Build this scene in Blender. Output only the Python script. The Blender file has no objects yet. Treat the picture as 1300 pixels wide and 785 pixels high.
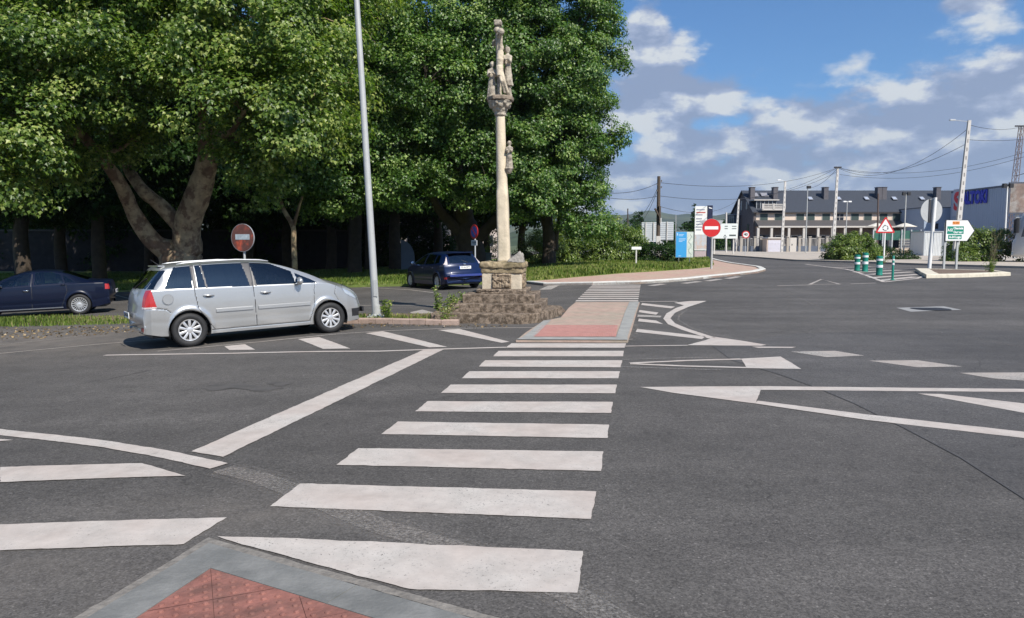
import bpy, bmesh, math, random
import numpy as np
from mathutils import Vector, Matrix
random.seed(7); rng = np.random.default_rng(11)
R = math.radians
sc = bpy.context.scene
col = sc.collection

# ------------------------------------------------------------------ camera
FPX, HOR, CAMZ = 950.0, 310.0, 1.78            # focal length in photo pixels, horizon row, eye height
PITCH = math.atan((392.5 - HOR) / FPX)
cd = bpy.data.cameras.new('camera'); cam = bpy.data.objects.new('camera', cd); col.objects.link(cam)
cam.location = (0, 0, CAMZ); cam.rotation_euler = (math.pi/2 - PITCH, 0, 0)
cd.sensor_width = 36; cd.lens = 36*FPX/1300; cd.clip_start = 0.05; cd.clip_end = 20000
sc.camera = cam

# ------------------------------------------------------------------ world, sun, exposure
SUN_EL = R(46)
SX, SY = 0.58, -0.815                            # horizontal direction towards the sun
sunv = Vector((SX*math.cos(SUN_EL), SY*math.cos(SUN_EL), math.sin(SUN_EL)))
world = bpy.data.worlds.new('World'); sc.world = world; world.use_nodes = True
SKY_STRENGTH = 0.10
def build_world():
    nt = world.node_tree; N = nt.nodes; L = nt.links
    for n in list(N): N.remove(n)
    out = N.new('ShaderNodeOutputWorld'); bg = N.new('ShaderNodeBackground'); bg.inputs[1].default_value = SKY_STRENGTH
    L.new(bg.outputs[0], out.inputs[0])
    sky = N.new('ShaderNodeTexSky'); sky.sky_type = 'NISHITA'; sky.sun_disc = False
    sky.sun_elevation = SUN_EL; sky.sun_rotation = math.atan2(SX, SY)
    sky.altitude = 400; sky.air_density = 1.0; sky.dust_density = 0.6; sky.ozone_density = 2.2
    tc = N.new('ShaderNodeTexCoord'); sep = N.new('ShaderNodeSeparateXYZ'); L.new(tc.outputs['Generated'], sep.inputs[0])
    def M(op, a, b=None, c=None, clamp=False):
        m = N.new('ShaderNodeMath'); m.operation = op; m.use_clamp = clamp
        for i, v in enumerate((a, b, c)):
            if v is None: continue
            if isinstance(v, (int, float)): m.inputs[i].default_value = v
            else: L.new(v, m.inputs[i])
        return m.outputs[0]
    x, y, z = sep.outputs
    az = M('ARCTAN2', x, y); hr = M('SQRT', M('ADD', M('MULTIPLY', x, x), M('MULTIPLY', y, y)))
    el = M('ARCTAN2', z, hr)
    cmb = N.new('ShaderNodeCombineXYZ'); L.new(az, cmb.inputs[0]); L.new(M('MULTIPLY', el, 1.9), cmb.inputs[1])
    def noise(scale, detail, rough, off=(0, 0, 0), dist=0.0):
        mp = N.new('ShaderNodeMapping'); L.new(cmb.outputs[0], mp.inputs[0]); mp.inputs['Location'].default_value = off
        n = N.new('ShaderNodeTexNoise'); n.inputs['Scale'].default_value = scale; n.inputs['Detail'].default_value = detail
        n.inputs['Roughness'].default_value = rough; n.inputs['Distortion'].default_value = dist
        L.new(mp.outputs[0], n.inputs[0]); return n.outputs[0]
    def blob(a0, e0, ra, re):
        d = M('ADD', M('POWER', M('DIVIDE', M('SUBTRACT', az, a0), ra), 2), M('POWER', M('DIVIDE', M('SUBTRACT', el, e0), re), 2))
        return M('EXPONENT', M('MULTIPLY', d, -1))
    n1 = noise(8.5, 11, 0.58, (5.3, 1.75, 0)); n1s = noise(8.5, 7, 0.52, (5.3-0.022, 1.75-0.045, 0))
    n2 = noise(14, 6, 0.5, (1.0, 5.0, 0)); n3 = noise(2.2, 4, 0.5, (9, 2, 0))
    m = M('SUBTRACT', 0.56, M('MULTIPLY', el, 3.3))          # heavy cloud low, clear above
    m = M('MAXIMUM', m, -0.42)
    for b, k in (((0.20, 0.215, 0.075, 0.075), .52), ((0.17, 0.28, 0.03, 0.045), .40), ((0.535, 0.275, 0.05, 0.03), .66), ((0.555, 0.165, 0.11, 0.06), .50),
                 ((0.35, 0.15, 0.10, 0.03), .16), ((0.38, 0.245, 0.09, 0.035), -.20), ((0.47, 0.20, 0.05, 0.025), -.10), ((0.26, 0.150, 0.05, 0.012), -.20),
                 ((-0.9, 0.5, 0.5, 0.3), .35), ((2.2, 0.45, 0.6, 0.3), .35), ((3.0, 0.8, 0.8, 0.3), .2)):
        m = M('ADD', m, M('MULTIPLY', blob(*b), k))
    d = M('ADD', m, M('MULTIPLY', M('SUBTRACT', n1, 0.5), 1.5))
    d = M('ADD', d, M('MULTIPLY', M('SUBTRACT', n2, 0.5), 0.42))
    mr = N.new('ShaderNodeMapRange'); mr.interpolation_type = 'SMOOTHSTEP'; L.new(d, mr.inputs[0]); mr.inputs[1].default_value = -0.06; mr.inputs[2].default_value = 0.20
    dens = mr.outputs[0]
    # light on the cloud: brighter where the density falls off upwards
    dv = M('ADD', M('MULTIPLY', M('SUBTRACT', n1, n1s), 6.5), 0.40)
    dv = M('ADD', dv, M('MULTIPLY', M('SUBTRACT', n3, 0.5), 0.6))
    dv = M('ADD', dv, M('MULTIPLY', M('SUBTRACT', n2, 0.5), 0.9))
    dv = M('SUBTRACT', dv, M('MULTIPLY', M('MAXIMUM', M('SUBTRACT', d, 0.12), 0), 1.0))
    ramp = N.new('ShaderNodeValToRGB'); L.new(dv, ramp.inputs[0])
    e = ramp.color_ramp.elements; e[0].position = 0.0; e[0].color = (2.9/8, 3.6/8, 5.2/8, 1); e[1].position = 0.78; e[1].color = (7.6/8, 7.9/8, 8.0/8, 1)
    k = ramp.color_ramp.elements.new(0.40); k.color = (4.2/8, 4.9/8, 6.5/8, 1)
    sc8 = N.new('ShaderNodeVectorMath'); sc8.operation = 'SCALE'; sc8.inputs['Scale'].default_value = 6.0; L.new(ramp.outputs[0], sc8.inputs[0])
    tint = N.new('ShaderNodeMix'); tint.data_type = 'RGBA'; tint.blend_type = 'MULTIPLY'; tint.inputs[0].default_value = 1.0
    L.new(sky.outputs[0], tint.inputs[6]); tint.inputs[7].default_value = (.47, .75, 1.0, 1)
    mix = N.new('ShaderNodeMix'); mix.data_type = 'RGBA'; L.new(M('MULTIPLY', dens, 0.93), mix.inputs[0])
    L.new(tint.outputs[2], mix.inputs[6]); L.new(sc8.outputs[0], mix.inputs[7])
    L.new(mix.outputs[2], bg.inputs[0])
build_world()
ld = bpy.data.lights.new('sun', 'SUN'); ld.energy = 4.7; ld.angle = R(0.5); ld.color = (1.0, 0.935, 0.84)
sun = bpy.data.objects.new('sun', ld); col.objects.link(sun); sun.rotation_euler = sunv.to_track_quat('Z', 'Y').to_euler()
sc.view_settings.view_transform = 'Standard'; sc.view_settings.look = 'None'; sc.view_settings.gamma = 1.0
sc.view_settings.exposure = 0.45
sc.view_settings.use_curve_mapping = False
sc.render.engine = 'CYCLES'
cy = sc.cycles; cy.use_denoising = True; cy.max_bounces = 7; cy.diffuse_bounces = 3; cy.glossy_bounces = 3; cy.transmission_bounces = 4
cy.transparent_max_bounces = 10; cy.caustics_reflective = False; cy.caustics_refractive = False; cy.sample_clamp_indirect = 6
try: world.cycles.sampling_method = 'AUTOMATIC'
except Exception: pass

# ------------------------------------------------------------------ terrain height and photo-to-place helper
def sst(a, b, t):
    t = np.clip((np.asarray(t, float)-a)/(b-a), 0, 1); return t*t*(3-2*t)
def hz(x, y):
    x = np.asarray(x, float); y = np.asarray(y, float)
    u = np.clip(-x-3, -40, 22)
    left = -0.036*np.log1p(np.exp(u*1.5))/1.5
    left = np.maximum(left, -0.7)
    rise = 0.45*sst(15, 40, y) + 0.25*sst(40, 100, y)
    return left + rise*sst(-3, 5, x)
def h(x, y): return float(hz(x, y))
CP, SP = math.cos(PITCH), math.sin(PITCH)
def ray(px, py):
    u = (px-650)/FPX; v = -(py-392.5)/FPX
    return Vector((u, CP + v*SP, -SP + v*CP))
def G(px, py, dz=0.0):
    d = ray(px, py); lo, hi = 1.0, 400.0
    for _ in range(60):
        m = (lo+hi)/2
        if CAMZ + d.z*m < h(d.x*m, d.y*m) + dz: hi = m
        else: lo = m
    return (d.x*lo, d.y*lo)
def at(px, py, D):                              # the place at distance D (along Y) seen at a photo pixel
    d = ray(px, py); return Vector((d.x/d.y*D, D, CAMZ + d.z/d.y*D))
def X(px, D): return at(px, 310, D).x
def Z(py, D, px=650): return at(px, py, D).z

# ------------------------------------------------------------------ materials
MATS = {}
def mat(name, base, rough=0.6, metal=0.0, var=0.0, scale=8.0, bump=0.0, bscale=40.0, spec=0.5, alt=None, altscale=3.0, altlo=.45, althi=.6, coat=0.0, emit=None, coords='Object', detail=6):
    if name in MATS: return MATS[name]
    m = bpy.data.materials.new(name); m.use_nodes = True; nt = m.node_tree; N = nt.nodes; L = nt.links
    p = N['Principled BSDF']; p.inputs['Roughness'].default_value = rough; p.inputs['Metallic'].default_value = metal
    p.inputs['Specular IOR Level'].default_value = spec; p.inputs['Coat Weight'].default_value = coat; p.inputs['Coat Roughness'].default_value = 0.03
    base4 = (*base, 1); p.inputs['Base Color'].default_value = base4
    tc = N.new('ShaderNodeTexCoord'); src = tc.outputs['Object']
    if coords == 'World':
        g = N.new('ShaderNodeNewGeometry'); src = g.outputs['Position']
    cur = None
    if alt is not None:
        n = N.new('ShaderNodeTexNoise'); n.inputs['Scale'].default_value = altscale; n.inputs['Detail'].default_value = 8; n.inputs['Roughness'].default_value = .62; L.new(src, n.inputs[0])
        mr = N.new('ShaderNodeMapRange'); L.new(n.outputs[0], mr.inputs[0]); mr.inputs[1].default_value = altlo; mr.inputs[2].default_value = althi
        mx = N.new('ShaderNodeMix'); mx.data_type = 'RGBA'; L.new(mr.outputs[0], mx.inputs[0]); mx.inputs[6].default_value = base4; mx.inputs[7].default_value = (*alt, 1)
        cur = mx.outputs[2]
    if var > 0:
        n = N.new('ShaderNodeTexNoise'); n.inputs['Scale'].default_value = scale; n.inputs['Detail'].default_value = detail; n.inputs['Roughness'].default_value = .65; L.new(src, n.inputs[0])
        mr = N.new('ShaderNodeMapRange'); L.new(n.outputs[0], mr.inputs[0]); mr.inputs[1].default_value = .3; mr.inputs[2].default_value = .7
        mr.inputs[3].default_value = 1-var; mr.inputs[4].default_value = 1+var
        vm = N.new('ShaderNodeVectorMath'); vm.operation = 'SCALE'
        if cur is not None: L.new(cur, vm.inputs[0])
        else: vm.inputs[0].default_value = base
        L.new(mr.outputs[0], vm.inputs['Scale']); cur = vm.outputs[0]
    if cur is not None: L.new(cur, p.inputs['Base Color'])
    if bump > 0:
        n = N.new('ShaderNodeTexNoise'); n.inputs['Scale'].default_value = bscale; n.inputs['Detail'].default_value = 5; L.new(src, n.inputs[0])
        b = N.new('ShaderNodeBump'); b.inputs['Strength'].default_value = bump; b.inputs['Distance'].default_value = 0.02; L.new(n.outputs[0], b.inputs['Height']); L.new(b.outputs[0], p.inputs['Normal'])
    MATS[name] = m; return m
def road_mat(name, base, dark=(0.03, 0.03, 0.031), dust=True, light=1.0):
    m = bpy.data.materials.new(name); m.use_nodes = True; nt = m.node_tree; N = nt.nodes; L = nt.links
    p = N['Principled BSDF']; p.inputs['Roughness'].default_value = .82; p.inputs['Specular IOR Level'].default_value = .35
    g = N.new('ShaderNodeNewGeometry'); src = g.outputs['Position']
    def noise(s, d, r=.6):
        n = N.new('ShaderNodeTexNoise'); n.inputs['Scale'].default_value = s; n.inputs['Detail'].default_value = d; n.inputs['Roughness'].default_value = r; L.new(src, n.inputs[0]); return n.outputs[0]
    def mr(a, lo, hi, o0, o1):
        q = N.new('ShaderNodeMapRange'); L.new(a, q.inputs[0]); q.inputs[1].default_value = lo; q.inputs[2].default_value = hi; q.inputs[3].default_value = o0; q.inputs[4].default_value = o1; return q.outputs[0]
    def mul(a, b):
        q = N.new('ShaderNodeMath'); q.operation = 'MULTIPLY'; L.new(a, q.inputs[0]); L.new(b, q.inputs[1]); return q.outputs[0]
    v = N.new('ShaderNodeTexVoronoi'); v.inputs['Scale'].default_value = 95; L.new(src, v.inputs['Vector'])
    sepc = N.new('ShaderNodeSeparateColor'); L.new(v.outputs['Color'], sepc.inputs[0])
    st = mr(sepc.outputs[0], 0, 1, .66, 1.34); st2 = mr(sepc.outputs[1], .95, .98, 1.0, 1.55)
    fac = mul(mul(st, st2), mul(mr(noise(.28, 5), .3, .7, .78, 1.20), mr(noise(1.9, 7, .7), .3, .7, .85, 1.14)))
    fac = mul(fac, mr(noise(28, 4, .7), .3, .7, .8, 1.2))
    fac = mul(fac, mr(noise(9, 3, .6), .34, .42, .82, 1.0))
    # hairline cracks in some areas, and polished tracks
    dn = N.new('ShaderNodeTexNoise'); dn.inputs['Scale'].default_value = 1.3; dn.inputs['Detail'].default_value = 6; L.new(src, dn.inputs[0])
    av = N.new('ShaderNodeVectorMath'); av.operation = 'MULTIPLY_ADD'; L.new(dn.outputs['Color'], av.inputs[0]); av.inputs[1].default_value = (1.1,1.1,0); L.new(src, av.inputs[2])
    ve = N.new('ShaderNodeTexVoronoi'); ve.feature = 'DISTANCE_TO_EDGE'; ve.inputs['Scale'].default_value = .33; L.new(av.outputs[0], ve.inputs['Vector'])
    ck = mr(ve.outputs['Distance'], .0012, .0035, 0, 1); ckm = mr(noise(.21, 3), .50, .58, 1, 0)
    cmx = N.new('ShaderNodeMath'); cmx.operation = 'MAXIMUM'; L.new(ck, cmx.inputs[0]); L.new(ckm, cmx.inputs[1]); fac = mul(fac, mr(cmx.outputs[0], 0, 1, .62, 1.0))
    mpp = N.new('ShaderNodeMapping'); L.new(src, mpp.inputs[0]); mpp.inputs['Rotation'].default_value = (0,0,R(-14)); mpp.inputs['Scale'].default_value = (.10, 1.15, 1)
    tn = N.new('ShaderNodeTexNoise'); tn.inputs['Scale'].default_value = 1; tn.inputs['Detail'].default_value = 4; L.new(mpp.outputs[0], tn.inputs[0]); fac = mul(fac, mr(tn.outputs[0], .35, .65, .90, 1.10))
    vm = N.new('ShaderNodeVectorMath'); vm.operation = 'SCALE'; L.new(fac, vm.inputs['Scale']); vm.inputs[0].default_value = base
    cur = vm.outputs[0]
    if dust:                                    # dry pale dust lying on the shoulder at the left
        sep = N.new('ShaderNodeSeparateXYZ'); L.new(src, sep.inputs[0])
        def MM(op, a, b):
            q = N.new('ShaderNodeMath'); q.operation = op
            for i, t in enumerate((a, b)):
                if isinstance(t, (int, float)): q.inputs[i].default_value = t
                else: L.new(t, q.inputs[i])
            return q.outputs[0]
        def bl(x0, y0, rx, ry):
            d = MM('ADD', MM('POWER', MM('DIVIDE', MM('SUBTRACT', sep.outputs[0], x0), rx), 2), MM('POWER', MM('DIVIDE', MM('SUBTRACT', sep.outputs[1], y0), ry), 2))
            return MM('EXPONENT', MM('MULTIPLY', d, -1), 0)
        tot = MM('ADD', bl(-12.0, 15.6, 6.0, 3.0), MM('MULTIPLY', bl(-3.4, 3.4, 1.3, 1.2), .55))
        tot = MM('ADD', tot, MM('MULTIPLY', bl(-1.6, 4.9, .8, .35), .45))
        f = MM('MULTIPLY', tot, mr(noise(1.6, 8, .7), .3, .62, .0, 1.0))
        mx = N.new('ShaderNodeMix'); mx.data_type = 'RGBA'; L.new(MM('MULTIPLY', f, .8), mx.inputs[0]); L.new(cur, mx.inputs[6]); mx.inputs[7].default_value = (.20, .175, .15, 1); cur = mx.outputs[2]
    L.new(cur, p.inputs['Base Color'])
    b = N.new('ShaderNodeBump'); b.inputs['Strength'].default_value = .55; b.inputs['Distance'].default_value = .006; L.new(sepc.outputs[2], b.inputs['Height']); L.new(b.outputs[0], p.inputs['Normal'])
    MATS[name] = m; return m
def paint_mat(name, base, wear=(.09, .084, .078), lo=.325, hi=.40, pinkish=True):
    m = bpy.data.materials.new(name); m.use_nodes = True; nt = m.node_tree; N = nt.nodes; L = nt.links
    p = N['Principled BSDF']; p.inputs['Roughness'].default_value = .7; p.inputs['Specular IOR Level'].default_value = .3
    g = N.new('ShaderNodeNewGeometry'); src = g.outputs['Position']
    def noise(s, d, r=.6):
        n = N.new('ShaderNodeTexNoise'); n.inputs['Scale'].default_value = s; n.inputs['Detail'].default_value = d; n.inputs['Roughness'].default_value = r; L.new(src, n.inputs[0]); return n.outputs[0]
    def mr(a, l0, h0, o0, o1):
        q = N.new('ShaderNodeMapRange'); L.new(a, q.inputs[0]); q.inputs[1].default_value = l0; q.inputs[2].default_value = h0; q.inputs[3].default_value = o0; q.inputs[4].default_value = o1; return q.outputs[0]
    fine = noise(55, 6, .75); big = noise(1.1, 5, .6)
    ad = N.new('ShaderNodeMath'); ad.operation = 'ADD'; L.new(fine, ad.inputs[0]); L.new(mr(big, .3, .7, -.05, .07), ad.inputs[1])
    w = mr(ad.outputs[0], lo, hi, 0, 1)
    a = N.new('ShaderNodeMix'); a.data_type = 'RGBA'; L.new(mr(big, .35, .65, 0, 1), a.inputs[0]); a.inputs[6].default_value = (*base, 1)
    a.inputs[7].default_value = (base[0]*.93, base[1]*.87, base[2]*.85, 1) if pinkish else (base[0]*.9, base[1]*.9, base[2]*.9, 1)
    c = N.new('ShaderNodeVectorMath'); c.operation = 'SCALE'; L.new(a.outputs[2], c.inputs[0]); L.new(mr(noise(4.5, 8, .75), .3, .7, .80, 1.10), c.inputs['Scale'])
    b = N.new('ShaderNodeMix'); b.data_type = 'RGBA'; L.new(w, b.inputs[0]); b.inputs[6].default_value = (*wear, 1); L.new(c.outputs[0], b.inputs[7])
    L.new(b.outputs[2], p.inputs['Base Color']); MATS[name] = m; return m
def leaf_mat(name, c0, c1, c2, trans=.35):
    m = bpy.data.materials.new(name); m.use_nodes = True; nt = m.node_tree; N = nt.nodes; L = nt.links
    for n in list(N): N.remove(n)
    out = N.new('ShaderNodeOutputMaterial'); a = N.new('ShaderNodeAttribute'); a.attribute_name = 'tone'
    r = N.new('ShaderNodeValToRGB'); L.new(a.outputs['Fac'], r.inputs[0]); e = r.color_ramp.elements
    e[0].position = 0; e[0].color = (*c0, 1); e[1].position = 1; e[1].color = (*c2, 1); k = e.new(.55); k.color = (*c1, 1)
    p = N.new('ShaderNodeBsdfPrincipled'); L.new(r.outputs[0], p.inputs['Base Color']); p.inputs['Roughness'].default_value = .42; p.inputs['Specular IOR Level'].default_value = .5
    t = N.new('ShaderNodeBsdfTranslucent'); g = N.new('ShaderNodeMix'); g.data_type = 'RGBA'; g.blend_type = 'MULTIPLY'; g.inputs[0].default_value = 1
    L.new(r.outputs[0], g.inputs[6]); g.inputs[7].default_value = (1.7, 2.0, .7, 1); L.new(g.outputs[2], t.inputs[0])
    mx = N.new('ShaderNodeMixShader'); mx.inputs[0].default_value = trans; L.new(p.outputs[0], mx.inputs[1]); L.new(t.outputs[0], mx.inputs[2]); L.new(mx.outputs[0], out.inputs[0])
    MATS[name] = m; return m
def glass_mat(name, tint, rough=.02, gl=.18):
    m = bpy.data.materials.new(name); m.use_nodes = True; nt = m.node_tree; N = nt.nodes; L = nt.links
    for n in list(N): N.remove(n)
    out = N.new('ShaderNodeOutputMaterial'); t = N.new('ShaderNodeBsdfTransparent'); t.inputs[0].default_value = (*tint, 1)
    g = N.new('ShaderNodeBsdfGlossy'); g.inputs['Roughness'].default_value = rough; g.inputs[0].default_value = (.9, .95, 1, 1)
    lw = N.new('ShaderNodeFresnel'); lw.inputs[0].default_value = 1.5
    ad = N.new('ShaderNodeMath'); ad.operation = 'MULTIPLY_ADD'; ad.inputs[1].default_value = 1.0; ad.inputs[2].default_value = gl*.3; L.new(lw.outputs[0], ad.inputs[0])
    mx = N.new('ShaderNodeMixShader'); L.new(ad.outputs[0], mx.inputs[0]); L.new(t.outputs[0], mx.inputs[1]); L.new(g.outputs[0], mx.inputs[2]); L.new(mx.outputs[0], out.inputs[0])
    MATS[name] = m; return m

ASPH = road_mat('asphalt', (.090, .084, .078))
ASPH2 = road_mat('asphalt_newer', (.084, .080, .077), dust=False)
PAINT = paint_mat('road_paint', (.50, .465, .425))
PAINTW = paint_mat('road_paint_worn', (.41, .385, .35), lo=.38, hi=.48)
PAINTF = paint_mat('road_paint_faded', (.34, .325, .30), wear=(.10, .094, .088), lo=.36, hi=.60)
def see_through(m, lo, hi, scale=9):            # worn down to the road in patches
    nt = m.node_tree; N = nt.nodes; L = nt.links; out = [n for n in N if n.type == 'OUTPUT_MATERIAL'][0]; p = N['Principled BSDF']
    g = N.new('ShaderNodeNewGeometry'); n = N.new('ShaderNodeTexNoise'); n.inputs['Scale'].default_value = scale; n.inputs['Detail'].default_value = 9; n.inputs['Roughness'].default_value = .75; L.new(g.outputs['Position'], n.inputs[0])
    mr = N.new('ShaderNodeMapRange'); L.new(n.outputs[0], mr.inputs[0]); mr.inputs[1].default_value = lo; mr.inputs[2].default_value = hi; L.new(mr.outputs[0], p.inputs['Alpha'])
see_through(PAINTF, .36, .66, 38)
PAINTF2 = PAINTF.copy(); PAINTF2.name = 'road_paint_ghost'
for n_ in PAINTF2.node_tree.nodes:
    if n_.type == 'MAP_RANGE' and abs(n_.inputs[2].default_value-.66) < 1e-4: n_.inputs[1].default_value = .43; n_.inputs[2].default_value = .86
KERB = mat('kerb_concrete', (.30, .30, .28), .85, var=.18, scale=6, bump=.3, coords='World', alt=(.27, .27, .255), altscale=2.5)
MORTAR = mat('mortar', (.19, .175, .155), .9, var=.3, scale=14, bump=.6, bscale=30, coords='World')
PINKP2 = mat('pink_paving_curve', (.43, .285, .225), .85, var=.14, scale=5, bump=.3, coords='World', alt=(.42,.32,.24), altscale=.8)
PINKP = mat('pink_paving', (.385, .28, .225), .85, var=.16, scale=5, bump=.3, coords='World', alt=(.33, .275, .215), altscale=1.1)
REDTILE = mat('red_tactile', (.25, .105, .082), .8, var=.30, scale=9, bump=.3, coords='World', alt=(.17, .085, .068), altscale=2.2)
REDTILE2 = mat('red_tactile_pale', (.37, .215, .18), .8, var=.22, scale=7, coords='World')
BEIGE = mat('beige_pavement', (.42, .37, .31), .9, var=.12, scale=3, coords='World')
CREAMKERB = mat('cream_kerb', (.60, .55, .44), .85, var=.15, scale=5, coords='World')
SOIL = mat('soil', (.15, .105, .075), .95, var=.35, scale=6, bump=.6, bscale=12, coords='World')
TURF = mat('turf', (.15, .20, .045), .95, var=.35, scale=3, coords='World', alt=(.22, .21, .09), altscale=.6, altlo=.5, althi=.65, bump=.5, bscale=8)
FIELD = mat('field', (.075, .095, .035), .95, var=.3, scale=.05, coords='World')
GALV = mat('galvanised_steel', (.44, .45, .44), .5, metal=.15, var=.08, scale=5)
GREYPAINT = mat('grey_painted_metal', (.45, .47, .48), .5, var=.06, scale=4)
WHITE = mat('white_enamel', (.80, .80, .78), .45, var=.04, scale=4)
RED = mat('red_enamel', (.56, .022, .022), .4, var=.05, scale=4)
BLUE = mat('blue_enamel', (.03, .10, .45), .4)
BLACK = mat('black_rubber', (.018, .018, .019), .7, var=.2, scale=20)
PLASTIC = mat('black_plastic', (.02, .02, .022), .5)
SIGNBACK = mat('sign_back', (.40, .41, .42), .55, metal=.3, var=.1, scale=5)
GREENP = mat('green_plastic', (.01, .20, .145), .4)
REFL = mat('reflective_white', (.78, .80, .80), .3)
STONE = mat('pale_granite', (.56, .48, .36), .85, var=.16, scale=9, bump=.5, bscale=25, alt=(.40, .34, .25), altscale=2.2, altlo=.5, althi=.75)
STONE_OLD = mat('lichen_stone', (.225, .175, .13), .95, var=.45, scale=24, bump=.7, bscale=34, alt=(.085, .062, .042), altscale=9, altlo=.42, althi=.58)
STONE_GREY = mat('weathered_statue_stone', (.43, .38, .30), .9, var=.3, scale=12, bump=.7, bscale=30, alt=(.17, .145, .115), altscale=4.5, altlo=.48, althi=.64)
BARK = mat('plane_bark', (.165, .105, .068), .9, var=.35, scale=3.5, bump=.8, bscale=9, alt=(.38, .29, .18), altscale=2.1, altlo=.45, althi=.55)
BARKD = mat('dark_bark', (.060, .046, .034), .95, var=.3, scale=3, bump=.6, bscale=8)
WOOD = mat('weathered_pole_wood', (.085, .065, .05), .9, var=.3, scale=9, bump=.5, bscale=20)
CONCPOLE = mat('pole_concrete', (.55, .53, .50), .85, var=.12, scale=3)
WIRE = mat('cable', (.03, .03, .035), .6)
LEAF = leaf_mat('plane_leaf', (.018, .050, .009), (.080, .165, .028), (.27, .36, .10), .28)
LEAFY = leaf_mat('plane_leaf_light', (.025, .060, .010), (.130, .205, .034), (.38, .42, .13), .36)
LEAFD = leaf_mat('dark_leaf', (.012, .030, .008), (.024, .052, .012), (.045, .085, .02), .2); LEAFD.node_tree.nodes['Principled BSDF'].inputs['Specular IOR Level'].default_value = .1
LEAFB = leaf_mat('bush_leaf', (.045, .085, .014), (.12, .18, .03), (.24, .29, .06), .25)
DRYG = leaf_mat('grass_blade', (.085, .15, .022), (.19, .26, .05), (.42, .38, .17), .35)

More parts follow.
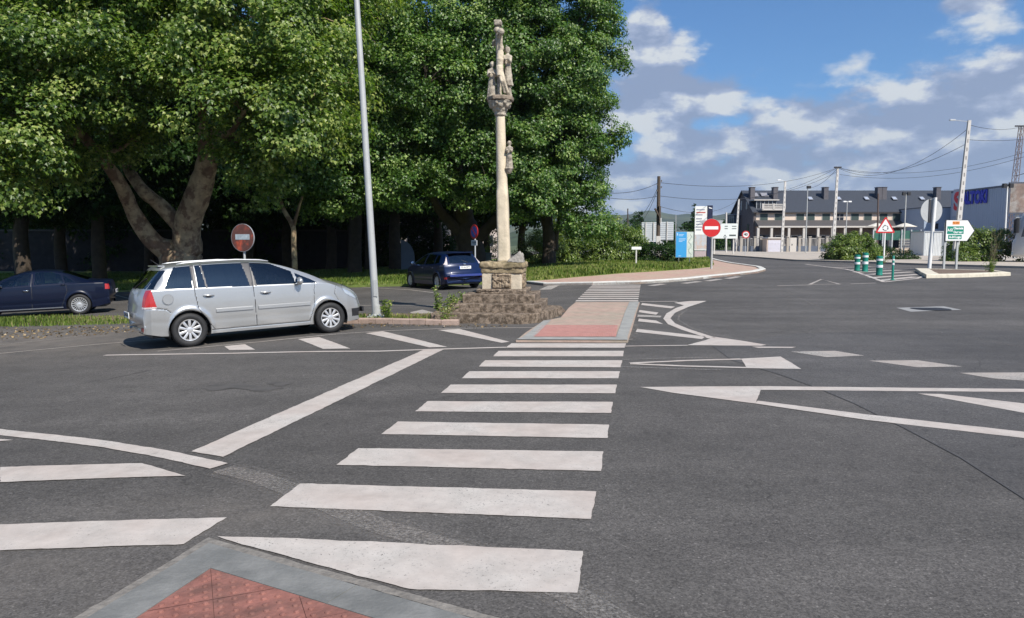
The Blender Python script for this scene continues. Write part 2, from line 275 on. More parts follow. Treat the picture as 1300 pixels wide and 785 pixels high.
# ------------------------------------------------------------------ mesh helpers
class MB:
    def __init__(s): s.v = []; s.f = []; s.m = []; s.mi = 0; s.xf = None
    def add(s, vs, fs):
        b = len(s.v)
        for p in vs:
            p = Vector(p); s.v.append(tuple(s.xf @ p) if s.xf is not None else tuple(p))
        for f in fs: s.f.append(tuple(b+i for i in f)); s.m.append(s.mi)
        return s
    def box(s, x0, x1, y0, y1, z0, z1):
        v = [(x0,y0,z0),(x1,y0,z0),(x1,y1,z0),(x0,y1,z0),(x0,y0,z1),(x1,y0,z1),(x1,y1,z1),(x0,y1,z1)]
        return s.add(v, [(0,3,2,1),(4,5,6,7),(0,1,5,4),(1,2,6,5),(2,3,7,6),(3,0,4,7)])
    def bbox(s, x0, x1, y0, y1, z0, z1, b=.01):   # box with chamfered upright and top edges
        def ring(d, z): return [(x0+d,y0,z),(x1-d,y0,z),(x1,y0+d,z),(x1,y1-d,z),(x1-d,y1,z),(x0+d,y1,z),(x0,y1-d,z),(x0,y0+d,z)]
        def ins(z): 
            return [(x0+2*b,y0+b,z),(x1-2*b,y0+b,z),(x1-b,y0+2*b,z),(x1-b,y1-2*b,z),(x1-2*b,y1-b,z),(x0+2*b,y1-b,z),(x0+b,y1-2*b,z),(x0+b,y0+2*b,z)]
        v = ring(b, z0) + ring(b, z1-b) + ins(z1)
        f = [tuple(range(7,-1,-1)), tuple(range(16,24))]
        for k in (0, 8):
            for i in range(8): j = (i+1) % 8; f.append((k+i, k+j, k+8+j, k+8+i))
        return s.add(v, f)
    def tube(s, pts, rad, n=8, cap=True):
        pts = [Vector(p) for p in pts]
        if isinstance(rad, (int, float)): rad = [rad]*len(pts)
        rings = []; up = None
        for i, p in enumerate(pts):
            t = (pts[min(i+1, len(pts)-1)] - pts[max(i-1, 0)]).normalized()
            if up is None: up = Vector((0,0,1)) if abs(t.z) < .9 else Vector((1,0,0))
            a = (up - t*up.dot(t)).normalized(); up = a; b = t.cross(a)
            rings.append([p + (a*math.cos(2*math.pi*k/n) + b*math.sin(2*math.pi*k/n))*rad[i] for k in range(n)])
        v = [q for r in rings for q in r]; f = []
        for i in range(len(pts)-1):
            for k in range(n):
                j = (k+1) % n; f.append((i*n+k, i*n+j, (i+1)*n+j, (i+1)*n+k))
        if cap: f.append(tuple(range(n-1, -1, -1))); f.append(tuple((len(pts)-1)*n+k for k in range(n)))
        return s.add(v, f)
    def lathe(s, prof, n=24, c=(0,0,0), axis='z', cap=True):
        v = []; f = []
        for (r, z) in prof:
            for k in range(n):
                a = 2*math.pi*k/n; p = (r*math.cos(a), r*math.sin(a), z)
                if axis == 'y': p = (p[0], p[2], p[1])
                if axis == 'x': p = (p[2], p[0], p[1])
                v.append((p[0]+c[0], p[1]+c[1], p[2]+c[2]))
        for i in range(len(prof)-1):
            for k in range(n):
                j = (k+1) % n; q = (i*n+k, i*n+j, (i+1)*n+j, (i+1)*n+k); f.append(q if axis != 'y' else q[::-1])
        if cap: f.append(tuple(range(n-1,-1,-1))); f.append(tuple((len(prof)-1)*n+k for k in range(n)))
        return s.add(v, f)
    def prism(s, pts, y0, y1, plane='xz'):
        n = len(pts)
        if plane == 'xz': v = [(a, y0, b) for a, b in pts] + [(a, y1, b) for a, b in pts]
        elif plane == 'xy': v = [(a, b, y0) for a, b in pts] + [(a, b, y1) for a, b in pts]
        else: v = [(y0, a, b) for a, b in pts] + [(y1, a, b) for a, b in pts]
        f = [tuple(range(n)), tuple(range(2*n-1, n-1, -1))]
        for i in range(n): j = (i+1) % n; f.append((i, n+i, n+j, j))
        return s.add(v, f)
    def ball(s, c, r, n=12, m=8, sq=(1,1,1)):
        v = []; f = []
        for i in range(m+1):
            t = math.pi*i/m
            for k in range(n):
                a = 2*math.pi*k/n; v.append((c[0]+r*sq[0]*math.sin(t)*math.cos(a), c[1]+r*sq[1]*math.sin(t)*math.sin(a), c[2]+r*sq[2]*math.cos(t)))
        for i in range(m):
            for k in range(n): j = (k+1) % n; f.append((i*n+k, (i+1)*n+k, (i+1)*n+j, i*n+j))
        return s.add(v, f)
    def build(s, name, mats, parent=None, smooth=False, fixn=True, angle=None):
        me = bpy.data.meshes.new(name); me.from_pydata(s.v, [], s.f)
        if not isinstance(mats, (list, tuple)): mats = [mats]
        for m in mats: me.materials.append(m)
        if len(mats) > 1: me.polygons.foreach_set('material_index', s.m)
        if fixn:
            bm = bmesh.new(); bm.from_mesh(me); bmesh.ops.remove_doubles(bm, verts=bm.verts, dist=1e-6); bmesh.ops.recalc_face_normals(bm, faces=bm.faces); bm.to_mesh(me); bm.free()
        if smooth:
            me.polygons.foreach_set('use_smooth', [True]*len(me.polygons))
            if angle:
                bm = bmesh.new(); bm.from_mesh(me)
                for e in bm.edges:
                    if len(e.link_faces) == 2 and e.calc_face_angle(0) > angle: e.smooth = False
                bm.to_mesh(me); bm.free()
        o = bpy.data.objects.new(name, me); col.objects.link(o)
        if parent is not None: o.parent = parent
        return o
def tag(o, label=None, cat=None, group=None, kind=None):
    if label: o['label'] = label
    if cat: o['category'] = cat
    if group: o['group'] = group
    if kind: o['kind'] = kind
    return o
def thing(name, label, cat, loc=(0,0,0), rz=0, group=None):
    o = bpy.data.objects.new(name, None); col.objects.link(o); o.location = loc; o.rotation_euler = (0, 0, rz); o.empty_display_size = .3
    return tag(o, label, cat, group)
def children(o): return [c for c in bpy.data.objects if c.parent == o]
def copy_tree(o, parent=None, kids=None):
    if kids is None:
        kids = {}
        for c in bpy.data.objects:
            if c.parent: kids.setdefault(c.parent.name, []).append(c)
    c = o.copy(); col.objects.link(c); c.parent = parent
    for ch in kids.get(o.name, []): copy_tree(ch, c, kids)
    return c
def text(name, body, size, m, parent, xf, bold=0.0, width=None, align='CENTER', depth=.004):
    cu = bpy.data.curves.new(name, 'FONT'); cu.body = body; cu.size = size; cu.align_x = align; cu.align_y = 'CENTER'; cu.extrude = depth; cu.offset = bold
    t = bpy.data.objects.new(name, cu); col.objects.link(t); bpy.context.view_layer.update()
    dg = bpy.context.evaluated_depsgraph_get(); me = bpy.data.meshes.new_from_object(t.evaluated_get(dg)); bpy.data.objects.remove(t)
    if width:
        xs = [v.co.x for v in me.vertices]; w = max(xs)-min(xs)
        if w > 0: me.transform(Matrix.Diagonal((width/w, 1, 1, 1)))
    me.transform(xf); me.materials.clear(); me.materials.append(m)
    o = bpy.data.objects.new(name, me); col.objects.link(o); o.parent = parent
    return o
FACE = Matrix.Rotation(math.pi/2, 4, 'X')       # lettering standing upright, read from -Y

# draped sheets: a polygon cut on the metre grid and laid on the terrain
def ragged(poly):
    out = []; n = len(poly)
    for i in range(n):
        p, q = Vector(poly[i][:2]), Vector(poly[(i+1)%n][:2]); d = q-p; L_ = d.length; near = min(p.length, q.length)
        stp = .045 if near < 8 else .10 if near < 14 else 0
        k = max(1, int(L_/stp)) if stp and L_ > 3*stp else 1; nn = Vector((-d.y, d.x))/max(L_, 1e-6); w = 0
        for j in range(k):
            w = w*.6+random.gauss(0, .0028); r = p+d*(j/k)+(nn*w if j else nn*0); out.append((r.x, r.y))
    return out
def draped(name, polys, m, dz=.006, kind='structure', label=None, cell=1.0, parent=None):
    bm = bmesh.new()
    if name in ('zebra_crossing', 'road_marking', 'mortar_joint', 'road_marking_worn'): polys = [ragged(p_) for p_ in polys]
    for poly in polys:
        vs = [bm.verts.new((p[0], p[1], 0)) for p in poly]
        try: bm.faces.new(vs)
        except ValueError: pass
    for f in bm.faces: f.normal_update()
    bmesh.ops.triangulate(bm, faces=bm.faces, ngon_method='EAR_CLIP')
    xs = [v.co.x for v in bm.verts]; ys = [v.co.y for v in bm.verts]
    for k in range(math.floor(min(xs)/cell), math.ceil(max(xs)/cell)+1):
        bmesh.ops.bisect_plane(bm, geom=bm.verts[:]+bm.edges[:]+bm.faces[:], plane_co=(k*cell,0,0), plane_no=(1,0,0))
    for k in range(math.floor(min(ys)/cell), math.ceil(max(ys)/cell)+1):
        bmesh.ops.bisect_plane(bm, geom=bm.verts[:]+bm.edges[:]+bm.faces[:], plane_co=(0,k*cell,0), plane_no=(0,1,0))
    P = np.array([v.co[:2] for v in bm.verts]); zz = hz(P[:,0], P[:,1]) + dz
    for v, z in zip(bm.verts, zz): v.co.z = z
    for f in bm.faces:
        f.normal_update()
        if f.normal.z < 0: f.normal_flip()
    me = bpy.data.meshes.new(name); bm.to_mesh(me); bm.free(); me.materials.append(m)
    o = bpy.data.objects.new(name, me); col.objects.link(o)
    if kind: o['kind'] = kind
    if label: o['label'] = label
    if parent: o.parent = parent
    return o
def slab(name, poly, m, top=.1, skirt=None, kind='structure', cell=1.0):
    o = draped(name, [poly], m, dz=top, kind=kind, cell=cell)
    b = MB(); n = len(poly)
    for i in range(n):
        p, q = poly[i], poly[(i+1) % n]; k = max(1, int(math.hypot(q[0]-p[0], q[1]-p[1])))
        for j in range(k):
            a = (p[0]+(q[0]-p[0])*j/k, p[1]+(q[1]-p[1])*j/k); c = (p[0]+(q[0]-p[0])*(j+1)/k, p[1]+(q[1]-p[1])*(j+1)/k)
            za, zc = h(*a), h(*c)
            b.add([(a[0],a[1],za-.05),(c[0],c[1],zc-.05),(c[0],c[1],zc+top),(a[0],a[1],za+top)], [(0,1,2,3)])
    bm = bmesh.new(); bm.from_mesh(o.data); me2 = bpy.data.meshes.new('t'); me2.from_pydata(b.v, [], b.f); bm.from_mesh(me2); bm.to_mesh(o.data); bm.free(); bpy.data.meshes.remove(me2)
    return o
def kerb(name, line, width, top, m, side=1, kind='structure', bev=.02, stone=1.0):
    """a row of kerb stones along a polyline; side=+1 puts the width to the left of travel"""
    b = MB(); pts = [Vector((p[0], p[1])) for p in line]
    # resample
    out = [pts[0]]
    for i in range(len(pts)-1):
        d = pts[i+1]-pts[i]; k = max(1, round(d.length/stone))
        for j in range(1, k+1): out.append(pts[i]+d*(j/k))
    nrm = []
    for i in range(len(out)):
        t = (out[min(i+1, len(out)-1)]-out[max(i-1, 0)]).normalized(); nrm.append(Vector((-t.y, t.x))*side)
    g = .006
    for i in range(len(out)-1):
        a, c = out[i], out[i+1]; t = (c-a); ln = t.length
        if ln < 1e-4: continue
        a2 = a + t*(g/ln); c2 = c - t*(g/ln); na, nc = nrm[i], nrm[i+1]
        za, zc = h(a.x, a.y), h(c.x, c.y); j = random.uniform(-.003, .003)
        vs = []
        for (p, n, z0) in ((a2, na, za), (c2, nc, zc)):
            for (w, zz) in ((0, -.05), (0, top-bev), (bev, top), (width, top), (width, -.05)):
                q = p + n*w; vs.append((q.x, q.y, z0+zz+(j if zz > 0 else 0)))
        b.add(vs, [(0,1,6,5),(1,2,7,6),(2,3,8,7),(3,4,9,8),(0,4,3,2,1),(5,6,7,8,9)])
    o = b.build(name, m); o['kind'] = kind; return o
def GP(*pp): return [G(*p) for p in pp]
def strip(line, w):
    """thin painted line of width w along ground points"""
    pts = [Vector(p) for p in line]; Lf = []; Rt = []
    for i in range(len(pts)):
        t = (pts[min(i+1, len(pts)-1)]-pts[max(i-1, 0)]).normalized(); n = Vector((-t.y, t.x))*(w/2)
        Lf.append(tuple(pts[i]+n)); Rt.append(tuple(pts[i]-n))
    return [[Lf[i], Lf[i+1], Rt[i+1], Rt[i]] for i in range(len(pts)-1)]
# ================================================================== THE SETTING: ground, roads, kerbs, markings
def grid_sheet(name, xs, ys, dz, m):
    XX, YY = np.meshgrid(xs, ys, indexing='ij'); ZZ = hz(XX, YY)+dz
    v = np.stack([XX, YY, ZZ], -1).reshape(-1, 3); nx, ny = len(xs), len(ys)
    i = np.arange(nx-1)[:,None]*ny + np.arange(ny-1)[None,:]
    f = np.stack([i, i+ny, i+ny+1, i+1], -1).reshape(-1, 4)
    me = bpy.data.meshes.new(name); me.from_pydata(v.tolist(), [], f.tolist()); me.materials.append(m)
    me.polygons.foreach_set('use_smooth', [True]*len(me.polygons))
    o = bpy.data.objects.new(name, me); col.objects.link(o); o['kind'] = 'structure'; return o
fx = list(range(-60, 101, 1)); fy = list(range(-12, 121, 1))
far = [150, 220, 350, 600, 1000, 2000, 4500]
grid_sheet('ground', [-q for q in far[::-1]]+[-100]+fx[::2]+far, [-q for q in far[::-1]][3:]+[-60]+fy[::2]+far, -.03, FIELD)
grid_sheet('road', fx, fy, 0, ASPH)

# newer, bluer asphalt to the right of the old seam
seam = GP((905,440),(930,458),(990,476),(1040,494),(1085,513),(1150,545),(1220,582),(1310,640))
draped('asphalt_patch', [seam + [G(1600,640), G(1900,470), G(1500,425), G(1200,418), G(1000,424)]], ASPH2, .003)
draped('asphalt_seam', strip(GP((905,440),(930,458),(990,476),(1040,494),(1085,513),(1150,545),(1220,582),(1310,640)), .014), mat('tar_seam', (.066,.063,.061), .7, coords='World'), .005)
# kerbed corner with tactile paving in front of the viewer
corner_out = GP((60,818),(265,692),(640,806),(900,880),(500,1300),(-500,1300))
apex = G(265,692); pL = G(60,818); pR = G(950,888)
vL = (Vector(pL)-Vector(apex)).normalized(); vR = (Vector(pR)-Vector(apex)).normalized()
def along(p, d, t): return (p[0]+d.x*t, p[1]+d.y*t)
KW = .238
inn = Vector(apex) + (vL+vR).normalized()*(KW/ math.sin(math.acos(max(-1, min(1, vL.dot(vR))))/2))
LEN = 7.0
draped('mortar_joint', [[along(apex, -(vL+vR).normalized(), .10), along(along(apex, vR, LEN), Vector((-vR.y, vR.x))*(1 if Vector((-vR.y, vR.x)).dot(vL) < 0 else -1), .075), along(apex, vR, LEN), apex, along(apex, vL, LEN), along(along(apex, vL, LEN), Vector((-vL.y, vL.x))*(1 if Vector((-vL.y, vL.x)).dot(vR) < 0 else -1), .045)]], MORTAR, .009)
sL = 1 if Vector((-vL.y, vL.x)).dot(vR) > 0 else -1
sR = 1 if Vector((-vR.y, vR.x)).dot(vL) > 0 else -1
# mitred kerb arms
b = MB()
def arm(a0, d, nin, first):
    L_ = 0.0; k = 0
    while L_ < LEN:
        l2 = min(LEN, L_+1.0 if k else L_+1.15); g0 = .003
        p0 = Vector(a0)+d*(L_+g0); p1 = Vector(a0)+d*(l2-g0)
        q0 = p0+nin*KW; q1 = p1+nin*KW
        if k == 0: p0 = Vector(a0); q0 = Vector(inn)
        vs = []
        for p, q in ((p0, q0), (p1, q1)):
            dd = (q-p).normalized()
            for r, z in ((p, -.04), (p, .010), (p+dd*.014, .019), (q, .019), (q, -.04)): vs.append((r.x, r.y, h(r.x, r.y)+z))
        b.add(vs, [(0,1,6,5),(1,2,7,6),(2,3,8,7),(3,4,9,8),(0,4,3,2,1),(5,6,7,8,9)])
        L_ = l2; k += 1
nL = Vector((-vL.y, vL.x))*sL; nR = Vector((-vR.y, vR.x))*sR
arm(apex, vL, nL, True); arm(apex, vR, nR, False)
o = b.build('corner_kerb', mat('wet_grey_kerb', (.150,.152,.145), .75, var=.14, scale=4, bump=.25, coords='World', alt=(.20,.20,.19), altscale=3)); o['kind'] = 'structure'
# tactile tiles: 0.4 m tiles with rows of studs
ti = MB(); tiles_d = vR; tiles_n = nR
zt_ = .018
Ti = MB(); studs = MB()
c0 = Vector(inn)
inL = Vector((vL.x, vL.y))
def inside_corner(p):
    r = p - c0; return r.dot(nL) > .004 and r.dot(nR) > .004
poly_in = [tuple(c0), tuple(c0+vR*(LEN-.3)), tuple(c0+vR*(LEN-.3)+vL*(LEN-.3)), tuple(c0+vL*(LEN-.3))]
draped('tile_bed', [poly_in], mat('tile_joint', (.17,.085,.07), .95, var=.3, scale=20, coords='World'), .0125)
TS = .40
# tiles run square to the bisector through the apex
bis = (vL+vR).normalized(); tx = Vector((bis.y, -bis.x)); ty = bis
tp = bmesh.new()
for i in range(-10, 11):
    for j in range(-1, 12):
        o0 = c0 + tx*(i*TS) + ty*(j*TS)
        if abs(i*TS) > 3.0 or j*TS > 3.2: continue
        g0 = .0012
        cs = [o0+tx*g0+ty*g0, o0+tx*(TS-g0)+ty*g0, o0+tx*(TS-g0)+ty*(TS-g0), o0+tx*g0+ty*(TS-g0)]
        if not any(inside_corner(c) for c in cs): continue
        jit = random.uniform(-.0015, .0015)
        try: tp.faces.new([tp.verts.new((c.x, c.y, zt_+jit)) for c in cs])
        except ValueError: pass
for n_ in (nL, nR):
    bmesh.ops.bisect_plane(tp, geom=tp.verts[:]+tp.edges[:]+tp.faces[:], plane_co=(c0.x+n_.x*.006, c0.y+n_.y*.006, 0), plane_no=(n_.x, n_.y, 0), clear_inner=True)
for v in tp.verts: v.co.z += h(v.co.x, v.co.y)
for f in tp.faces:
    f.normal_update()
    if f.normal.z < 0: f.normal_flip()
me = bpy.data.meshes.new('tactile_paving'); tp.to_mesh(me); tp.free()
sp = .0667
sv = []; sf = []
for i in range(-46, 47):
    for j in range(0, 46):
        p = c0 + tx*((i+.5)*sp) + ty*((j+.5)*sp); r = p-c0
        if r.dot(nL) < .03 or r.dot(nR) < .03: continue
        z = h(p.x, p.y)+zt_-.001; bb = len(sv); n = 8
        for (rr, zz) in ((.0165, 0), (.0130, .0085), (.0070, .0110)):
            for k in range(n): sv.append((p.x+rr*math.cos(k*math.pi/4), p.y+rr*math.sin(k*math.pi/4), z+zz))
        for q in range(2):
            for k in range(n): sf.append((bb+q*n+k, bb+q*n+(k+1)%n, bb+(q+1)*n+(k+1)%n, bb+(q+1)*n+k))
        sf.append(tuple(bb+2*n+k for k in range(n)))
m2 = bpy.data.meshes.new('t'); m2.from_pydata(sv, [], sf); bm = bmesh.new(); bm.from_mesh(me); bm.from_mesh(m2); bm.to_mesh(me); bm.free(); me.materials.append(REDTILE)
o = bpy.data.objects.new('tactile_paving', me); col.objects.link(o); o['kind'] = 'structure'

# zebra crossing
Z1 = [[(276,682),(350,684),(740,701),(733,754),(520,749),(395,716),(300,690)], [(381,615),(757,625),(750,660),(343,644)], [(455,570),(766,574),(763,599),(427,591)],
 [(505,536),(773,540),(771,557),(484,552)], [(543,510),(778,511),(776,525),(527,523)], [(572,489),(783,489),(781,500),(560,499.5)],
 [(596,472),(787,472),(785,481),(586,481)], [(616,458),(790,458),(788,467),(608,466)], [(633,446),(792,446),(791,453),(626,453)], [(649,436.5),(795,436.5),(793,442),(642,442)]]
draped('zebra_crossing', [GP(*p) for p in Z1], PAINT, .006)
Z2 = []
for k in range(10):
    y0, y1 = 310+1689/(23.1+k*.98), 310+1689/(23.1+k*.98+.5)
    def le(y): return 730+(753-730)*(383.4-y)/(383.4-361)
    def re(y): return 810+(813.5-810)*(383.4-y)/(383.4-361)
    Z2.append(GP((le(y1),y1),(re(y1),y1),(re(y0),y0),(le(y0),y0)))
draped('zebra_crossing', Z2, PAINT, .008)
mk = [[(540,444),(564,444),(283,581),(243,574)],
 [(0,594),(180,589),(236,605),(0,613)], [(-120,670),(0,667),(288,658),(233,692),(0,700),(-120,705)], [(-40,556),(17,559.5),(-40,564)],
 [(285,440),(311,437.5),(324,444.5),(291,445)], [(378,431),(405,428.5),(445,443),(410,443.5)], [(464,423.5),(486,421),(568,441),(545,441.6)], [(556,419.5),(583,418),(647,434.5),(637,435.8)],
 [(856,384.6),(876,382.6),(897,382.4),(874,388),(868,388)],
 [(815,385.2),(857,389.8),(852,392),(814,387.6)], [(812,394),(836,397.3),(833,400),(811,396.8)], [(811,405),(833,407.5),(842,411.8),(810,408.4)], [(809,418),(896,427.7),(891,431),(807,421.8)],
 [(906,428),(940,432.8),(973,438.4),(966,439.5),(872,438.8),(897,432)], [(954,440.6),(1011,441),(1005,442.2),(963,442.2)],
 [(941,456),(991,453.2),(1017,469),(948,468)],
 [(812,492),(967,491),(959,513),(905,506),(855,499.5)],
 [(967,491),(1300,494.5),(1500,496),(1500,501),(1300,498.4),(965,495.6)],
 [(962,509.5),(1100,527),(1300,549),(1420,562),(1420,572),(1300,557),(1100,534),(958,512.9)],
 [(1165,500.3),(1195,501),(1300,513),(1480,540),(1480,556),(1300,525),(1240,514)]]
arcL = GP((-60,541),(0,549.5),(60,555.5),(130,564),(200,575.5),(278,592.5))
polys = [GP(*p) for p in mk]
polys += strip(arcL, .17)
bandL = [(876,385.5),(858,391.5),(846,398.5),(842,405),(848,412),(865,419),(890,427),(899,430)]
bandR = [(897,382.6),(874,390),(857,397.5),(851,404.5),(857,411),(874,418),(900,426.5),(909,429)]
for i in range(7): polys.append(GP(bandL[i], bandR[i], bandR[i+1], bandL[i+1]))
polys += strip(GP((133,451.5),(300,449),(480,446.4),(643,441.4)), .11)
polys += strip(GP((813,383.2),(860,383)), .10) + strip(GP((792,440),(873,438.9)), .07)
polys += strip(GP((800,461.6),(870,458.4),(941,456.4)), .10) + strip(GP((800,462.4),(870,465.3),(948,467.3)), .10)
draped('road_marking', polys, PAINT, .006)
wp = strip(GP((200,446.5),(240,443),(330,434.4),(430,424.4),(480,421),(556,417.8),(690,416)), .07)
wp += strip(GP((-60,455),(0,449.3),(113,438.6),(175,433.3),(250,427)), .07) + strip(GP((-60,443),(0,438),(60,432),(110,426)), .04)
wp += [GP((1003,447),(1060,446),(1097,452),(1050,454)), GP((1103,458.5),(1165,458),(1222,466),(1165,467)), GP((1218,474),(1300,473.5),(1370,481),(1380,490),(1260,481))]
wp += strip(GP((987,363.2),(1030,362)), .13) + strip(GP((1080,360.8),(1112,359.6)), .13)
wp += strip(GP((1028,361.4),(1043,354.8),(1066,361.2),(1028,361.4)), .13)
wp += [GP((810,400),(840,401.5),(838,403.5),(809,402.5))]
wp += strip(GP((170,381),(135,371.8)), .1) + strip(GP((430,388.6),(500,388),(556,388.3)), .09) + strip(GP((-60,381),(60,378),(135,376.5)), .1)
wp += [GP((520,397),(536,393.5),(552,397.5),(549,400.5),(528,400))]
wp += strip(GP((455,364.5),(520,368.3),(560,373.2)), .1)
wp += strip(GP((692,368),(703,362.8)), .45)
# kerbside dashes along the curved pavement and lines by the roundabout mouth
for a, c in (((826,363.2),(842,360.8)),((868,360.2),(888,357.6)),((898,357.2),(914,354.6)),((923,354.2),(938,351.4))): wp += strip(GP(a, c), .3)
draped('road_marking_worn', wp, PAINTW, .006)
gl_ = GP((283,596),(330,607),(385,628),(440,652),(480,668),(560,692),(640,716),(720,752),(800,800))
draped('road_marking_ghost', strip(gl_, .34), PAINTF2, .0035)
fp = strip(gl_, .20)
fp += strip(GP((993,364),(1003,373),(1030,386),(1080,401),(1150,415),(1300,441)), .035)
fp += strip(GP((790,457),(850,455.2),(905,454)), .09) + strip(GP((785,466),(850,468.2),(915,470)), .09)
fp += strip(GP((700,371),(800,372.5),(900,369),(980,363)), .10)
fp += strip(GP((873,393),(862,401),(861,407),(880,418),(905,425),(960,435)), .05)
draped('road_marking_ghost', fp, PAINTF, .0045)
# oil and water stains on the old asphalt
st = []
for (px, py, rx, ry) in ((290,491,34,3.5),(330,494,26,2.5),(355,488,14,2),(272,495,12,1.5)):
    st.append([G(px+rx*math.cos(a)*(1+.35*math.sin(3*a+px)), py+ry*math.sin(a)*(1+.3*math.cos(2*a+px))) for a in [2*math.pi*k/18 for k in range(18)]])
draped('road_stain', st, mat('stain', (.066,.062,.058), .7, coords='World', alt=(.086,.080,.075), altscale=3.5, altlo=.40, althi=.55), .0035)
# square service cover set in the road
t = draped('concrete_collar', [GP((1138,391.2),(1198,389.2),(1221,393.8),(1156,396.2))], mat('cover_concrete', (.27,.27,.265), .85, var=.2, scale=4, coords='World'), .006, kind=None)
tag(t, 'round dark manhole cover in a pale square collar in the road', 'manhole')
c = G(1181,392.6)
b = MB(); b.lathe([(.0,.012),(.48,.012),(.50,.004),(.50,-.02)], 28, (c[0], c[1], h(*c)), cap=False); o = b.build('cover', mat('cast_iron', (.035,.033,.032), .6, metal=.5, bump=.3, bscale=20), t)

# middle refuge with the red tactile strip
isl = GP((655,434.6),(668,424),(690,409.5),(700,407.6),(712,405),(722,392.5),(731,385.2),(812,385.2),(808,398),(802,420),(797,435.2))
slab('refuge_pavement', isl, PINKP, .035)
draped('refuge_tactile', [GP((678,430.6),(782,430.6),(784.5,415.5),(692,415.5))], REDTILE2, .045)
gr = [GP((655,434.4),(797,435),(796.5,431.5),(664,431.2))]
gr += [GP((664,431.2),(678,431),(700,408.8),(690,409.8)), GP((782,431.3),(796.5,431.5),(807,398),(811.5,385.4),(799,385.4),(793,400))]
draped('refuge_kerb', gr, KERB, .050)
st2 = []
for k in range(9):
    y = 416.6+k*1.62
    a = G(688-(y-416)*.8, y); c = G(784-(y-416)*.13, y)
    n = 46
    for i in range(n): st2.append((a[0]+(c[0]-a[0])*(i+.5)/n, a[1]+(c[1]-a[1])*(i+.5)/n))
b = MB()
for p in st2: b.lathe([(.02,0),(.016,.008),(.0,.010)], 6, (p[0], p[1], h(*p)+.045), cap=False)
o = b.build('refuge_stud', mat('stud_red', (.40,.17,.15), .8)); o['kind'] = 'structure'
# crumbling gutter along the refuge's right side
dbs = []
for k in range(26):
    q = G(800+random.uniform(-2, 9) - (k/26)*0 + (435-397)*0, 392+k*1.6)
    s_ = random.uniform(.02, .06); dbs.append([(q[0]+s_*math.cos(a)*random.uniform(.6,1.3), q[1]+s_*math.sin(a)*random.uniform(.6,1.3)) for a in [2*math.pi*i/7 for i in range(7)]])
draped('road_crumbs', dbs, MORTAR, .008)

# verge island with the lamp post and the stone cross
front = [(-120,424),(0,413.5),(80,412),(165,409.5),(300,408.5),(430,407.5),(455,407),(520,408),(575,409.5),(600,407),(690,403),(718,396)]
back = [(716,393),(690,394),(600,396),(575,398.8),(560,399),(480,399.5),(300,399.5),(165,401.5),(0,403),(-120,405)]
verge = GP(*front)+GP(*back)
slab('verge', verge, SOIL, .02)
kerb('verge_kerb', GP((432,411),(455,411),(520,412),(560,413),(582,413.2)), .16, .12, mat('pink_kerbstone', (.36,.265,.215), .9, var=.25, scale=5, bump=.5, coords='World'), side=1, stone=.5)
# lawn under the trees and the curved pavement beside it
lawn_front = GP((-260,381),(-100,376.5),(0,373.6),(150,371),(300,368),(440,365.3),(520,363.4),(620,361.2),(668,359.5),(700,357.4),(760,352),(830,347),(880,343.5),(903,341),(906,338),(902,333),(899,330))
slab('lawn', lawn_front + [(15.5,66),(12,84),(-75,84),(-75,40)], TURF, .09)
side_out = GP((668,360.5),(690,363),(752,362),(813,360.6),(850,358.4),(880,356),(905,353),(940,349.6),(962,346.8),(972,344),(966,340.8),(948,338.2),(930,335.6),(914,332.2),(905,329.6))
slab('curved_pavement', side_out + lawn_front[8:][::-1], PINKP2, .075)
kerb('curved_kerb', side_out, .28, .12, mat('pale_kerbstone', (.55,.54,.50), .85, var=.12, scale=4, coords='World'), side=1, stone=1.0)
# beige pavement along the far right and the land behind it
bg_front = GP((903,324.2),(950,327.2),(1009,331.7),(1087,334),(1170,337),(1300,341),(1500,347))
slab('far_pavement', bg_front + [(90,40),(90,118),(30,118)] + GP((903,322.6)), BEIGE, .12)
# painted hatching before the traffic island
zl = GP((1022,335.6),(1074,342),(1122,358.2)); ap = G(1122,358.2)
hp = strip(zl, .16) + strip(GP((1122,358.4),(1164,353.8),(1175,350)), .14) + strip(GP((1022,335.6),(1100,338.5),(1160,341.5)), .12)
for (a, c) in (((1077,343.2),(1128,341.2)),((1085,346),(1143,343.2)),((1095,349.3),(1158,345.5)),((1106,353),(1166,348.6)),((1117,356.5),(1162,351.8)),((1060,340),(1106,338.8))): hp += strip(GP(a, c), .36)
draped('road_hatching', hp, PAINT, .006)
isl2 = GP((1176,353.4),(1230,352.2),(1281,350),(1262,347.2),(1210,345.6),(1162,344.6),(1168,348))
slab('island_soil', isl2, SOIL, .13)
kerb('island_kerb', GP((1162,344.6),(1168,349),(1176,353.4),(1230,352.4),(1283,350.2)), .55, .15, CREAMKERB, side=1, stone=1.0)
kerb('island_kerb', GP((1283,350.2),(1262,347.2),(1210,345.6),(1162,344.6)), .25, .15, CREAMKERB, side=1, stone=1.0)

